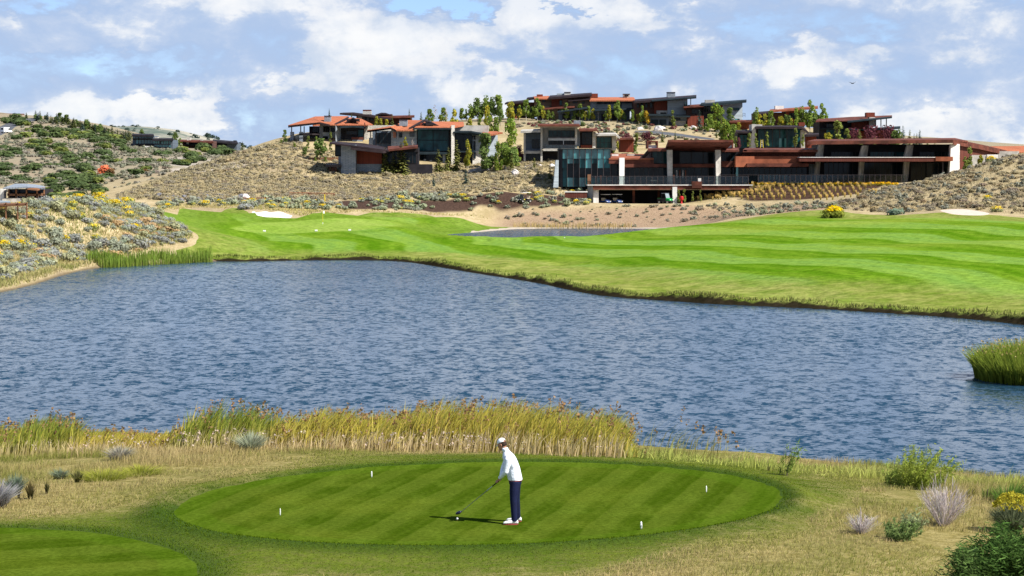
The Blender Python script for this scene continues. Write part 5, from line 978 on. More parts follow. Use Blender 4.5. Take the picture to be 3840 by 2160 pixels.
b.slab([(1857, 690, -1.5), (2080, 690, -1.5), (2080, 683, 0), (1857, 683, 0)], .3, 'roof_t', 'balcony'); b.wall(1857, 692, 2060, 815, m='dark', d0=.5, ext=1)
b.wall(2050, 512, 2205, 690, m='grey', d0=-.5, d1=1, ext=0); b.wall(2050, 690, 2205, 800, m='stone_lt', d0=-.6, d1=.9, ext=1.5)
b.win(2058, 526, 2079, 570, 1, 1, -.6, -.4, g='glass'); b.win(2058, 584, 2079, 680, 1, 1, -.6, -.4); b.win(2060, 702, 2082, 770, 1, 1, -.7, -.5)
b.wall(2205, 524, 2312, 680, m='grey', d0=.8, d1=3, ext=2); b.win(2218, 545, 2240, 600, 1, 1, .8, 1.2)
b.slab([(1850, 486, -3), (2035, 478, -3), (2220, 520, -2.5), (2220, 508, 3), (2040, 466, 3), (1850, 474, 3)], .3, 'roof_t', 'flat_roof')
b.slab([(2150, 500, -1), (2220, 519, -2.4), (2368, 494, -2), (2300, 482, 4), (2160, 484, 4)], .3, 'roof_o')
b.slab([(943, 470, -4), (1190, 442, -4), (1200, 428, 3), (1180, 428, 4)], .25, 'roof_o', 'porch_roof'); b.slab([(943, 475, -4.1), (1190, 444, -4.1), (1250, 470, -4), (1250, 476, -4), (1190, 450, -4.1), (943, 482, -4.1)], .25, 'roof_d', 'fascia')
b.slab([(1185, 435, -3.6), (1250, 469, -3.8), (1425, 469, -3.5), (1550, 366, 5), (1370, 364, 8)], .25, 'roof_o')
b.slab([(1380, 444, -3.3), (1550, 368, 0), (1640, 404, 0), (1560, 356, 3), (1540, 356, 3)], .3, 'roof_d', 'fascia')
b.slab([(1440, 442, -3), (1825, 442, -3), (1960, 418, 2), (1955, 383, 8), (1620, 388, 8), (1530, 378, 5)], .25, 'roof_o')
b.slab([(1515, 410, -1), (1585, 376, -1), (1695, 422, -1), (1600, 370, 4)], .25, 'roof_d', 'gable_roof'); b.wall(1560, 396, 1640, 420, m='dark', n='gable', d0=-1.5, th=1)
b.slab([(1430, 448, -3.5), (1828, 448, -3.5), (1828, 440, 2), (1430, 440, 2)], .35, 'roof_t', 'flat_roof'); b.wall(1495, 392, 1525, 432, m='red', n='chimney', d0=-1, th=1)
b.chim(1280, 358, 1365, 428, -1, 1.8, 'stone')

# A4: low front house with the blue stone tower and rust panel
b = Bld('A', 'low_front_house', 'long low house with a grey stone tower, rust-coloured wall and upswept dark roof', 'house', 850, 880, 406)
b.wall(668, 622, 822, 930, m='stone', n='stone_tower', d0=-2, d1=-3.2, th=6, yb1=905, ext=3); b.wall(822, 655, 1480, 700, m='dark', d0=1, th=5)
b.wall(822, 690, 1095, 826, m='red', d0=-.6, th=5, n='rust_wall'); b.wall(822, 826, 1095, 905, m='stone', d0=-.7, th=5, ext=3); b.wall(1095, 650, 1480, 832, m='dark', d0=1.5, th=5, ext=2)
b.wall(605, 615, 668, 745, m='dark', d0=0, th=5); b.win(612, 640, 662, 735, 1, 1, -.1); b.wall(640, 740, 668, 830, m='stone', d0=0, th=4, ext=2)
b.win(1110, 665, 1460, 820, 9, 1, 1.4); b.wall(1095, 828, 1625, 868, m='dark', n='retaining_wall', d0=-1, th=2, ext=2)
b.slab([(548, 600, -5), (900, 645, -5), (1170, 680, -4.6), (1175, 655, 3), (900, 606, 6), (590, 588, 6)], .3, 'roof_d')
b.slab([(770, 652, -5.5), (1110, 690, -5), (1180, 680, -4), (1180, 674, -2), (770, 640, -3)], .45, 'roof_d', 'eave')
b.slab([(1160, 672, -4.5), (1475, 640, -4.5), (1475, 624, 4), (1160, 640, 4)], .4, 'rust', 'roof')
b.slab([(505, 836, -2.5), (668, 836, -2.5), (668, 820, 3), (520, 820, 3)], .4, 'steel', 'deck'); b.many([(545, 842, 555, 945), (570, 842, 580, 945), (588, 842, 597, 940), (610, 842, 620, 930)], d0=-2, th=.3, m='rust', n='deck_leg', ext=2)
b.many([(515, 812, 668, 816)], d0=-2.4, th=.1, n='handrail'); b.many([(x, 814, x + 4, 834) for x in range(520, 665, 24)], d0=-2.4, th=.1, n='baluster')
# terrace wall
b = Bld('A', 'garden_wall', 'low dark timber retaining wall on the slope beside the left hillside shrubs', 'wall', 480, 775, 418)
b.wall(330, 757, 642, 778, m='wood', th=1, ext=.8)

def house(view, name, label, x, y, D): return Bld(view, name, label, 'house', x, y, D)
# B1..B3: long hilltop complex
b = house('B', 'hilltop_house', 'brown house with a low stepped roof and rust chimney, furthest left on the hilltop', 300, 330, 497)
b.wall(75, 178, 350, 350, m='brown', d0=0, th=8, ext=3); b.wall(345, 142, 527, 240, m='taupe', d0=-1, th=7, ext=2); b.win(430, 150, 460, 178, 1, 1, -1.1)
b.wall(380, 215, 505, 350, m='taupe', d0=-2, th=6, ext=2); b.win(395, 250, 440, 340, 2, 1, -2.1); b.win(90, 220, 330, 330, 6, 1, -.1)
b.slab([(36, 186, -5), (275, 166, -5), (275, 150, 5), (60, 172, 5)], .4, 'roof_d'); b.slab([(264, 140, -3), (345, 130, -3), (345, 118, 5), (275, 126, 5)], .5, 'roof_d', 'upper_roof')
b.slab([(322, 138, -3), (530, 138, -3), (500, 110, 6), (335, 116, 6)], .25, 'roof_o'); b.chim(372, 95, 436, 118, 4, 2, 'red', False)
b.wall(120, 305, 165, 345, m='rust_o', n='steps', d0=-3, th=2, ext=1)
b = house('B', 'shed_roof_house', 'hilltop house with a long dark shed roof rising rightwards over taupe walls', 700, 330, 495)
b.wall(527, 122, 940, 250, m='brown', d0=0, th=9, yt1=105); b.wall(527, 140, 640, 235, m='red', d0=-.6, th=1); b.wall(640, 145, 722, 230, m='taupe', d0=-.5, th=1)
b.win(610, 158, 638, 210, 1, 1, -.8, g='glass_t'); b.wall(720, 150, 938, 345, m='taupe', d0=-1.5, th=5, ext=2); b.win(848, 170, 874, 193, 1, 1, -1.6); b.win(750, 168, 800, 190, 2, 1, -1.6)
b.slab([(498, 128, -4), (950, 92, -4), (950, 76, 6), (510, 106, 6)], .5, 'roof_d'); b.slab([(703, 158, -4), (935, 138, -4), (935, 128, 3), (712, 146, 3)], .3, 'roof_d', 'lower_roof')
b.wall(585, 84, 660, 108, m='grey', n='chimney', d0=4, th=1.5); b.chim(662, 69, 728, 102, 3, 1.6, 'stone_lt'); b.wall(938, 86, 1014, 128, m='red', d0=3, th=5)
b.slab([(452, 242, -6), (770, 222, -6), (770, 210, 0), (470, 232, 0)], .3, 'rust', 'garage_roof'); b.wall(500, 236, 612, 345, m='taupe', d0=-4, th=5, ext=2)
b = house('B', 'clay_roof_house', 'hilltop house with a salmon metal roof over dark blue walls and a square pale chimney', 1150, 330, 494)
b.wall(940, 155, 1395, 260, m='blue', d0=0, th=9); b.wall(1000, 196, 1212, 262, m='grey', d0=-.8, th=1); b.wall(1265, 190, 1380, 240, m='grey', d0=-.8, th=1)
b.win(1046, 172, 1072, 194, 1, 1, -.9, g='glass_t'); b.win(1155, 172, 1182, 196, 1, 1, -.9, g='glass_t'); b.wall(935, 150, 1002, 345, m='stone', d0=-1.5, th=5, ext=2)
b.slab([(925, 156, -4), (1408, 154, -4), (1392, 124, 7), (950, 124, 7)], .3, 'roof_o'); b.chim(1280, 88, 1350, 128, 5, 2, 'stone_lt'); b.win(1292, 98, 1335, 118, 2, 1, 4.8)
b.wall(600, 262, 1350, 378, m='blue', d0=-4, th=8, ext=3); b.slab([(588, 275, -7), (905, 232, -7), (905, 220, -1), (600, 262, -1)], .3, 'roof_t', 'garage_roof'); b.slab([(980, 258, -7), (1395, 245, -7), (1395, 232, 0), (990, 246, 0)], .3, 'roof_t', 'garage_roof')
for x in (640, 760, 1050, 1160): b.wall(x, 300, x + 85, 376, m='dark', n='garage_door', d0=-4.15, th=.2)
# B4
b = house('B', 'rust_panel_house', 'hilltop house with a rust panel, pale grey siding and a steep dark shed roof', 1700, 400, 486)
b.wall(1390, 158, 1612, 330, m='brown', d0=0, th=9, yt1=150, ext=3)
for x in (1420, 1462, 1508, 1560): b.win(x, 180, x + 26, 235, 1, 1, -.1)
b.wall(1606, 150, 1750, 298, m='red', d0=-1, th=7, yt1=140); b.wall(1630, 265, 1750, 312, m='conc', d0=-1.3, th=.4); b.win(1670, 284, 1730, 300, 2, 1, -1.4)
b.wall(1745, 140, 1955, 330, m='grey', d0=-2, d1=0, th=8, yt1=118, ext=1); b.win(1922, 176, 1946, 235, 1, 2, -.5, -.2, g='glass_l'); b.wall(1920, 236, 1948, 262, m='rust_o', n='balcony', d0=-1, th=.5)
b.slab([(1395, 168, -5), (2048, 116, -5), (2048, 100, 6), (1405, 146, 8)], .5, 'roof_d'); b.slab([(1580, 160, -5.3), (2040, 124, -5.3), (2040, 116, -5), (1580, 152, -5)], .2, 'roof_t', 'fascia')
b.chim(1742, 70, 1826, 126, 1, 2, 'stone'); b.many([(1985, 122, 1993, 205)], th=.25, d0=-3)
b.wall(1560, 308, 1757, 445, m='blue', d0=-5, th=6, ext=2); b.slab([(1548, 306, -7), (1785, 310, -7), (1785, 300, 0), (1555, 296, 0)], .3, 'roof_t', 'garage_roof')
for x in (1575, 1660): b.wall(x, 360, x + 72, 443, m='roof_t', n='garage_door', d0=-5.15, th=.2)
b.wall(1755, 315, 1955, 380, m='grey', d0=-3, th=5); b.wall(1810, 372, 1938, 450, m='stone_lt', d0=-3.4, th=4, ext=2); b.win(1815, 345, 1880, 368, 2, 1, -3.1); b.wall(1757, 375, 1812, 445, m='blue', d0=-2.5, th=4, ext=2)
b.slab([(1745, 316, -6), (1985, 322, -6), (1985, 308, 1), (1750, 302, 1)], .3, 'roof_t', 'garage_roof')
# B5
b = house('B', 'grey_end_house', 'hilltop house with a tall grey end wall holding one small teal window', 2200, 380, 484)
b.wall(1945, 212, 2118, 320, m='brown', d0=0, th=8, ext=2); b.win(2000, 250, 2110, 300, 4, 1, -.1); b.wall(2115, 195, 2330, 420, m='dark', d0=-1, th=8, ext=2); b.win(2130, 215, 2200, 280, 3, 1, -1.1); b.wall(2240, 200, 2330, 300, m='red', d0=-1.4, th=1)
b.wall(2325, 185, 2532, 362, m='grey', d0=-2, d1=.5, th=8, yt1=170, ext=2); b.win(2436, 234, 2497, 264, 2, 1, -.9, -.3, g='glass_t', fr=.12); b.win(2450, 350, 2500, 366, 2, 1, -.8, -.1, g='glass_l')
b.slab([(1910, 225, -4), (2125, 212, -4), (2120, 195, 5), (1935, 208, 5)], .3, 'rust'); b.slab([(2090, 198, -4), (2240, 192, -4), (2572, 160, -4), (2575, 148, 6), (2100, 182, 6)], .5, 'roof_t')
b.wall(1955, 320, 2125, 445, m='red', d0=-3, th=5, ext=2); b.chim(2142, 152, 2242, 186, 3, 1.5, 'conc', False)
b.many([(2535, 290, 2538, 335), (2558, 290, 2561, 335)], th=.1, n='railing', d0=-1); b.many([(2535, 292, 2561, 295), (2535, 312, 2561, 315)], th=.1, n='railing', d0=-1)
# B6: concrete-framed house in the middle row
b = house('B', 'concrete_frame_house', 'grey concrete-framed two-storey house with balconies behind the teal glass box', 600, 780, 426)
b.wall(412, 440, 800, 665, m='conc', d0=2, th=6); b.win(495, 474, 772, 541, 6, 1, 1.9, g='glass_t', fr=.09); b.win(495, 560, 772, 622, 6, 1, 1.9, fr=.09); b.slab([(490, 556, 0), (790, 556, 0), (790, 545, 2), (490, 545, 2)], .5, 'conc_w', 'ledge')
b.many([(412, 438, 433, 795), (774, 440, 796, 625)], m='stone_lt', n='concrete_pillar', d0=-2.5, th=.9, ext=1.5); b.many([(648, 560, 656, 622)], m='conc_w', n='column', d0=-.2, th=.3); b.wall(796, 460, 826, 640, m='stone', n='stone_pier', d0=0, th=2)
b.slab([(382, 412, -5), (820, 412, -5), (832, 438, -3), (815, 402, 5), (385, 402, 5)], .4, 'rust', 'roof'); b.wall(400, 418, 815, 442, m='conc', n='beam', d0=-3.8, th=1); b.chim(762, 368, 832, 412, 4, 2, 'stone', False)
b.slab([(440, 664, -3), (800, 664, -3), (800, 658, 2), (440, 658, 2)], .5, 'conc', 'balcony'); b.many([(458, 624, 800, 627)], th=.1, n='railing', d0=-2.9); b.many([(x, 626, x + 3, 662) for x in range(460, 800, 38)], th=.1, n='railing', d0=-2.9)
b.wall(462, 628, 800, 660, m='rail_glass', n='railing_glass', d0=-2.85, th=.03)
b.wall(435, 680, 602, 795, m='dark', d0=.5, th=5, ext=2); b.wall(600, 680, 1170, 795, m='dark', d0=2, th=5, ext=2)
b.wall(235, 485, 412, 795, m='blue', d0=1, th=6, ext=2); b.win(322, 566, 400, 662, 3, 1, .9); b.win(262, 700, 400, 790, 4, 1, .9); b.slab([(250, 692, -2), (418, 692, -2), (418, 680, 1), (250, 680, 1)], .5, 'conc', 'balcony')
b.many([(235, 488, 254, 795)], m='conc', n='concrete_pillar', d0=-1.5, th=.8, ext=1.5); b.slab([(203, 478, -4), (412, 470, -4), (412, 456, 4), (215, 464, 4)], .45, 'conc', 'roof')
b.wall(820, 470, 965, 655, m='dark', d0=1, th=6); b.win(845, 486, 955, 620, 3, 2, .9); b.wall(958, 486, 990, 660, m='stone_lt', n='concrete_pillar', d0=-2, th=.9)
b.slab([(815, 462, -4), (1002, 462, -4), (1028, 495, -4), (1000, 450, 4), (815, 450, 4)], .4, 'rust', 'roof'); b.wall(985, 518, 1168, 680, m='conc', d0=1.5, th=5); b.win(1000, 545, 1160, 660, 4, 2, 1.4, g='glass_t')
b.slab([(980, 512, -3), (1202, 508, -3), (1244, 545, -3), (1200, 496, 4), (980, 500, 4)], .4, 'conc', 'roof'); b.wall(1165, 522, 1204, 680, m='conc', d0=-1, th=4)
b.slab([(1228, 556, -2), (1385, 552, -2), (1396, 575, -2), (1380, 545, 4), (1230, 548, 4)], .35, 'rust', 'roof'); b.wall(1245, 560, 1390, 650, m='red', d0=0, th=5, ext=1); b.wall(835, 628, 960, 660, m='red', n='low_wall', d0=-1, th=.6)

# C houses on the right
b = house('C', 'terrace_house', 'dark flat-roofed glass house with climbing trees, right above the club building', 500, 480, 424)
b.wall(300, 315, 700, 500, m='dark', d0=1, th=8, ext=1.5); b.win(320, 322, 690, 480, 6, 1, .9, g='glass_t', fr=.12); b.many([(500, 404, 522, 480), (545, 404, 562, 480)], m='glass_l', n='glass_door', d0=.6, th=.1)
b.wall(270, 284, 304, 495, m='conc', n='concrete_pillar', d0=-2, th=5, ext=1); b.slab([(296, 306, -4), (690, 306, -4), (750, 350, -4), (700, 294, 4), (300, 296, 4)], .45, 'roof_d'); b.wall(304, 286, 358, 300, m='conc', n='parapet_wall', d0=0, th=3)
b.wall(690, 335, 720, 495, m='conc', n='concrete_pillar', d0=-2.5, th=2, ext=1); b.wall(668, 268, 718, 300, m='red', n='chimney', d0=0, th=2); b.wall(725, 372, 815, 500, m='red', d0=0, th=6, ext=1)
b.slab([(722, 376, -3), (838, 370, -3), (838, 358, 3), (722, 362, 3)], .4, 'roof_d', 'side_roof'); b.wall(150, 350, 272, 500, m='dark', d0=2, th=6, ext=1); b.win(165, 376, 228, 488, 2, 2, 1.9, g='glass_t'); b.slab([(130, 345, -2), (272, 345, -2), (272, 333, 4), (135, 333, 4)], .4, 'roof_d', 'side_roof')
b = house('C', 'rust_shed_house', 'rust-walled house under a rising orange shed roof behind tall aspens', 500, 280, 478)
b.wall(300, 185, 560, 310, m='brown', d0=0, th=8, ext=3); b.wall(560, 165, 715, 310, m='red', d0=-1, th=8, ext=3, yt1=155); b.slab([(265, 198, -4), (430, 185, -4), (430, 170, 5), (290, 182, 5)], .3, 'roof_d', 'lower_roof')
b.slab([(415, 172, -4), (830, 140, -4), (830, 128, 6), (540, 150, 6), (425, 158, 6)], .4, 'rust_o'); b.chim(468, 128, 541, 158, 2, 1.6, 'conc_w', False); b.win(330, 205, 400, 260, 3, 1, -.1); b.win(585, 190, 700, 240, 4, 1, -1.1)
b.wall(90, 255, 285, 320, m='rust_o', d0=-3, th=5, ext=2); b.slab([(80, 262, -6), (290, 256, -6), (290, 246, 0), (90, 250, 0)], .3, 'rust', 'lower_roof')
b = house('C', 'red_wall_house', 'house with dark red wall, pale stone chimney and slim posts, right end of hill', 1100, 400, 452)
b.wall(842, 262, 1118, 430, m='dark', d0=0, th=9, ext=3); b.win(900, 268, 1000, 312, 4, 1, -.1); b.win(900, 330, 1080, 410, 6, 1, -.1, g='glass_t'); b.wall(1118, 255, 1268, 330, m='red', d0=-1, th=7, yt1=245)
b.wall(842, 318, 1118, 328, m='roof_t', n='balcony', d0=-1.5, th=1.5); b.wall(1100, 330, 1485, 430, m='red', d0=-1.5, th=7, ext=3)
b.wall(1266, 224, 1314, 306, m='stone_lt', n='chimney', d0=-2, th=2); b.chim(1240, 185, 1313, 224, -1.8, 2, 'red', False); b.many([(1315, 232, 1324, 306), (1361, 230, 1368, 306), (1407, 228, 1414, 306)], th=.25, d0=-3.5)
b.slab([(812, 256, -5), (1110, 262, -5), (1458, 222, -5), (1458, 208, 6), (1100, 222, 8), (830, 240, 6)], .3, 'rust'); b.slab([(1080, 262, -5.2), (1458, 224, -5.2), (1458, 218, -5), (1080, 254, -5)], .25, 'roof_t', 'fascia')
b.slab([(1095, 322, -5), (1230, 336, -5), (1528, 312, -5), (1528, 300, 3), (1240, 318, 3), (1110, 310, 3)], .3, 'roof_t', 'lower_roof')

# ------------------------------------------------------------------ clubhouse
b = Bld('B', 'clubhouse', 'long rust-and-glass club building with white pillars, teal glass box and terrace deck', 'building', 1700, 1040, 381)
# teal glass box
b.wall(604, 672, 1150, 1068, m='dark', n='glass_box_core', d0=.6, th=10, ext=.5); b.wall(600, 668, 642, 1068, m='dark', n='glass_box_side', d0=-.2, d1=-.9, th=1.2, ext=.5)
xs_ = [642, 693, 757, 820, 883, 947, 1010, 1073, 1146]
for i in range(8):
    x0, x1 = xs_[i] + 2, xs_[i + 1] - 3
    f = b.wall(x1, 672, x1 + 6, 1066, m='steel', n='mullion', d0=-1.1, th=.8)
    b.wall(x0, 672, x1, 770, m='glass_l', n='glass_panel', d0=-.85 + .25 * (i % 2), th=.1, par=f)
    mid = 820 if i in (1, 2, 5) else 868
    b.wall(x0, 774, x1, mid, m='glass_l' if i in (1, 4, 6) else 'glass_t', n='glass_panel', d0=-.7, th=.1, par=f)
    b.wall(x0, mid + 2, x1, 968, m='glass' if i != 0 else 'glass_t', n='glass_panel', d0=-.5, th=.1, par=f)
    b.wall(x0, 970, x1, 1064, m='glass_l' if i in (1, 3) else 'glass_t', n='glass_panel', d0=-.6, th=.1, par=f)
b.wall(598, 664, 1150, 673, m='roof_t', n='glass_box_rim', d0=-1.2, th=11)
MBw = b.hexa(MB(), 572, 785, 602, 1045, -2.5, -1, 4, x0b=545, x1b=600, ext=.5).build('louvred_wall', M['grey'], b.root, b.o)
# left low wing
b.wall(1130, 764, 1240, 822, m='rust', n='fascia', d0=-1.5, th=8); b.slab([(1130, 766, -1.6), (1600, 766, -1.6), (1590, 720, 10), (1130, 715, 10)], .25, 'rust_o', 'terrace_roof')
b.wall(1290, 765, 1600, 826, m='rust', n='fascia', d0=-1.2, th=7); b.wall(1290, 826, 1745, 860, m='rust', n='fascia', d0=-1.6, th=7); b.wall(1146, 822, 1800, 1045, m='dark', d0=1.5, th=9)
b.win(1300, 862, 1742, 1036, 9, 1, 1.3, fr=.1); b.win(1152, 825, 1238, 1036, 2, 1, 1.3); b.wall(1240, 760, 1294, 1042, m='conc_w', n='concrete_pillar', d0=-3.2, d1=-2.8, th=1.4, x1b=1292)
b.wall(1160, 722, 1230, 758, m='conc_w', n='roof_unit', d0=4, th=2); b.wall(1320, 722, 1400, 758, m='conc', n='roof_unit', d0=5, th=2)
b.wall(1575, 680, 1760, 826, m='dark', d0=1, th=8); b.win(1585, 690, 1745, 820, 3, 1, .8, g='glass_t'); b.slab([(1536, 668, -3), (1735, 668, -3), (1735, 655, 6), (1545, 655, 6)], .45, 'rust', 'side_roof')
b.slab([(1536, 676, -2.9), (1580, 676, -2.9), (1510, 745, -1), (1478, 745, -1)], .3, 'roof_d', 'side_roof')
for x0, x1, y0, y1 in ((1530, 1646, 583, 662), (2338, 2436, 590, 655)):
    f = b.wall(x0, y0, x1, y0 + 10, m='rust', n='roof_frame', d0=3, th=4); b.wall(x0, y0 + 10, x0 + 14, y1, m='rust', n='roof_frame', d0=3, th=4); b.wall(x1 - 14, y0 + 10, x1, y1, m='rust', n='roof_frame', d0=3, th=4)
    b.wall(x0 + 14, y1 - 34, x1 - 14, y1, m='conc_w', n='louvre', d0=3.5, th=2); b.wall(x0 + 16, y0 + 14, x1 - 16, y0 + 20, m='rust_o', n='louvre', d0=3.5, th=.3); b.wall(x0 + 16, y0 + 26, x1 - 16, y0 + 32, m='rust_o', n='louvre', d0=3.5, th=.3)
# main hall with swept roof
b.slab([(1752, 574, -9), (2434, 576, -9), (2312, 690, 6), (1718, 668, 6)], .55, 'rust_d', 'swept_roof'); b.wall(1750, 572, 2436, 598, m='rust', n='fascia', d0=-9.4, th=.5)
b.wall(1797, 690, 2262, 1042, m='dark', d0=4, th=9); b.win(1870, 700, 2245, 822, 3, 1, 3.8, g='glass', fr=.16); b.win(1805, 862, 2245, 1036, 6, 1, 3.8, fr=.12)
b.wall(1797, 825, 2250, 860, m='rust', n='beam', d0=0, th=4.5)
for x0, x1 in ((1742, 1798), (2250, 2304)): b.wall(x0, 678, x1, 1042, m='conc', n='concrete_pillar', d0=-4, d1=-3.6, th=1.5, x0b=x0 + 8)
for k, (x0, x1, mm) in enumerate(((1835, 1850, 'conc_w'), (1868, 1880, 'rust_o'), (1900, 1912, 'conc_w'), (1930, 1940, 'rust_o'))): b.wall(x0, 888, x1, 975, m=mm, n='interior_screen', d0=3.6, th=.1)
b.wall(2300, 680, 2470, 1042, m='dark', d0=3, th=9); b.win(2308, 684, 2455, 796, 3, 1, 2.8); b.wall(2300, 795, 2445, 856, m='rust', n='fascia', d0=-.5, th=3); b.slab([(2318, 680, -3), (2498, 680, -3), (2490, 655, 6), (2335, 655, 6)], .35, 'rust', 'side_roof')
b.win(2310, 862, 2455, 1036, 3, 1, 2.8)
# deck and undercroft
b.wall(905, 1042, 2640, 1052, m='conc_w', n='deck_edge', d0=-9, th=13); b.wall(963, 1052, 2600, 1096, m='rust', n='deck_fascia', d0=-8.8, th=.6); b.wall(905, 1052, 965, 1240, m='conc', n='side_wall', d0=-1, d1=-8.5, th=2, ext=1)
b.wall(966, 1054, 1022, 1248, m='conc_w', n='concrete_pillar', d0=-8.1, th=1.6, ext=1); b.wall(1798, 1066, 1846, 1218, m='conc_w', n='concrete_pillar', d0=-9.2, th=1.4, ext=1.5); b.wall(1378, 1097, 1402, 1236, m='rust', n='undercroft_post', d0=-6, th=.5, ext=1)
b.wall(1642, 1097, 1662, 1200, m='rust', n='undercroft_post', d0=-2, th=.5, ext=1); b.wall(980, 1097, 2500, 1240, m='dark', n='undercroft_wall', d0=3, th=2, ext=1.5)
f = b.wall(2002, 1008, 2106, 1078, m='rust', n='planter', d0=-9.6, th=2); b.wall(2066, 975, 2098, 1008, m='conc_w', n='planter_box', par=f, d0=-9, th=1)
rl = b.wall(935, 952, 2605, 956, m='steel', n='railing', d0=-8.9, th=.08); b.wall(940, 957, 2600, 1040, m='rail_glass', n='railing_glass', par=rl, d0=-8.86, th=.02)
for i in range(28): x = 985 + i * 59.5; b.wall(x, 950, x + 5, 1044, m='steel', n='railing_post', par=rl, d0=-8.95, th=.12)
b.wall(905, 935, 940, 1046, m='wood', n='deck_screen', d0=-8.4, th=.3); b.wall(1036, 948, 1054, 1044, m='rust', n='rust_screen', d0=-8.4, th=.3); b.wall(1803, 940, 1820, 1044, m='rust', n='rust_screen', d0=-8.4, th=.3); b.wall(985, 955, 1000, 1044, m='rust', n='rust_screen', d0=-8.3, th=.3)
# centre-right wing (view C coordinates)
cb = Bld('C', 'tmp', '', '', 0, 0, 381); bpy.data.objects.remove(cb.root); cb.root = b.root; cb.o = b.o
cb.slab([(195, 500, -5), (828, 500, -5), (820, 486, 5), (215, 486, 5)], .45, 'rust', 'wing_roof'); cb.wall(195, 508, 822, 557, m='rust_d', d0=-2.5, th=6); cb.slab([(122, 548, -3), (160, 548, -3), (228, 502, -5), (200, 500, -5)], .3, 'roof_d', 'wing_roof')
cb.wall(133, 556, 292, 646, m='rust_o', n='panel', d0=-5.6, d1=-4.8, th=2); cb.wall(292, 556, 690, 618, m='rust_o', n='panel', d0=-4.4, th=2); cb.wall(230, 616, 752, 645, m='rust', n='canopy', d0=-6, th=4)
cb.wall(690, 545, 830, 620, m='rust_d', d0=-1, th=5); cb.wall(135, 640, 830, 800, m='dark', d0=1, th=8, ext=1); cb.win(150, 650, 740, 778, 13, 1, .8, fr=.1); cb.many([(136, 646, 154, 780)], m='glass_l', n='glass_fin', d0=-2, th=.2)
for i in range(9): cb.wall(340 + i * 27, 712, 350 + i * 27, 752, m='glass_l', n='glass_door', d0=.6, th=.1)
# right wing
cb.slab([(738, 427, -7), (1972, 417, -7), (2100, 425, -2), (1990, 400, 6), (800, 412, 6)], .3, 'rust', 'wing_roof'); cb.wall(738, 427, 1972, 457, m='rust', n='fascia', d0=-7.2, th=.6, yt1=415, yb1=443)
cb.slab([(1972, 415, -7.2), (2200, 456, 3), (2430, 508, 14), (2300, 474, 18), (1990, 408, 6)], .9, 'rust', 'wing_roof')
cb.wall(835, 455, 1965, 570, m='dark', d0=1.5, th=9); cb.wall(835, 596, 1965, 800, m='dark', d0=1.5, th=9, ext=1)
for x0, x1 in ((940, 1180), (1270, 1562), (1690, 1940)): cb.win(x0, 518, x1, 560, 8, 1, 1.3, g='glass_t' if x0 == 1270 else 'glass')
for x0, x1 in ((880, 1165), (1215, 1545), (1615, 1940)): cb.win(x0, 610, x1, 782, 7, 1, 1.3, fr=.1, g='glass')
cb.wall(760, 600, 812, 780, m='stone', d0=-.5, th=4); cb.wall(672, 566, 1828, 600, m='rust_d', n='middle_slab', d0=-8, th=9); cb.wall(675, 562, 1828, 567, m='conc_w', n='slab_edge', d0=-8.1, th=9); cb.wall(1828, 560, 1974, 596, m='rust_o', n='middle_slab', d0=-8.2, th=8)  # sunlit right end of the slab painted in the brighter steel colour
for x0, x1, y0 in ((820, 884, 457), (1190, 1258, 465), (1570, 1640, 462)):
    cb.hexa(MB(), x0 + 18, y0, x1, 566, -4.5, -1, 1.3, x0b=x0 - 8, x1b=x1 - 12).build('slanted_pier', M['conc'], b.root, b.o)
    cb.hexa(MB(), x0 - 6, 600, x1 - 32, 784, -4.5, -1.5, 1.3, x0b=x0 - 16, x1b=x1 - 52, ext=.8).build('slanted_pier', M['conc'], b.root, b.o)
cb.hexa(MB(), 1958, 452, 2032, 700, -6.2, -5.4, 1.6, x0b=1943, x1b=2030, ext=1.5).build('slanted_pier', M['conc_w'], b.root, b.o)
cb.many([(1884, 598, 1893, 705)], n='column', d0=-6.5, th=.3, ext=1); cb.wall(2030, 452, 2352, 668, m='rust_d', d0=-3, d1=12, th=2, yt1=508, yb1=620, ext=2)
cb.wall(2134, 545, 2265, 668, m='conc', n='concrete_wall', d0=-2, th=2, ext=2); cb.wall(2264, 541, 2355, 620, m='conc_w', n='concrete_wall', d0=-2.2, th=2, ext=2)
rr = cb.wall(0, 712, 1580, 715, m='steel', n='railing', d0=-8, th=.08); cb.wall(320, 716, 1575, 782, m='rail_glass', n='railing_glass', par=rr, d0=-7.96, th=.02)
for i in range(28): x = 322 + i * 45; cb.wall(x, 710, x + 4, 784, m='steel', n='railing_post', par=rr, d0=-8.05, th=.12)
# things by the clubhouse
b = Bld('C', 'concrete_wall', 'plain pale concrete wall on the right horizon beside the sagebrush crest', 'wall', 2440, 560, 392)
b.wall(2354, 513, 2535, 640, m='conc', th=1, ext=2)
b = Bld('C', 'far_roof_building', 'orange metal-roofed building only its roof showing at the right edge of the horizon', 'building', 2450, 520, 430)
b.slab([(2288, 472, 0), (2700, 466, 0), (2700, 530, -6), (2420, 512, -6)][::-1], .3, 'roof_o'); b.wall(2310, 470, 2700, 560, m='dark', d0=1, th=8, ext=1)

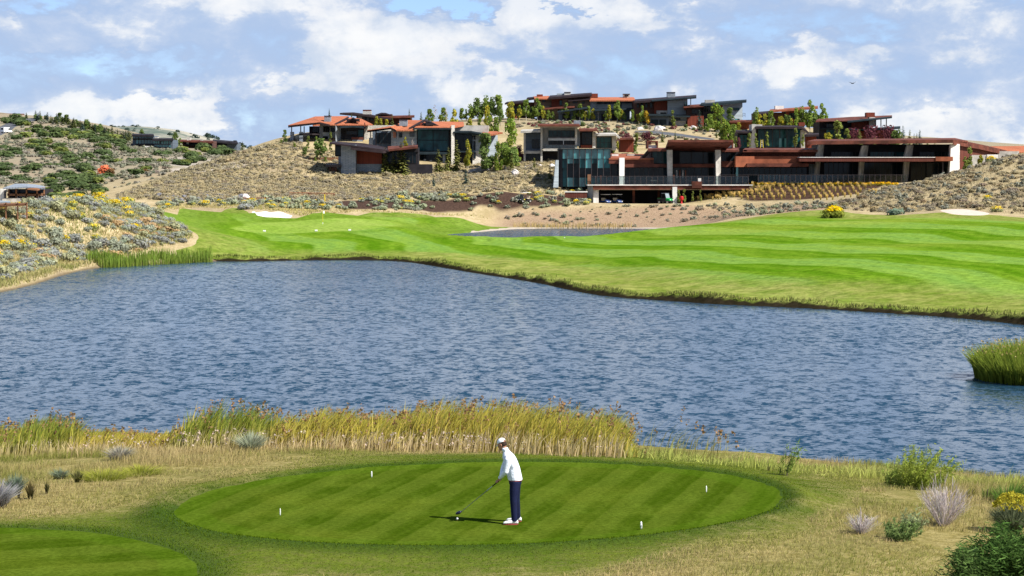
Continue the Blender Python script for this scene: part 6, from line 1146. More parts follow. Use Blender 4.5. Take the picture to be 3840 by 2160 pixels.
# ------------------------------------------------------------------ far-left houses
b = Bld('L', 'ridge_villa', 'teal glass two-storey villa on the ridge of the far left hill', 'house', 1330, 400, 762)
b.wall(1162, 300, 1345, 380, m='blue', d0=0, th=12, ext=4); b.win(1165, 300, 1340, 326, 7, 1, -.2, g='glass_l', fr=.15); b.win(1190, 335, 1340, 372, 6, 1, -.2, g='glass_l', fr=.2)
b.wall(1340, 335, 1515, 402, m='blue', d0=-2, th=12, ext=4); b.win(1340, 342, 1400, 372, 3, 1, -2.2, g='glass_l', fr=.2); b.win(1412, 338, 1500, 375, 4, 1, -2.2, g='glass_l', fr=.2); b.win(1350, 382, 1500, 400, 6, 1, -2.2, g='glass_l')
b.slab([(1155, 292, -5), (1350, 296, -5), (1345, 284, 6), (1165, 282, 6)], .7, 'dark'); b.slab([(1335, 332, -6), (1520, 330, -6), (1515, 320, 4), (1345, 322, 4)], .7, 'dark', 'lower_roof'); b.wall(1160, 326, 1345, 334, m='dark', n='balcony', d0=-3, th=3)
b.chim(1355, 312, 1382, 330, 2, 3, 'stone_lt', False); b.wall(1270, 392, 1340, 410, m='conc_w', n='terrace_wall', d0=-6, th=2, ext=2); b.wall(1180, 375, 1345, 384, m='dark', n='balcony', d0=-3, th=3)
b = Bld('L', 'red_roofed_villa', 'long villa with thin rust roofs and a pale chimney right of the teal ridge villa', 'house', 1700, 395, 790)
b.wall(1600, 345, 1860, 400, m='brown', d0=0, th=12, ext=4); b.win(1610, 352, 1730, 375, 6, 1, -.2, g='glass'); b.win(1750, 352, 1850, 375, 5, 1, -.2); b.slab([(1575, 344, -6), (1760, 350, -6), (1755, 337, 6), (1590, 335, 6)], .5, 'rust'); b.slab([(1730, 352, -5), (1872, 352, -5), (1865, 342, 6), (1740, 340, 6)], .7, 'rust', 'lower_roof')
b.chim(1640, 316, 1666, 340, 0, 3, 'stone_lt', False); b.wall(1636, 340, 1656, 385, m='conc_w', d0=-1, th=2); b.wall(1620, 378, 1860, 385, m='roof_t', n='balcony', d0=-3, th=3); b.wall(1755, 332, 1775, 345, m='conc', n='chimney', d0=2, th=2)
b = Bld('L', 'dark_sloped_villa', 'dark villa with a long roof sloping down to the right on the far left ridge', 'house', 1970, 390, 815)
b.wall(1868, 345, 2075, 402, m='blue', d0=0, th=12, ext=4, yt1=362); b.slab([(1860, 345, -5), (2085, 362, -5), (2080, 350, 6), (1870, 333, 6)], .7, 'dark'); b.win(1880, 358, 1990, 385, 6, 1, -.2, g='glass'); b.chim(2045, 342, 2068, 360, 2, 3, 'dark', False)
b = Bld('L', 'hilltop_barn', 'low rust-roofed building cut off at the left edge on top of the far hill', 'building', 100, 122, 925)
b.slab([(-80, 124, -5), (205, 124, -5), (215, 108, 6), (-80, 104, 6)], .8, 'rust'); b.wall(-70, 124, 195, 150, m='red', d0=0, th=12, ext=3)
b = Bld('L', 'stone_terrace_wall', 'short pink stone wall segments below the conifers on the far hill', 'wall', 500, 235, 845)
b.wall(418, 208, 470, 240, m='rock_l', d0=0, th=2, ext=2); b.wall(478, 214, 545, 250, m='rock_l', d0=-1, th=2, ext=2); b.wall(560, 220, 600, 248, m='rock_l', d0=-1, th=2, ext=2)
# half-built house
b = Bld('L', 'unfinished_house', 'unfinished two-storey timber-framed house with a grey metal roof at the foot of the left hill', 'house', 210, 850, 425)
b.wall(70, 768, 392, 856, m='dark', d0=3, th=8, ext=1.5); b.slab([(62, 812, -2), (392, 812, -2), (392, 804, 3), (66, 804, 3)], .4, 'wood', 'floor_slab')
b.many([(135, 750, 147, 856), (225, 745, 237, 856), (318, 760, 330, 856), (72, 765, 80, 856), (380, 765, 389, 856)], m='wood', n='timber_post', d0=-2, th=.4, ext=1)
b.many([(150, 815, 156, 856), (238, 815, 246, 856), (330, 815, 338, 856)], m='conc_w', n='post', d0=-1.5, th=.3, ext=1); b.slab([(28, 758, -4), (240, 748, -4), (236, 722, 5), (130, 722, 5)], .3, 'roof_g'); b.slab([(232, 752, -3), (396, 760, -4), (392, 744, 3), (310, 728, 5), (205, 722, 5)], .3, 'roof_g')
b.slab([(240, 762, -4), (328, 770, -4), (395, 754, -3), (300, 745, 2)], .3, 'wood', 'lower_roof'); b.many([(150, 768, 225, 800), (245, 770, 318, 800), (338, 765, 378, 800), (84, 770, 130, 800)], m='glass', n='window', d0=2.7, th=.15)
b.wall(392, 770, 396, 856, m='dark', d0=0, th=6); b.many([(170, 830, 218, 836), (262, 830, 300, 836)], m='white', n='workbench', d0=0, th=.5)
b.wall(0, 765, 35, 850, m='conc_w', n='wrapped_wall', d0=-1, th=2, ext=1)
b.wall(20, 848, 460, 870, m='conc', n='foundation', d0=-3, th=10, ext=1)
# wooden footbridge at the left edge
b = Bld('L', 'timber_footbridge', 'brown timber footbridge with horizontal rails at the left edge of the sage slope', 'bridge', 120, 960, 219)
b.slab([(-60, 905, -2), (235, 895, -2), (235, 888, 1), (-60, 898, 1)], .25, 'wood', 'deck')
b.many([(x, 886, x + 9, 985) for x in (-30, 45, 148, 228)], m='wood', n='post', d0=-2.1, th=.25, ext=.6)
b.many([(-60, y, 237, y + 4) for y in (890, 912, 926, 940)], m='wood', n='rail', d0=-2.2, th=.1)
b = Bld('L', 'tin_shed_roof', 'grey metal shelter roof peeking over the footbridge at the left edge', 'shelter', 30, 880, 226)
b.slab([(-60, 884, -2), (95, 884, -2), (85, 870, 3), (-60, 870, 3)], .15, 'grey', 'roof'); b.many([(-40, 884, -34, 930), (84, 884, 88, 930)], n='post', d0=-1, th=.15)

# ------------------------------------------------------------------ golfer
def ell(mb, c, r, n=12, m=8, rot=None):
    k = len(mb.v)
    for i in range(m + 1):
        t = math.pi * i / m; s = max(math.sin(t), .02)
        for j in range(n):
            a = 2 * math.pi * j / n; q = Vector((r[0] * s * math.cos(a), r[1] * s * math.sin(a), r[2] * math.cos(t)))
            if rot is not None: q = rot @ q
            mb.v.append(tuple(q + Vector(c)))
    for i in range(m):
        for j in range(n):
            q = (j + 1) % n; mb.f.append([k + i * n + j, k + (i + 1) * n + j, k + (i + 1) * n + q, k + i * n + q])
    mb.f.append([k + j for j in range(n)]); mb.f.append([k + m * n + j for j in range(n)][::-1]); return mb
def rings(mb, lst, n=16, axis='Z'):
    k = len(mb.v)
    for (h, cx, cy, a, b) in lst:
        for j in range(n):
            t = 2 * math.pi * j / n; u, v = cx + a * math.cos(t), cy + b * math.sin(t)
            mb.v.append((u, v, h) if axis == 'Z' else (h, u, v))
    for i in range(len(lst) - 1):
        for j in range(n):
            q = (j + 1) % n; mb.f.append([k + i * n + j, k + i * n + q, k + (i + 1) * n + q, k + (i + 1) * n + j])
    mb.f.append([k + j for j in range(n)][::-1]); mb.f.append([k + (len(lst) - 1) * n + j for j in range(n)]); return mb
def fused(mb, name, mat, parent, vox=.009, it=4):
    o = mb.build(name + '_tmp', mat); m = o.modifiers.new('r', 'REMESH'); m.mode = 'VOXEL'; m.voxel_size = vox
    s = o.modifiers.new('s', 'SMOOTH'); s.factor = .5; s.iterations = it
    me = bpy.data.meshes.new_from_object(o.evaluated_get(bpy.context.evaluated_depsgraph_get())); bpy.data.objects.remove(o)
    me.polygons.foreach_set('use_smooth', [True] * len(me.polygons)); me.update(); me.materials.clear(); return mesh_obj(name, me, mat, parent)
skin_m = simple('skin', (.42, .20, .13), .55, .12, 8, bs=0); hair_m = simple('dark_hair', (.03, .017, .012), .8, .3, 20)
jack_m = simple('white_blue_fabric', (.74, .78, .86), .8, .04, 6, bs=.5); trou_m = simple('navy_fabric', (.005, .008, .034), .85, .2, 6, bs=.3); cap_m = simple('white_cap_fabric', (.80, .82, .86), .8, .03, 6)
red_m = simple('red_sole', (.30, .06, .05), .6, .1, 5, bs=0)
q = P('V', 1292, 1320, 42.45); PB_ = Vector((q.x, q.y, 0.0))
pr = empty('person', PB_, 'golfer in white cap, white long-sleeved top and navy trousers, bending over a club', 'person')
hd = Vector((-.245, .01, 1.705)); hrot = Matrix.Rotation(R(-28), 3, 'Z') @ Matrix.Rotation(R(-24), 3, 'Y')
H = lambda x, y, z: hd + hrot @ Vector((x, y, z))      # head space: -x is the face
mb = MB()
rings(mb, [(.88, .04, 0, .115, .16), (1.0, .02, 0, .115, .155), (1.15, .0, 0, .105, .145), (1.32, -.06, 0, .115, .165), (1.44, -.10, 0, .10, .17), (1.50, -.13, 0, .07, .10), (1.56, -.17, .0, .052, .055), (1.66, -.215, .0, .05, .052)])
ell(mb, hd, (.098, .076, .115), rot=hrot); ell(mb, H(-.035, 0, -.07), (.062, .055, .058), rot=hrot)
ell(mb, H(-.105, 0, -.02), (.022, .013, .026), 8, 6, hrot); ell(mb, H(-.09, 0, .02), (.02, .05, .012), 8, 6, hrot); ell(mb, H(-.092, 0, -.062), (.014, .024, .01), 8, 6, hrot); ell(mb, H(-.085, 0, -.098), (.02, .022, .018), 8, 6, hrot)
for s in (-1, 1): ell(mb, H(.012, .078 * s, -.015), (.018, .01, .030), 8, 6, hrot)
HN, HF = Vector((-.335, -.03, .905)), Vector((-.30, .02, .935))   # near hand lower on the grip, far hand above
for s, el_, wr, hip, kn, an in ((-1, (-.165, -.20, 1.14), HN + Vector((.03, 0, .06)), (.03, -.09, .93), (.005, -.15, .52), (.015, -.19, .08)), (1, (-.22, .18, 1.16), HF + Vector((.02, .03, .06)), (.05, .09, .93), (.055, .15, .52), (.09, .20, .08))):
    mb.tube([(-.10, .16 * s, 1.43), (-.12, .20 * s, 1.40), el_, wr], [.055, .052, .040, .026], 10)
    mb.tube([hip, kn, an], [.085, .058, .038], 12); mb.tube([an, (an[0] - .10, an[1], .045), (an[0] - .18, an[1], .03)], [.036, .035, .025], 8)
cd = (Vector((-1.16, .20, .20)) - Vector((-.26, -.01, .965))).normalized(); gs_ = Vector((-.26, -.01, .965)); sidev = cd.cross(Vector((0, 0, 1))).normalized(); upv = sidev.cross(cd)
for hc, sg in ((gs_ + cd * .115, -1), (gs_ + cd * .045, 1)):
    pc = hc + sidev * (-.022 * sg) + upv * .012; ell(mb, pc, (.040, .017, .034), 10, 8)
    for f in range(4):     # fingers curl round the grip
        o_ = hc + cd * (.024 - .016 * f) ; L = (.95, 1.05, 1.0, .85)[f]; ring = [o_ + (sidev * (-sg) * math.cos(t) + upv * math.sin(t)) * .021 * (1 if t < 2 else .95) for t in (0.3, 1.2, 2.1, 3.0 * L, 3.8 * L)]
        mb.tube(ring, [.0085, .009, .0085, .008, .006], 6)
    mb.tube([pc + upv * .02, hc + upv * .022 + cd * .02, hc + upv * .02 + cd * .052], [.011, .010, .007], 6)   # thumb along the grip
fused(mb, 'body', skin_m, pr, .0065, 2)
# clothes
mb = MB()
rings(mb, [(.935, .035, 0, .155, .185), (.97, .03, 0, .158, .188), (1.05, .012, 0, .158, .18), (1.2, -.005, 0, .142, .172), (1.33, -.06, 0, .150, .20), (1.42, -.095, 0, .145, .215), (1.475, -.11, 0, .125, .19), (1.52, -.13, 0, .10, .125), (1.56, -.155, 0, .075, .078), (1.605, -.175, 0, .066, .068)])
mb.tube([(-.10, -.13, 1.42), (-.12, -.205, 1.395), (-.165, -.205, 1.14), HN + Vector((.035, -.01, .075))], [.085, .076, .060, .040], 12)
mb.tube([(-.10, .13, 1.42), (-.12, .205, 1.395), (-.22, .18, 1.16), HF + Vector((.03, .03, .075))], [.085, .076, .060, .040], 12)
mb.tube([(.10, .05, 1.02), (.165, .02, 1.0), (.15, -.05, .985)], [.02, .018, .01], 6)
jk = fused(mb, 'jacket', jack_m, pr, .010, 5)
rings(MB(), [(1.56, -.175, 0, .076, .078), (1.60, -.185, 0, .073, .074), (1.635, -.19, 0, .069, .070)]).build('collar', jack_m, jk, smooth=True)
mb = MB(); rings(mb, [(.84, .035, 0, .13, .17), (.90, .035, 0, .138, .175), (.965, .035, 0, .145, .178)])
mb.tube([(.03, -.085, .90), (.01, -.12, .72), (.0, -.15, .52), (.012, -.175, .28), (.018, -.19, .075)], [.112, .100, .080, .072, .064], 14)
mb.tube([(.05, .085, .90), (.05, .12, .72), (.055, .15, .52), (.075, .18, .28), (.09, .20, .075)], [.112, .098, .080, .070, .062], 14)
fused(mb, 'trousers', trou_m, pr, .010, 4)
tube_belt = rings(MB(), [(.928, .035, 0, .150, .183), (.942, .035, 0, .150, .183)]).build('belt', red_m, pr, smooth=True)
for (ax, ay, rot) in ((.012, -.19, 4), (.085, .20, -6)):
    mb = MB(); rings(mb, [(-.235, 0, .035, .022, .012), (-.225, 0, .038, .036, .022), (-.19, 0, .044, .047, .030), (-.12, 0, .052, .050, .038), (-.06, 0, .062, .046, .048), (0, 0, .070, .042, .056), (.05, 0, .066, .038, .052), (.078, 0, .055, .030, .038), (.088, 0, .045, .02, .022)], 14, 'X')
    sh = mb.build('shoe', M['white'], pr, smooth=True); sh.location = (ax, ay, .004); sh.rotation_euler = (0, 0, R(rot))
    mb = MB(); rings(mb, [(.0, -.08, 0, .165, .052), (.016, -.08, 0, .168, .054)], 20); mb.build('sole', red_m, sh, smooth=False)
    mb = MB(); [mb.tube([(-.06 - .03 * i, -.022, .096 - .012 * i), (-.06 - .03 * i, 0, .104 - .012 * i), (-.06 - .03 * i, .022, .096 - .012 * i)], .003, 4) for i in range(3)]; mb.build('laces', jack_m, sh)
mb = MB(); ell(mb, H(.004, 0, .040), (.106, .086, .098), 20, 12, hrot)
cap = mb.build('cap', cap_m, pr, smooth=True)
import bmesh
bm = bmesh.new(); bm.from_mesh(cap.data); inv = hrot.transposed()
bmesh.ops.delete(bm, geom=[v for v in bm.verts if (inv @ (v.co - hd)).z < .018 or ((inv @ (v.co - hd)).x > .07 and (inv @ (v.co - hd)).z < .045 and abs((inv @ (v.co - hd)).y) < .045)], context='VERTS'); bm.to_mesh(cap.data); bm.free()
sm = cap.modifiers.new('thickness', 'SOLIDIFY'); sm.thickness = .004
mb = MB(); b0 = [H(-.085 + .02 * abs(t), .075 * t, .022) for t in (-1, -.5, 0, .5, 1)]; b1 = [H(-.165 + .05 * t * t, .062 * t, .008) for t in (1, .5, 0, -.5, -1)]
pb = b0 + b1; mb.solid([v - Vector((0, 0, .004)) for v in pb], [v + Vector((0, 0, .003)) for v in pb]); mb.build('brim', cap_m, cap)
mb = MB(); ell(mb, H(.022, 0, -.008), (.084, .080, .075), 16, 10, hrot); hr = mb.build('hair', hair_m, pr, smooth=True)
for s in (-1, 1):
    mb = MB(); ell(mb, H(-.086, .03 * s, .004), (.008, .013, .008), 8, 6, hrot); ey = mb.build('eye', M['white'], pr, smooth=True)
    mb = MB(); ell(mb, H(-.0935, .03 * s, .003), (.003, .005, .005), 8, 6, hrot); mb.build('pupil', M['rubber'], ey, smooth=True)
mb = MB(); ell(mb, H(-.103, 0, -.062), (.005, .022, .006), 8, 6, hrot); mb.build('mouth', simple('lips', (.35, .12, .09), .5, .1, 5, bs=0), pr, smooth=True)
# club
cr = empty('golf_club', PB_ + Vector((-1.14, .2, .19)), 'black-headed driver with a dark shaft held out by the golfer', 'golf club'); oo = cr.location - PB_
A0, B0 = gs_, Vector((-1.13, .20, .215)); L_ = B0 - A0
chrome = simple('steel_shaft', (.16, .16, .17), .35, .1, 5, metal=.6, bs=0); pale_shaft = simple('pale_shaft', (.45, .46, .48), .35, .1, 5, metal=.4, bs=0)
MB().tube([A0 - oo, A0 + L_ * .23 - oo], [.0145, .011], 10).build('grip', M['rubber'], cr)
MB().tube([A0 + L_ * .23 - oo, A0 + L_ * .36 - oo], [.008, .0075], 8).build('shaft', pale_shaft, cr); MB().tube([A0 + L_ * .36 - oo, B0 - oo], [.0075, .006], 8).build('shaft', chrome, cr)
mb = MB(); ell(mb, B0 + Vector((-.055, .01, -.02)) - oo, (.075, .058, .034), 16, 10, Matrix.Rotation(R(-25), 3, 'Y')); mb.tube([B0 - oo, B0 + Vector((-.02, 0, -.02)) - oo], [.009, .012], 8); hm = mb.build('club_head', simple('black_gloss', (.012, .014, .03), .2, .1, 5, bs=0), cr, smooth=True)
bp = P('V', 1150, 1311, 42.75); bz = .052
mb = MB(); ell(mb, (0, 0, 0), (.025, .025, .025), 16, 12); o = mb.build('golf_ball', M['white'], smooth=True); o.location = (bp.x, bp.y, bz); tag(o, 'white golf ball teed up left of the golfer', 'golf ball')
mb = MB(); mb.lathe([(.002, -.03), (.003, 0), (.003, .02), (.007, .027)], n=8); o = mb.build('golf_tee', M['wood']); o.location = (bp.x, bp.y, 0); tag(o, 'tiny wooden peg under the white golf ball', 'golf tee')
# tee markers
for (vx, vy, w_, lab) in [(935, 1203, .03, 'white tee marker plate on the far left of the tee'), (1777, 1241, .025, 'white tee marker plate on the far right of the tee, edge-on'), (705, 1300, .022, 'thin white tee marker at the near left of the tee'), (1613, 1334, .040, 'oval white tee marker with a grey emblem at the near right of the tee')]:
    D = CH * 5009 / (vy - 470) * .995; p = P('V', vx, vy, D); e = empty('tee_marker', (p.x, p.y, 0), lab, 'tee marker', 'white tee markers')
    mb = MB(); mb.lathe([(w_ * .35, .012), (w_ * .5, .05), (w_ * .55, .10), (w_ * .5, .15), (w_ * .2, .175)], n=16)
    for i, v in enumerate(mb.v): mb.v[i] = (v[0], v[1] * .4, v[2])
    pl = mb.build('plate', M['white'], e, smooth=True); MB().tube([(0, 0, -.03), (0, 0, .02)], .004, 6).build('spike', M['steel'], e)
    if 'oval' in lab: MB().box(-.010, .010, -.0205, -.0165, .05, .10).build('emblem', simple('grey_emblem', (.15, .2, .18), .6, .2, 5), pl); MB().box(-.018, -.004, -.0205, -.0165, .068, .076).build('emblem_bar', M['rubber'], pl)

# ------------------------------------------------------------------ green: flag, target boxes
def ground_at(vx, vy, lo=120): x, y = hit(vx, vy, lo); return Vector((x, y, gz(x, y)))
g0 = ground_at(812, 563); e = empty('flagstick', g0, 'yellow flagstick with a small white and yellow flag on the far green', 'flagstick')
fy = simple('yellow_paint', (.65, .48, .04), .5, .05, 4, bs=0); MB().tube([(0, 0, 0), (0, 0, 2.05)], .03, 8).build('pole', fy, e); MB().tube([(0, 0, .0), (0, 0, .3)], .036, 8).build('pole_base', M['white'], e)
fl = MB().solid([(.02, -.01, 1.62), (.30, .03, 1.60), (.30, .06, 1.60), (.02, .02, 1.62)], [(.02, -.01, 2.02), (.30, .03, 1.98), (.30, .06, 1.98), (.02, .02, 2.02)]).build('flag', M['white'], e)
MB().solid([(.31, .03, 1.60), (.46, -.02, 1.62), (.46, .01, 1.62), (.31, .06, 1.60)], [(.31, .03, 1.98), (.46, -.02, 1.99), (.46, .01, 1.99), (.31, .06, 1.98)]).build('flag_tip', fy, fl)
for i, (mx, my, lab) in enumerate([(393, 884, 'white block marker on the fairway, left of three'), (1226, 881, 'white block marker on the fairway, middle of three'), (1765, 873, 'white block marker on the fairway, right of three')]):
    xs, ys = toS('M', mx, my); g0 = ground_at(xs / VS, ys / VS); e = empty('block_marker', g0, lab, 'marker', 'white block markers')
    MB().box(-.19, .19, -.09, .09, .05, .27).build('block', M['white'], e, bevel=.02); MB().box(-.15, -.09, -.04, .04, -.05, .05).build('foot', M['steel'], e); MB().box(.09, .15, -.04, .04, -.05, .05).build('foot', M['steel'], e)
g0 = ground_at(1420, 603); mb = MB(); ell(mb, (0, 0, .06), (.07, .07, .07), 10, 8); o = mb.build('ball', M['white'], smooth=True); o.location = g0; tag(o, 'tiny white ball lying on the middle of the striped fairway', 'ball')

# ------------------------------------------------------------------ vehicles
def wheel(par, x, y, z, r, w_):
    t = MB().lathe([(r * .6, -w_ / 2), (r * .93, -w_ / 2), (r, -w_ / 3), (r, w_ / 3), (r * .93, w_ / 2), (r * .6, w_ / 2)], (0, 0, 0), 18, 'Y').build('wheel', M['rubber'], par, smooth=False); t.location = (x, y, z)
    MB().lathe([(r * .2, -w_ / 2 - .02), (r * .58, -w_ / 2 - .01), (r * .58, w_ / 2 + .01), (r * .2, w_ / 2 + .02)], (0, 0, 0), 12, 'Y').build('rim', M['conc'], t)
navy = simple('navy_cart_paint', (.03, .07, .22), .3, .1, 3, bs=0); cream = simple('cream_vinyl', (.62, .52, .38), .7, .1, 4, bs=0); dkp = simple('black_plastic', (.02, .02, .022), .5, .1, 4, bs=0)
def golf_cart(loc, rz, label, paint, group='golf carts'):
    e = empty('golf_cart', loc, label, 'golf cart', group, rz)
    MB().solid([(-1.15, -.55, .28), (1.15, -.55, .28), (1.15, .55, .28), (-1.15, .55, .28)], [(-1.15, -.55, .42), (1.1, -.55, .42), (1.1, .55, .42), (-1.15, .55, .42)]).build('chassis', dkp, e)
    MB().solid([(.62, -.56, .40), (1.22, -.48, .36), (1.22, .48, .36), (.62, .56, .40)], [(.60, -.54, .92), (1.12, -.40, .62), (1.12, .40, .62), (.60, .54, .92)]).build('front_cowl', paint, e, bevel=.04)
    MB().solid([(-1.15, -.57, .40), (-.18, -.57, .40), (-.18, .57, .40), (-1.15, .57, .40)], [(-1.08, -.53, .68), (-.22, -.55, .68), (-.22, .55, .68), (-1.08, .53, .68)]).build('rear_body', paint, e, bevel=.03)
    MB().box(-.62, -.12, -.52, .52, .69, .82).build('seat', cream, e, bevel=.03); MB().solid([(-.70, -.52, .84), (-.60, -.52, .84), (-.60, .52, .84), (-.70, .52, .84)], [(-.80, -.50, 1.20), (-.70, -.50, 1.20), (-.70, .50, 1.20), (-.80, .50, 1.20)]).build('backrest', cream, e, bevel=.03)
    MB().box(-.98, .82, -.62, .62, 1.80, 1.88).build('canopy', M['white'], e, bevel=.03)
    for x, x2, y in ((.80, .55, -.52), (.80, .55, .52), (-.85, -.85, -.52), (-.85, -.85, .52)): MB().tube([(x, y, .66), (x2, y, 1.81)], .022, 6).build('canopy_post', dkp, e)
    MB().solid([(.80, -.50, .90), (.82, -.50, .90), (.82, .50, .90), (.80, .50, .90)], [(.56, -.50, 1.45), (.58, -.50, 1.45), (.58, .50, 1.45), (.56, .50, 1.45)]).build('windscreen', M['rail_glass'], e)
    MB().tube([(.62, .25, .85), (.40, .25, 1.02)], .02, 6).build('steering_column', dkp, e)
    for s in (-.36, .36): MB().box(1.17, 1.225, s - .1, s + .1, .50, .60).build('headlight', M['white'], e)
    for x in (.82, -.76):
        for y in (-.50, .50): wheel(e, x, y, .23, .23, .17)
    return e
def at_ground(view, x, y, D): p = P(view, x, y, D); return Vector((p.x, D, gz(p.x, D)))
SH = at_ground('G', 1120, 650, 373)
golf_cart(at_ground('G', 675, 645, 374), R(-62), 'blue and white golf cart under the deck, left of two', navy); golf_cart(at_ground('G', 900, 645, 374), R(-62), 'blue and white golf cart under the deck, right of two', navy)
golf_cart(at_ground('B', 250, 1282, 366), R(-150), 'dark golf cart with a white canopy behind sagebrush left of the deck', dkp)
def utv(loc, rz):
    gp = simple('green_paint', (.01, .32, .06), .35, .1, 3, bs=0); e = empty('utility_vehicle', loc, 'bright green utility vehicle with a dark cab parked under the right end of the deck', 'utility vehicle', None, rz)
    MB().box(-1.4, 1.35, -.68, .68, .40, .58).build('chassis', dkp, e); MB().solid([(.55, -.68, .58), (1.42, -.60, .52), (1.42, .60, .52), (.55, .68, .58)], [(.55, -.66, 1.08), (1.36, -.52, .88), (1.36, .52, .88), (.55, .66, 1.08)]).build('bonnet', gp, e, bevel=.05)
    MB().box(-.40, .56, -.70, .70, .58, 1.05).build('cab_side', dkp, e, bevel=.03); MB().box(-1.42, -.44, -.70, .70, .70, 1.02).build('cargo_bed', dkp, e, bevel=.03); MB().box(-1.40, -.46, -.72, .72, 1.025, 1.06).build('bed_rim', gp, e)
    MB().box(-.50, .35, -.68, .68, 1.90, 1.98).build('cab_roof', simple('grey_roof', (.20, .24, .27), .5, .1, 3, bs=0), e, bevel=.04); MB().box(-.52, -.44, -.64, .64, 1.06, 1.90).build('rear_panel', dkp, e)
    MB().solid([(.60, -.60, 1.08), (.62, -.60, 1.08), (.62, .60, 1.08), (.60, .60, 1.08)], [(.30, -.60, 1.88), (.32, -.60, 1.88), (.32, .60, 1.88), (.30, .60, 1.88)]).build('windscreen', glass('pale_windscreen', (.22, .27, .30), .12, .3), e)
    for y in (-.65, .65): MB().tube([(.62, y, 1.05), (.33, y, 1.92)], .035, 6).build('roll_bar', dkp, e)
    for s in (-.4, .4): MB().box(1.37, 1.43, s - .12, s + .12, .68, .80).build('headlight', M['white'], e)
    MB().box(1.40, 1.50, -.45, .45, .40, .62).build('bumper', dkp, e)
    for x in (.95, -.9):
        for y in (-.64, .64): wheel(e, x, y, .32, .32, .25)
utv(at_ground('G', 1830, 645, 371.5), R(-40))
rp_ = at_ground('G', 2142, 625, 368); e = empty('fire_connection', rp_, 'bright red standpipe with a wide round top beside the undercroft trees', 'standpipe')
rd = simple('red_paint', (.50, .02, .025), .4, .1, 4, bs=0); MB().lathe([(.24, 0), (.24, .08), (.14, .12), (.14, .50), (.20, .62)], n=14).build('base', rd, e, smooth=True); MB().lathe([(.26, .62), (.33, .70), (.34, 1.22), (.30, 1.34), (.12, 1.38)], n=16).build('bonnet', rd, e, smooth=True)
for s in (-1, 1): MB().lathe([(.10, .30 * s), (.10, .42 * s), (.12, .43 * s), (.12, .47 * s)], (0, 0, .98), 10, 'X').build('outlet', rd, e)
# van on the far road
xs, ys = toS('L', 56, 282); x, y = hit(xs / VS, ys / VS, 600); e = empty('delivery_van', (x, y, gz(x, y)), 'white van driving on the road at the top left', 'van', None, R(62))
MB().solid([(-2.4, -.95, .45), (1.3, -.95, .45), (1.3, .95, .45), (-2.4, .95, .45)], [(-2.35, -.85, 2.25), (1.0, -.85, 2.25), (1.0, .85, 2.25), (-2.35, .85, 2.25)]).build('body', M['white'], e, bevel=.08); MB().solid([(1.28, -.93, .45), (2.5, -.88, .45), (2.5, .88, .45), (1.28, .93, .45)], [(1.28, -.9, 1.25), (2.35, -.8, 1.05), (2.35, .8, 1.05), (1.28, .9, 1.25)]).build('bonnet', M['white'], e, bevel=.06)
MB().solid([(1.30, -.86, 1.27), (1.9, -.82, 1.2), (1.9, .82, 1.2), (1.30, .86, 1.27)], [(1.02, -.80, 2.18), (1.12, -.78, 2.15), (1.12, .78, 2.15), (1.02, .80, 2.18)]).build('windscreen', M['glass'], e); MB().box(-2.43, -2.36, -.6, .6, 1.3, 1.95).build('rear_window', M['glass'], e)
for s in (-1, 1): MB().box(.1, 1.0, s * .93 - .02, s * .93 + .02, 1.25, 1.9).build('side_window', M['glass'], e)
for xx in (1.55, -1.5):
    for yy in (-.85, .85): wheel(e, xx, yy, .36, .36, .24)

# ------------------------------------------------------------------ terrace furniture, fences, rocks
for i, (bx, lab) in enumerate([(1130, 'dark terrace table beside the teal glass box'), (1390, 'dark terrace table, first from the left between the two tall pillars of the terrace'), (1470, 'dark terrace table, second between the left and middle white pillars'), (1600, 'dark terrace table with a pale top just left of the middle pillar'), (1690, 'dark terrace table touching the middle concrete pillar'), (1960, 'dark terrace table right of the middle pillar'), (2180, 'dark terrace table left of the right tall pillar')]):
    p = P('B', bx, 1041, 375.5); e = empty('terrace_table', p, lab, 'table', 'terrace tables'); MB().lathe([(.62, .70), (.65, .72), (.65, .75), (.62, .76)], n=16).build('tabletop', M['conc'] if 'pale' in lab else M['steel'], e); MB().tube([(0, 0, 0), (0, 0, .70)], .05, 8).build('pedestal', M['steel'], e); MB().lathe([(.3, 0), (.3, .03)], n=12).build('foot', M['steel'], e)
    for s, w_ in ((-1.0, 'left'), (1.0, 'right')):
        c = empty('terrace_chair', p + Vector((s, 0, 0)), 'dark terrace chair on the ' + w_ + ' of the ' + lab.replace('dark terrace ', '').replace('with a pale top just ', '').replace('between the two tall pillars of the terrace', 'between pillars').replace('between the left and middle white pillars', 'between pillars'), 'chair', 'terrace chairs')
        MB().box(-.24, .24, -.24, .24, .42, .47).build('seat', M['steel'], c); MB().box(.20 * s - .02, .20 * s + .02, -.24, .24, .47, .90).build('backrest', M['steel'], c)
        for a in (-.2, .2):
            for b_ in (-.2, .2): MB().box(a - .02, a + .02, b_ - .02, b_ + .02, 0, .42).build('leg', M['steel'], c)
def fence(name, label, view, pts, D, h=.55, gap=4.):
    P_ = [at_ground(view, x, y, D) for x, y in pts]; e = empty(name, P_[0], label, 'fence'); L = MB(); lo = MB()
    L.tube([q + Vector((0, 0, h)) - P_[0] for q in P_], .07, 6).build('top_rail', M['rust_o'], e); lo.tube([q + Vector((0, 0, h * .5)) - P_[0] for q in P_], .05, 6).build('lower_rail', M['rust_o'], e)
    for a, b_ in zip(P_[:-1], P_[1:]):
        n = max(1, int((b_ - a).length / gap))
        for i in range(n + 1): q = a.lerp(b_, i / n) - P_[0]; MB().box(q.x - .05, q.x + .05, q.y - .05, q.y + .05, q.z - .3, q.z + h + .04).build('post', M['rust_o'], e)
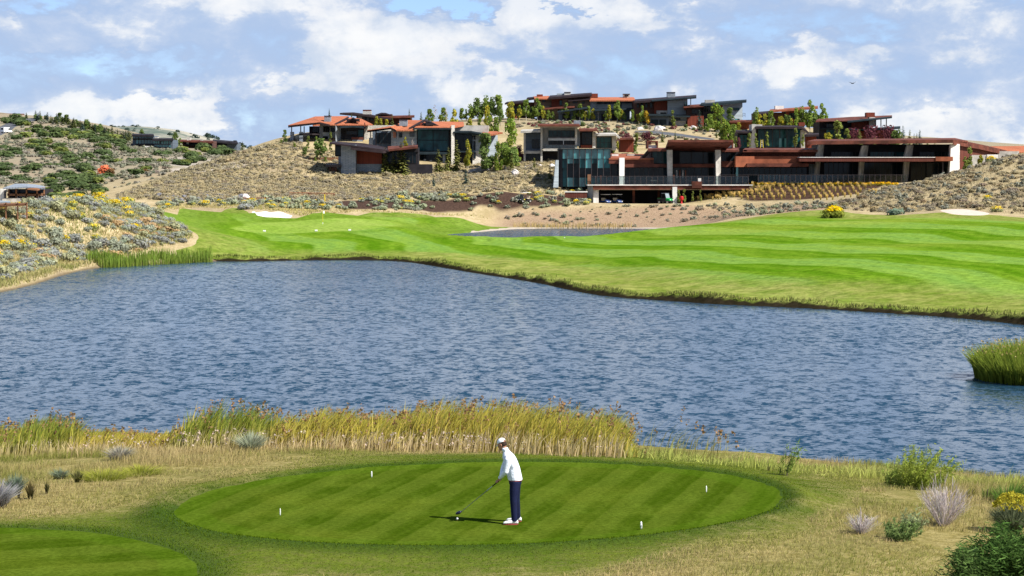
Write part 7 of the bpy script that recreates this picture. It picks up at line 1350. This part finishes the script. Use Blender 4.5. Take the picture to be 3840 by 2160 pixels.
fence('rail_fence', 'low rust-coloured rail fence behind the bunker, left length', 'M', [(-180, 418), (170, 412), (480, 408)], 352); fence('rail_fence', 'low rust-coloured rail fence behind the green, right length up to the yellow post', 'M', [(800, 402), (1100, 392), (1365, 380), (1520, 374)], 362)
p = at_ground('M', 1366, 470, 350); MB().box(-.09, .09, -.09, .09, -.2, 1.5).build('post', fy).location = p; o = bpy.data.objects['post'] if False else [q_ for q_ in col.objects if q_.type == 'MESH' and q_.parent is None and q_.name.startswith('post')][0]; o.name = 'marker_post'; tag(o, 'upright yellow post at the end of the rust rail fence behind the green', 'post')
e = Bld('B', 'stone_edging_wall', 'low pale stone-capped garden wall at the foot of the teal glass box', 'wall', 780, 1125, 371); e.wall(665, 1112, 905, 1124, m='conc_w', n='cap', d0=-.1, th=.8); e.wall(668, 1124, 900, 1150, m='rust_d', th=.6, ext=.6)
p = P('C', 355, 484, 419); e = empty('ladder', p, 'yellow and white stepladder on the roof terrace of the dark glass house', 'ladder')
for s in (-1, 1): MB().tube([(.3 * s, 0, 0), (.18 * s, .25, 1.7)], .05, 6).build('rail', fy, e)
for z in (.35, .7, 1.05, 1.4): MB().box(-.27 + z * .06, .27 - z * .06, z * .14, z * .14 + .12, z, z + .06).build('rung', M['white'], e)
def rock(loc, s, mat, label, group):
    mb = MB(); ell(mb, (0, 0, 0), (1, 1, 1), 10, 7)
    r2 = random.Random(int(abs(loc.x * 97 + loc.y * 13))); ph = [r2.uniform(0, 6) for _ in range(4)]
    for i, v in enumerate(mb.v):
        k = 1 + .18 * math.sin(2.3 * v[0] + ph[0]) + .16 * math.sin(3.1 * v[1] + 2 * v[2] + ph[1]) + .12 * math.sin(5 * v[2] + 4 * v[0] + ph[2]); mb.v[i] = (v[0] * k * s, v[1] * k * s * .8, v[2] * k * s * .7)
    o = mb.build('boulder', mat); o.location = loc + Vector((0, 0, .15 * s)); o.rotation_euler = (0, 0, ph[3]); tag(o, label, 'rock', group)
for (v, x, y, D, s, mt, lab) in [('B', 1678, 470, 468, 1.5, 'rock_l', 'large pale boulder above the road, right of the hilltop garages'), ('B', 1456, 465, 470, .8, 'rock_l', 'small pale boulder left of the large hillside boulder'), ('B', 2012, 446, 474, .9, 'rock_l', 'rounded pale boulder before the dark red wall on the hilltop'), ('A', 2500, 918, 392, .75, 'rock_l', 'pale boulder on the scrub slope right of the aspens'),
  ('B', 262, 830, 405, .6, 'rock_l', 'small white boulder below the concrete-framed house'), ('B', 405, 838, 402, .6, 'rock_l', 'white boulder beside the olive spruce'), ('B', 532, 832, 402, .7, 'rock_l', 'white boulder just left of the teal glass box'), ('B', 150, 918, 394, .8, 'rock_l', 'white boulder beside the small blue-green spruce'),
  ('B', 1208, 552, 424, .8, 'rock_l', 'round white boulder by the flat roof of the concrete-framed house'), ('A', 2060, 822, 412, 1.0, 'rock', 'grey boulder at the foot of the glass-fronted house'), ('A', 2150, 808, 413, 1.4, 'rock', 'darker large boulder at the foot of the glass-fronted house'), ('M', 108, 375, 358, .8, 'rock_l', 'pale round boulder at the left behind the bunker')]:
    rock(at_ground(v, x, y, D), s, M[mt], lab, None)
for i in range(40):
    xs, ys = toS('L', random.uniform(1380, 1780) if i % 2 else random.uniform(1800, 2200), random.uniform(815, 880)); x, y = hit(xs / VS, ys / VS, 300); rock(Vector((x, y, gz(x, y))), random.uniform(.3, .7), M['rock_d'], *(('dark boulder in the left half of the rock pile below the scrub hillside', 'boulders left half of the rock pile') if i % 2 else ('dark boulder in the right half of the rock pile below the scrub hillside', 'boulders right half of the rock pile')))
for i, x in enumerate((2235, 2262, 2292, 2322, 2352, 2385, 2412)):
    p = P('C', x, 615 - i * 3, 384); rock(Vector((p.x, p.y, gz(p.x, p.y))), random.uniform(.7, 1.0), M['rock'], 'dark rock in the row below the pale concrete wall', 'dark rocks below the concrete wall')
p = P('V', 2145, 210, 420); mb = MB(); mb.tube([(-.35, 0, 0), (0, 0, .03), (.32, 0, .02)], [.03, .11, .03], 8); e = empty('bird', p, 'tiny dark bird gliding in the sky above the club building', 'bird'); mb.build('body', M['rubber'], e)
for s in (-1, 1): MB().solid([(-.12, 0, 0), (.12, 0, 0), (.0, .55 * s, .26), (-.15, .9 * s, .34)], [(-.12, 0, .03), (.12, 0, .03), (.0, .55 * s, .28), (-.15, .9 * s, .36)]).build('wing', M['rubber'], e).rotation_euler = (0, 0, .9)
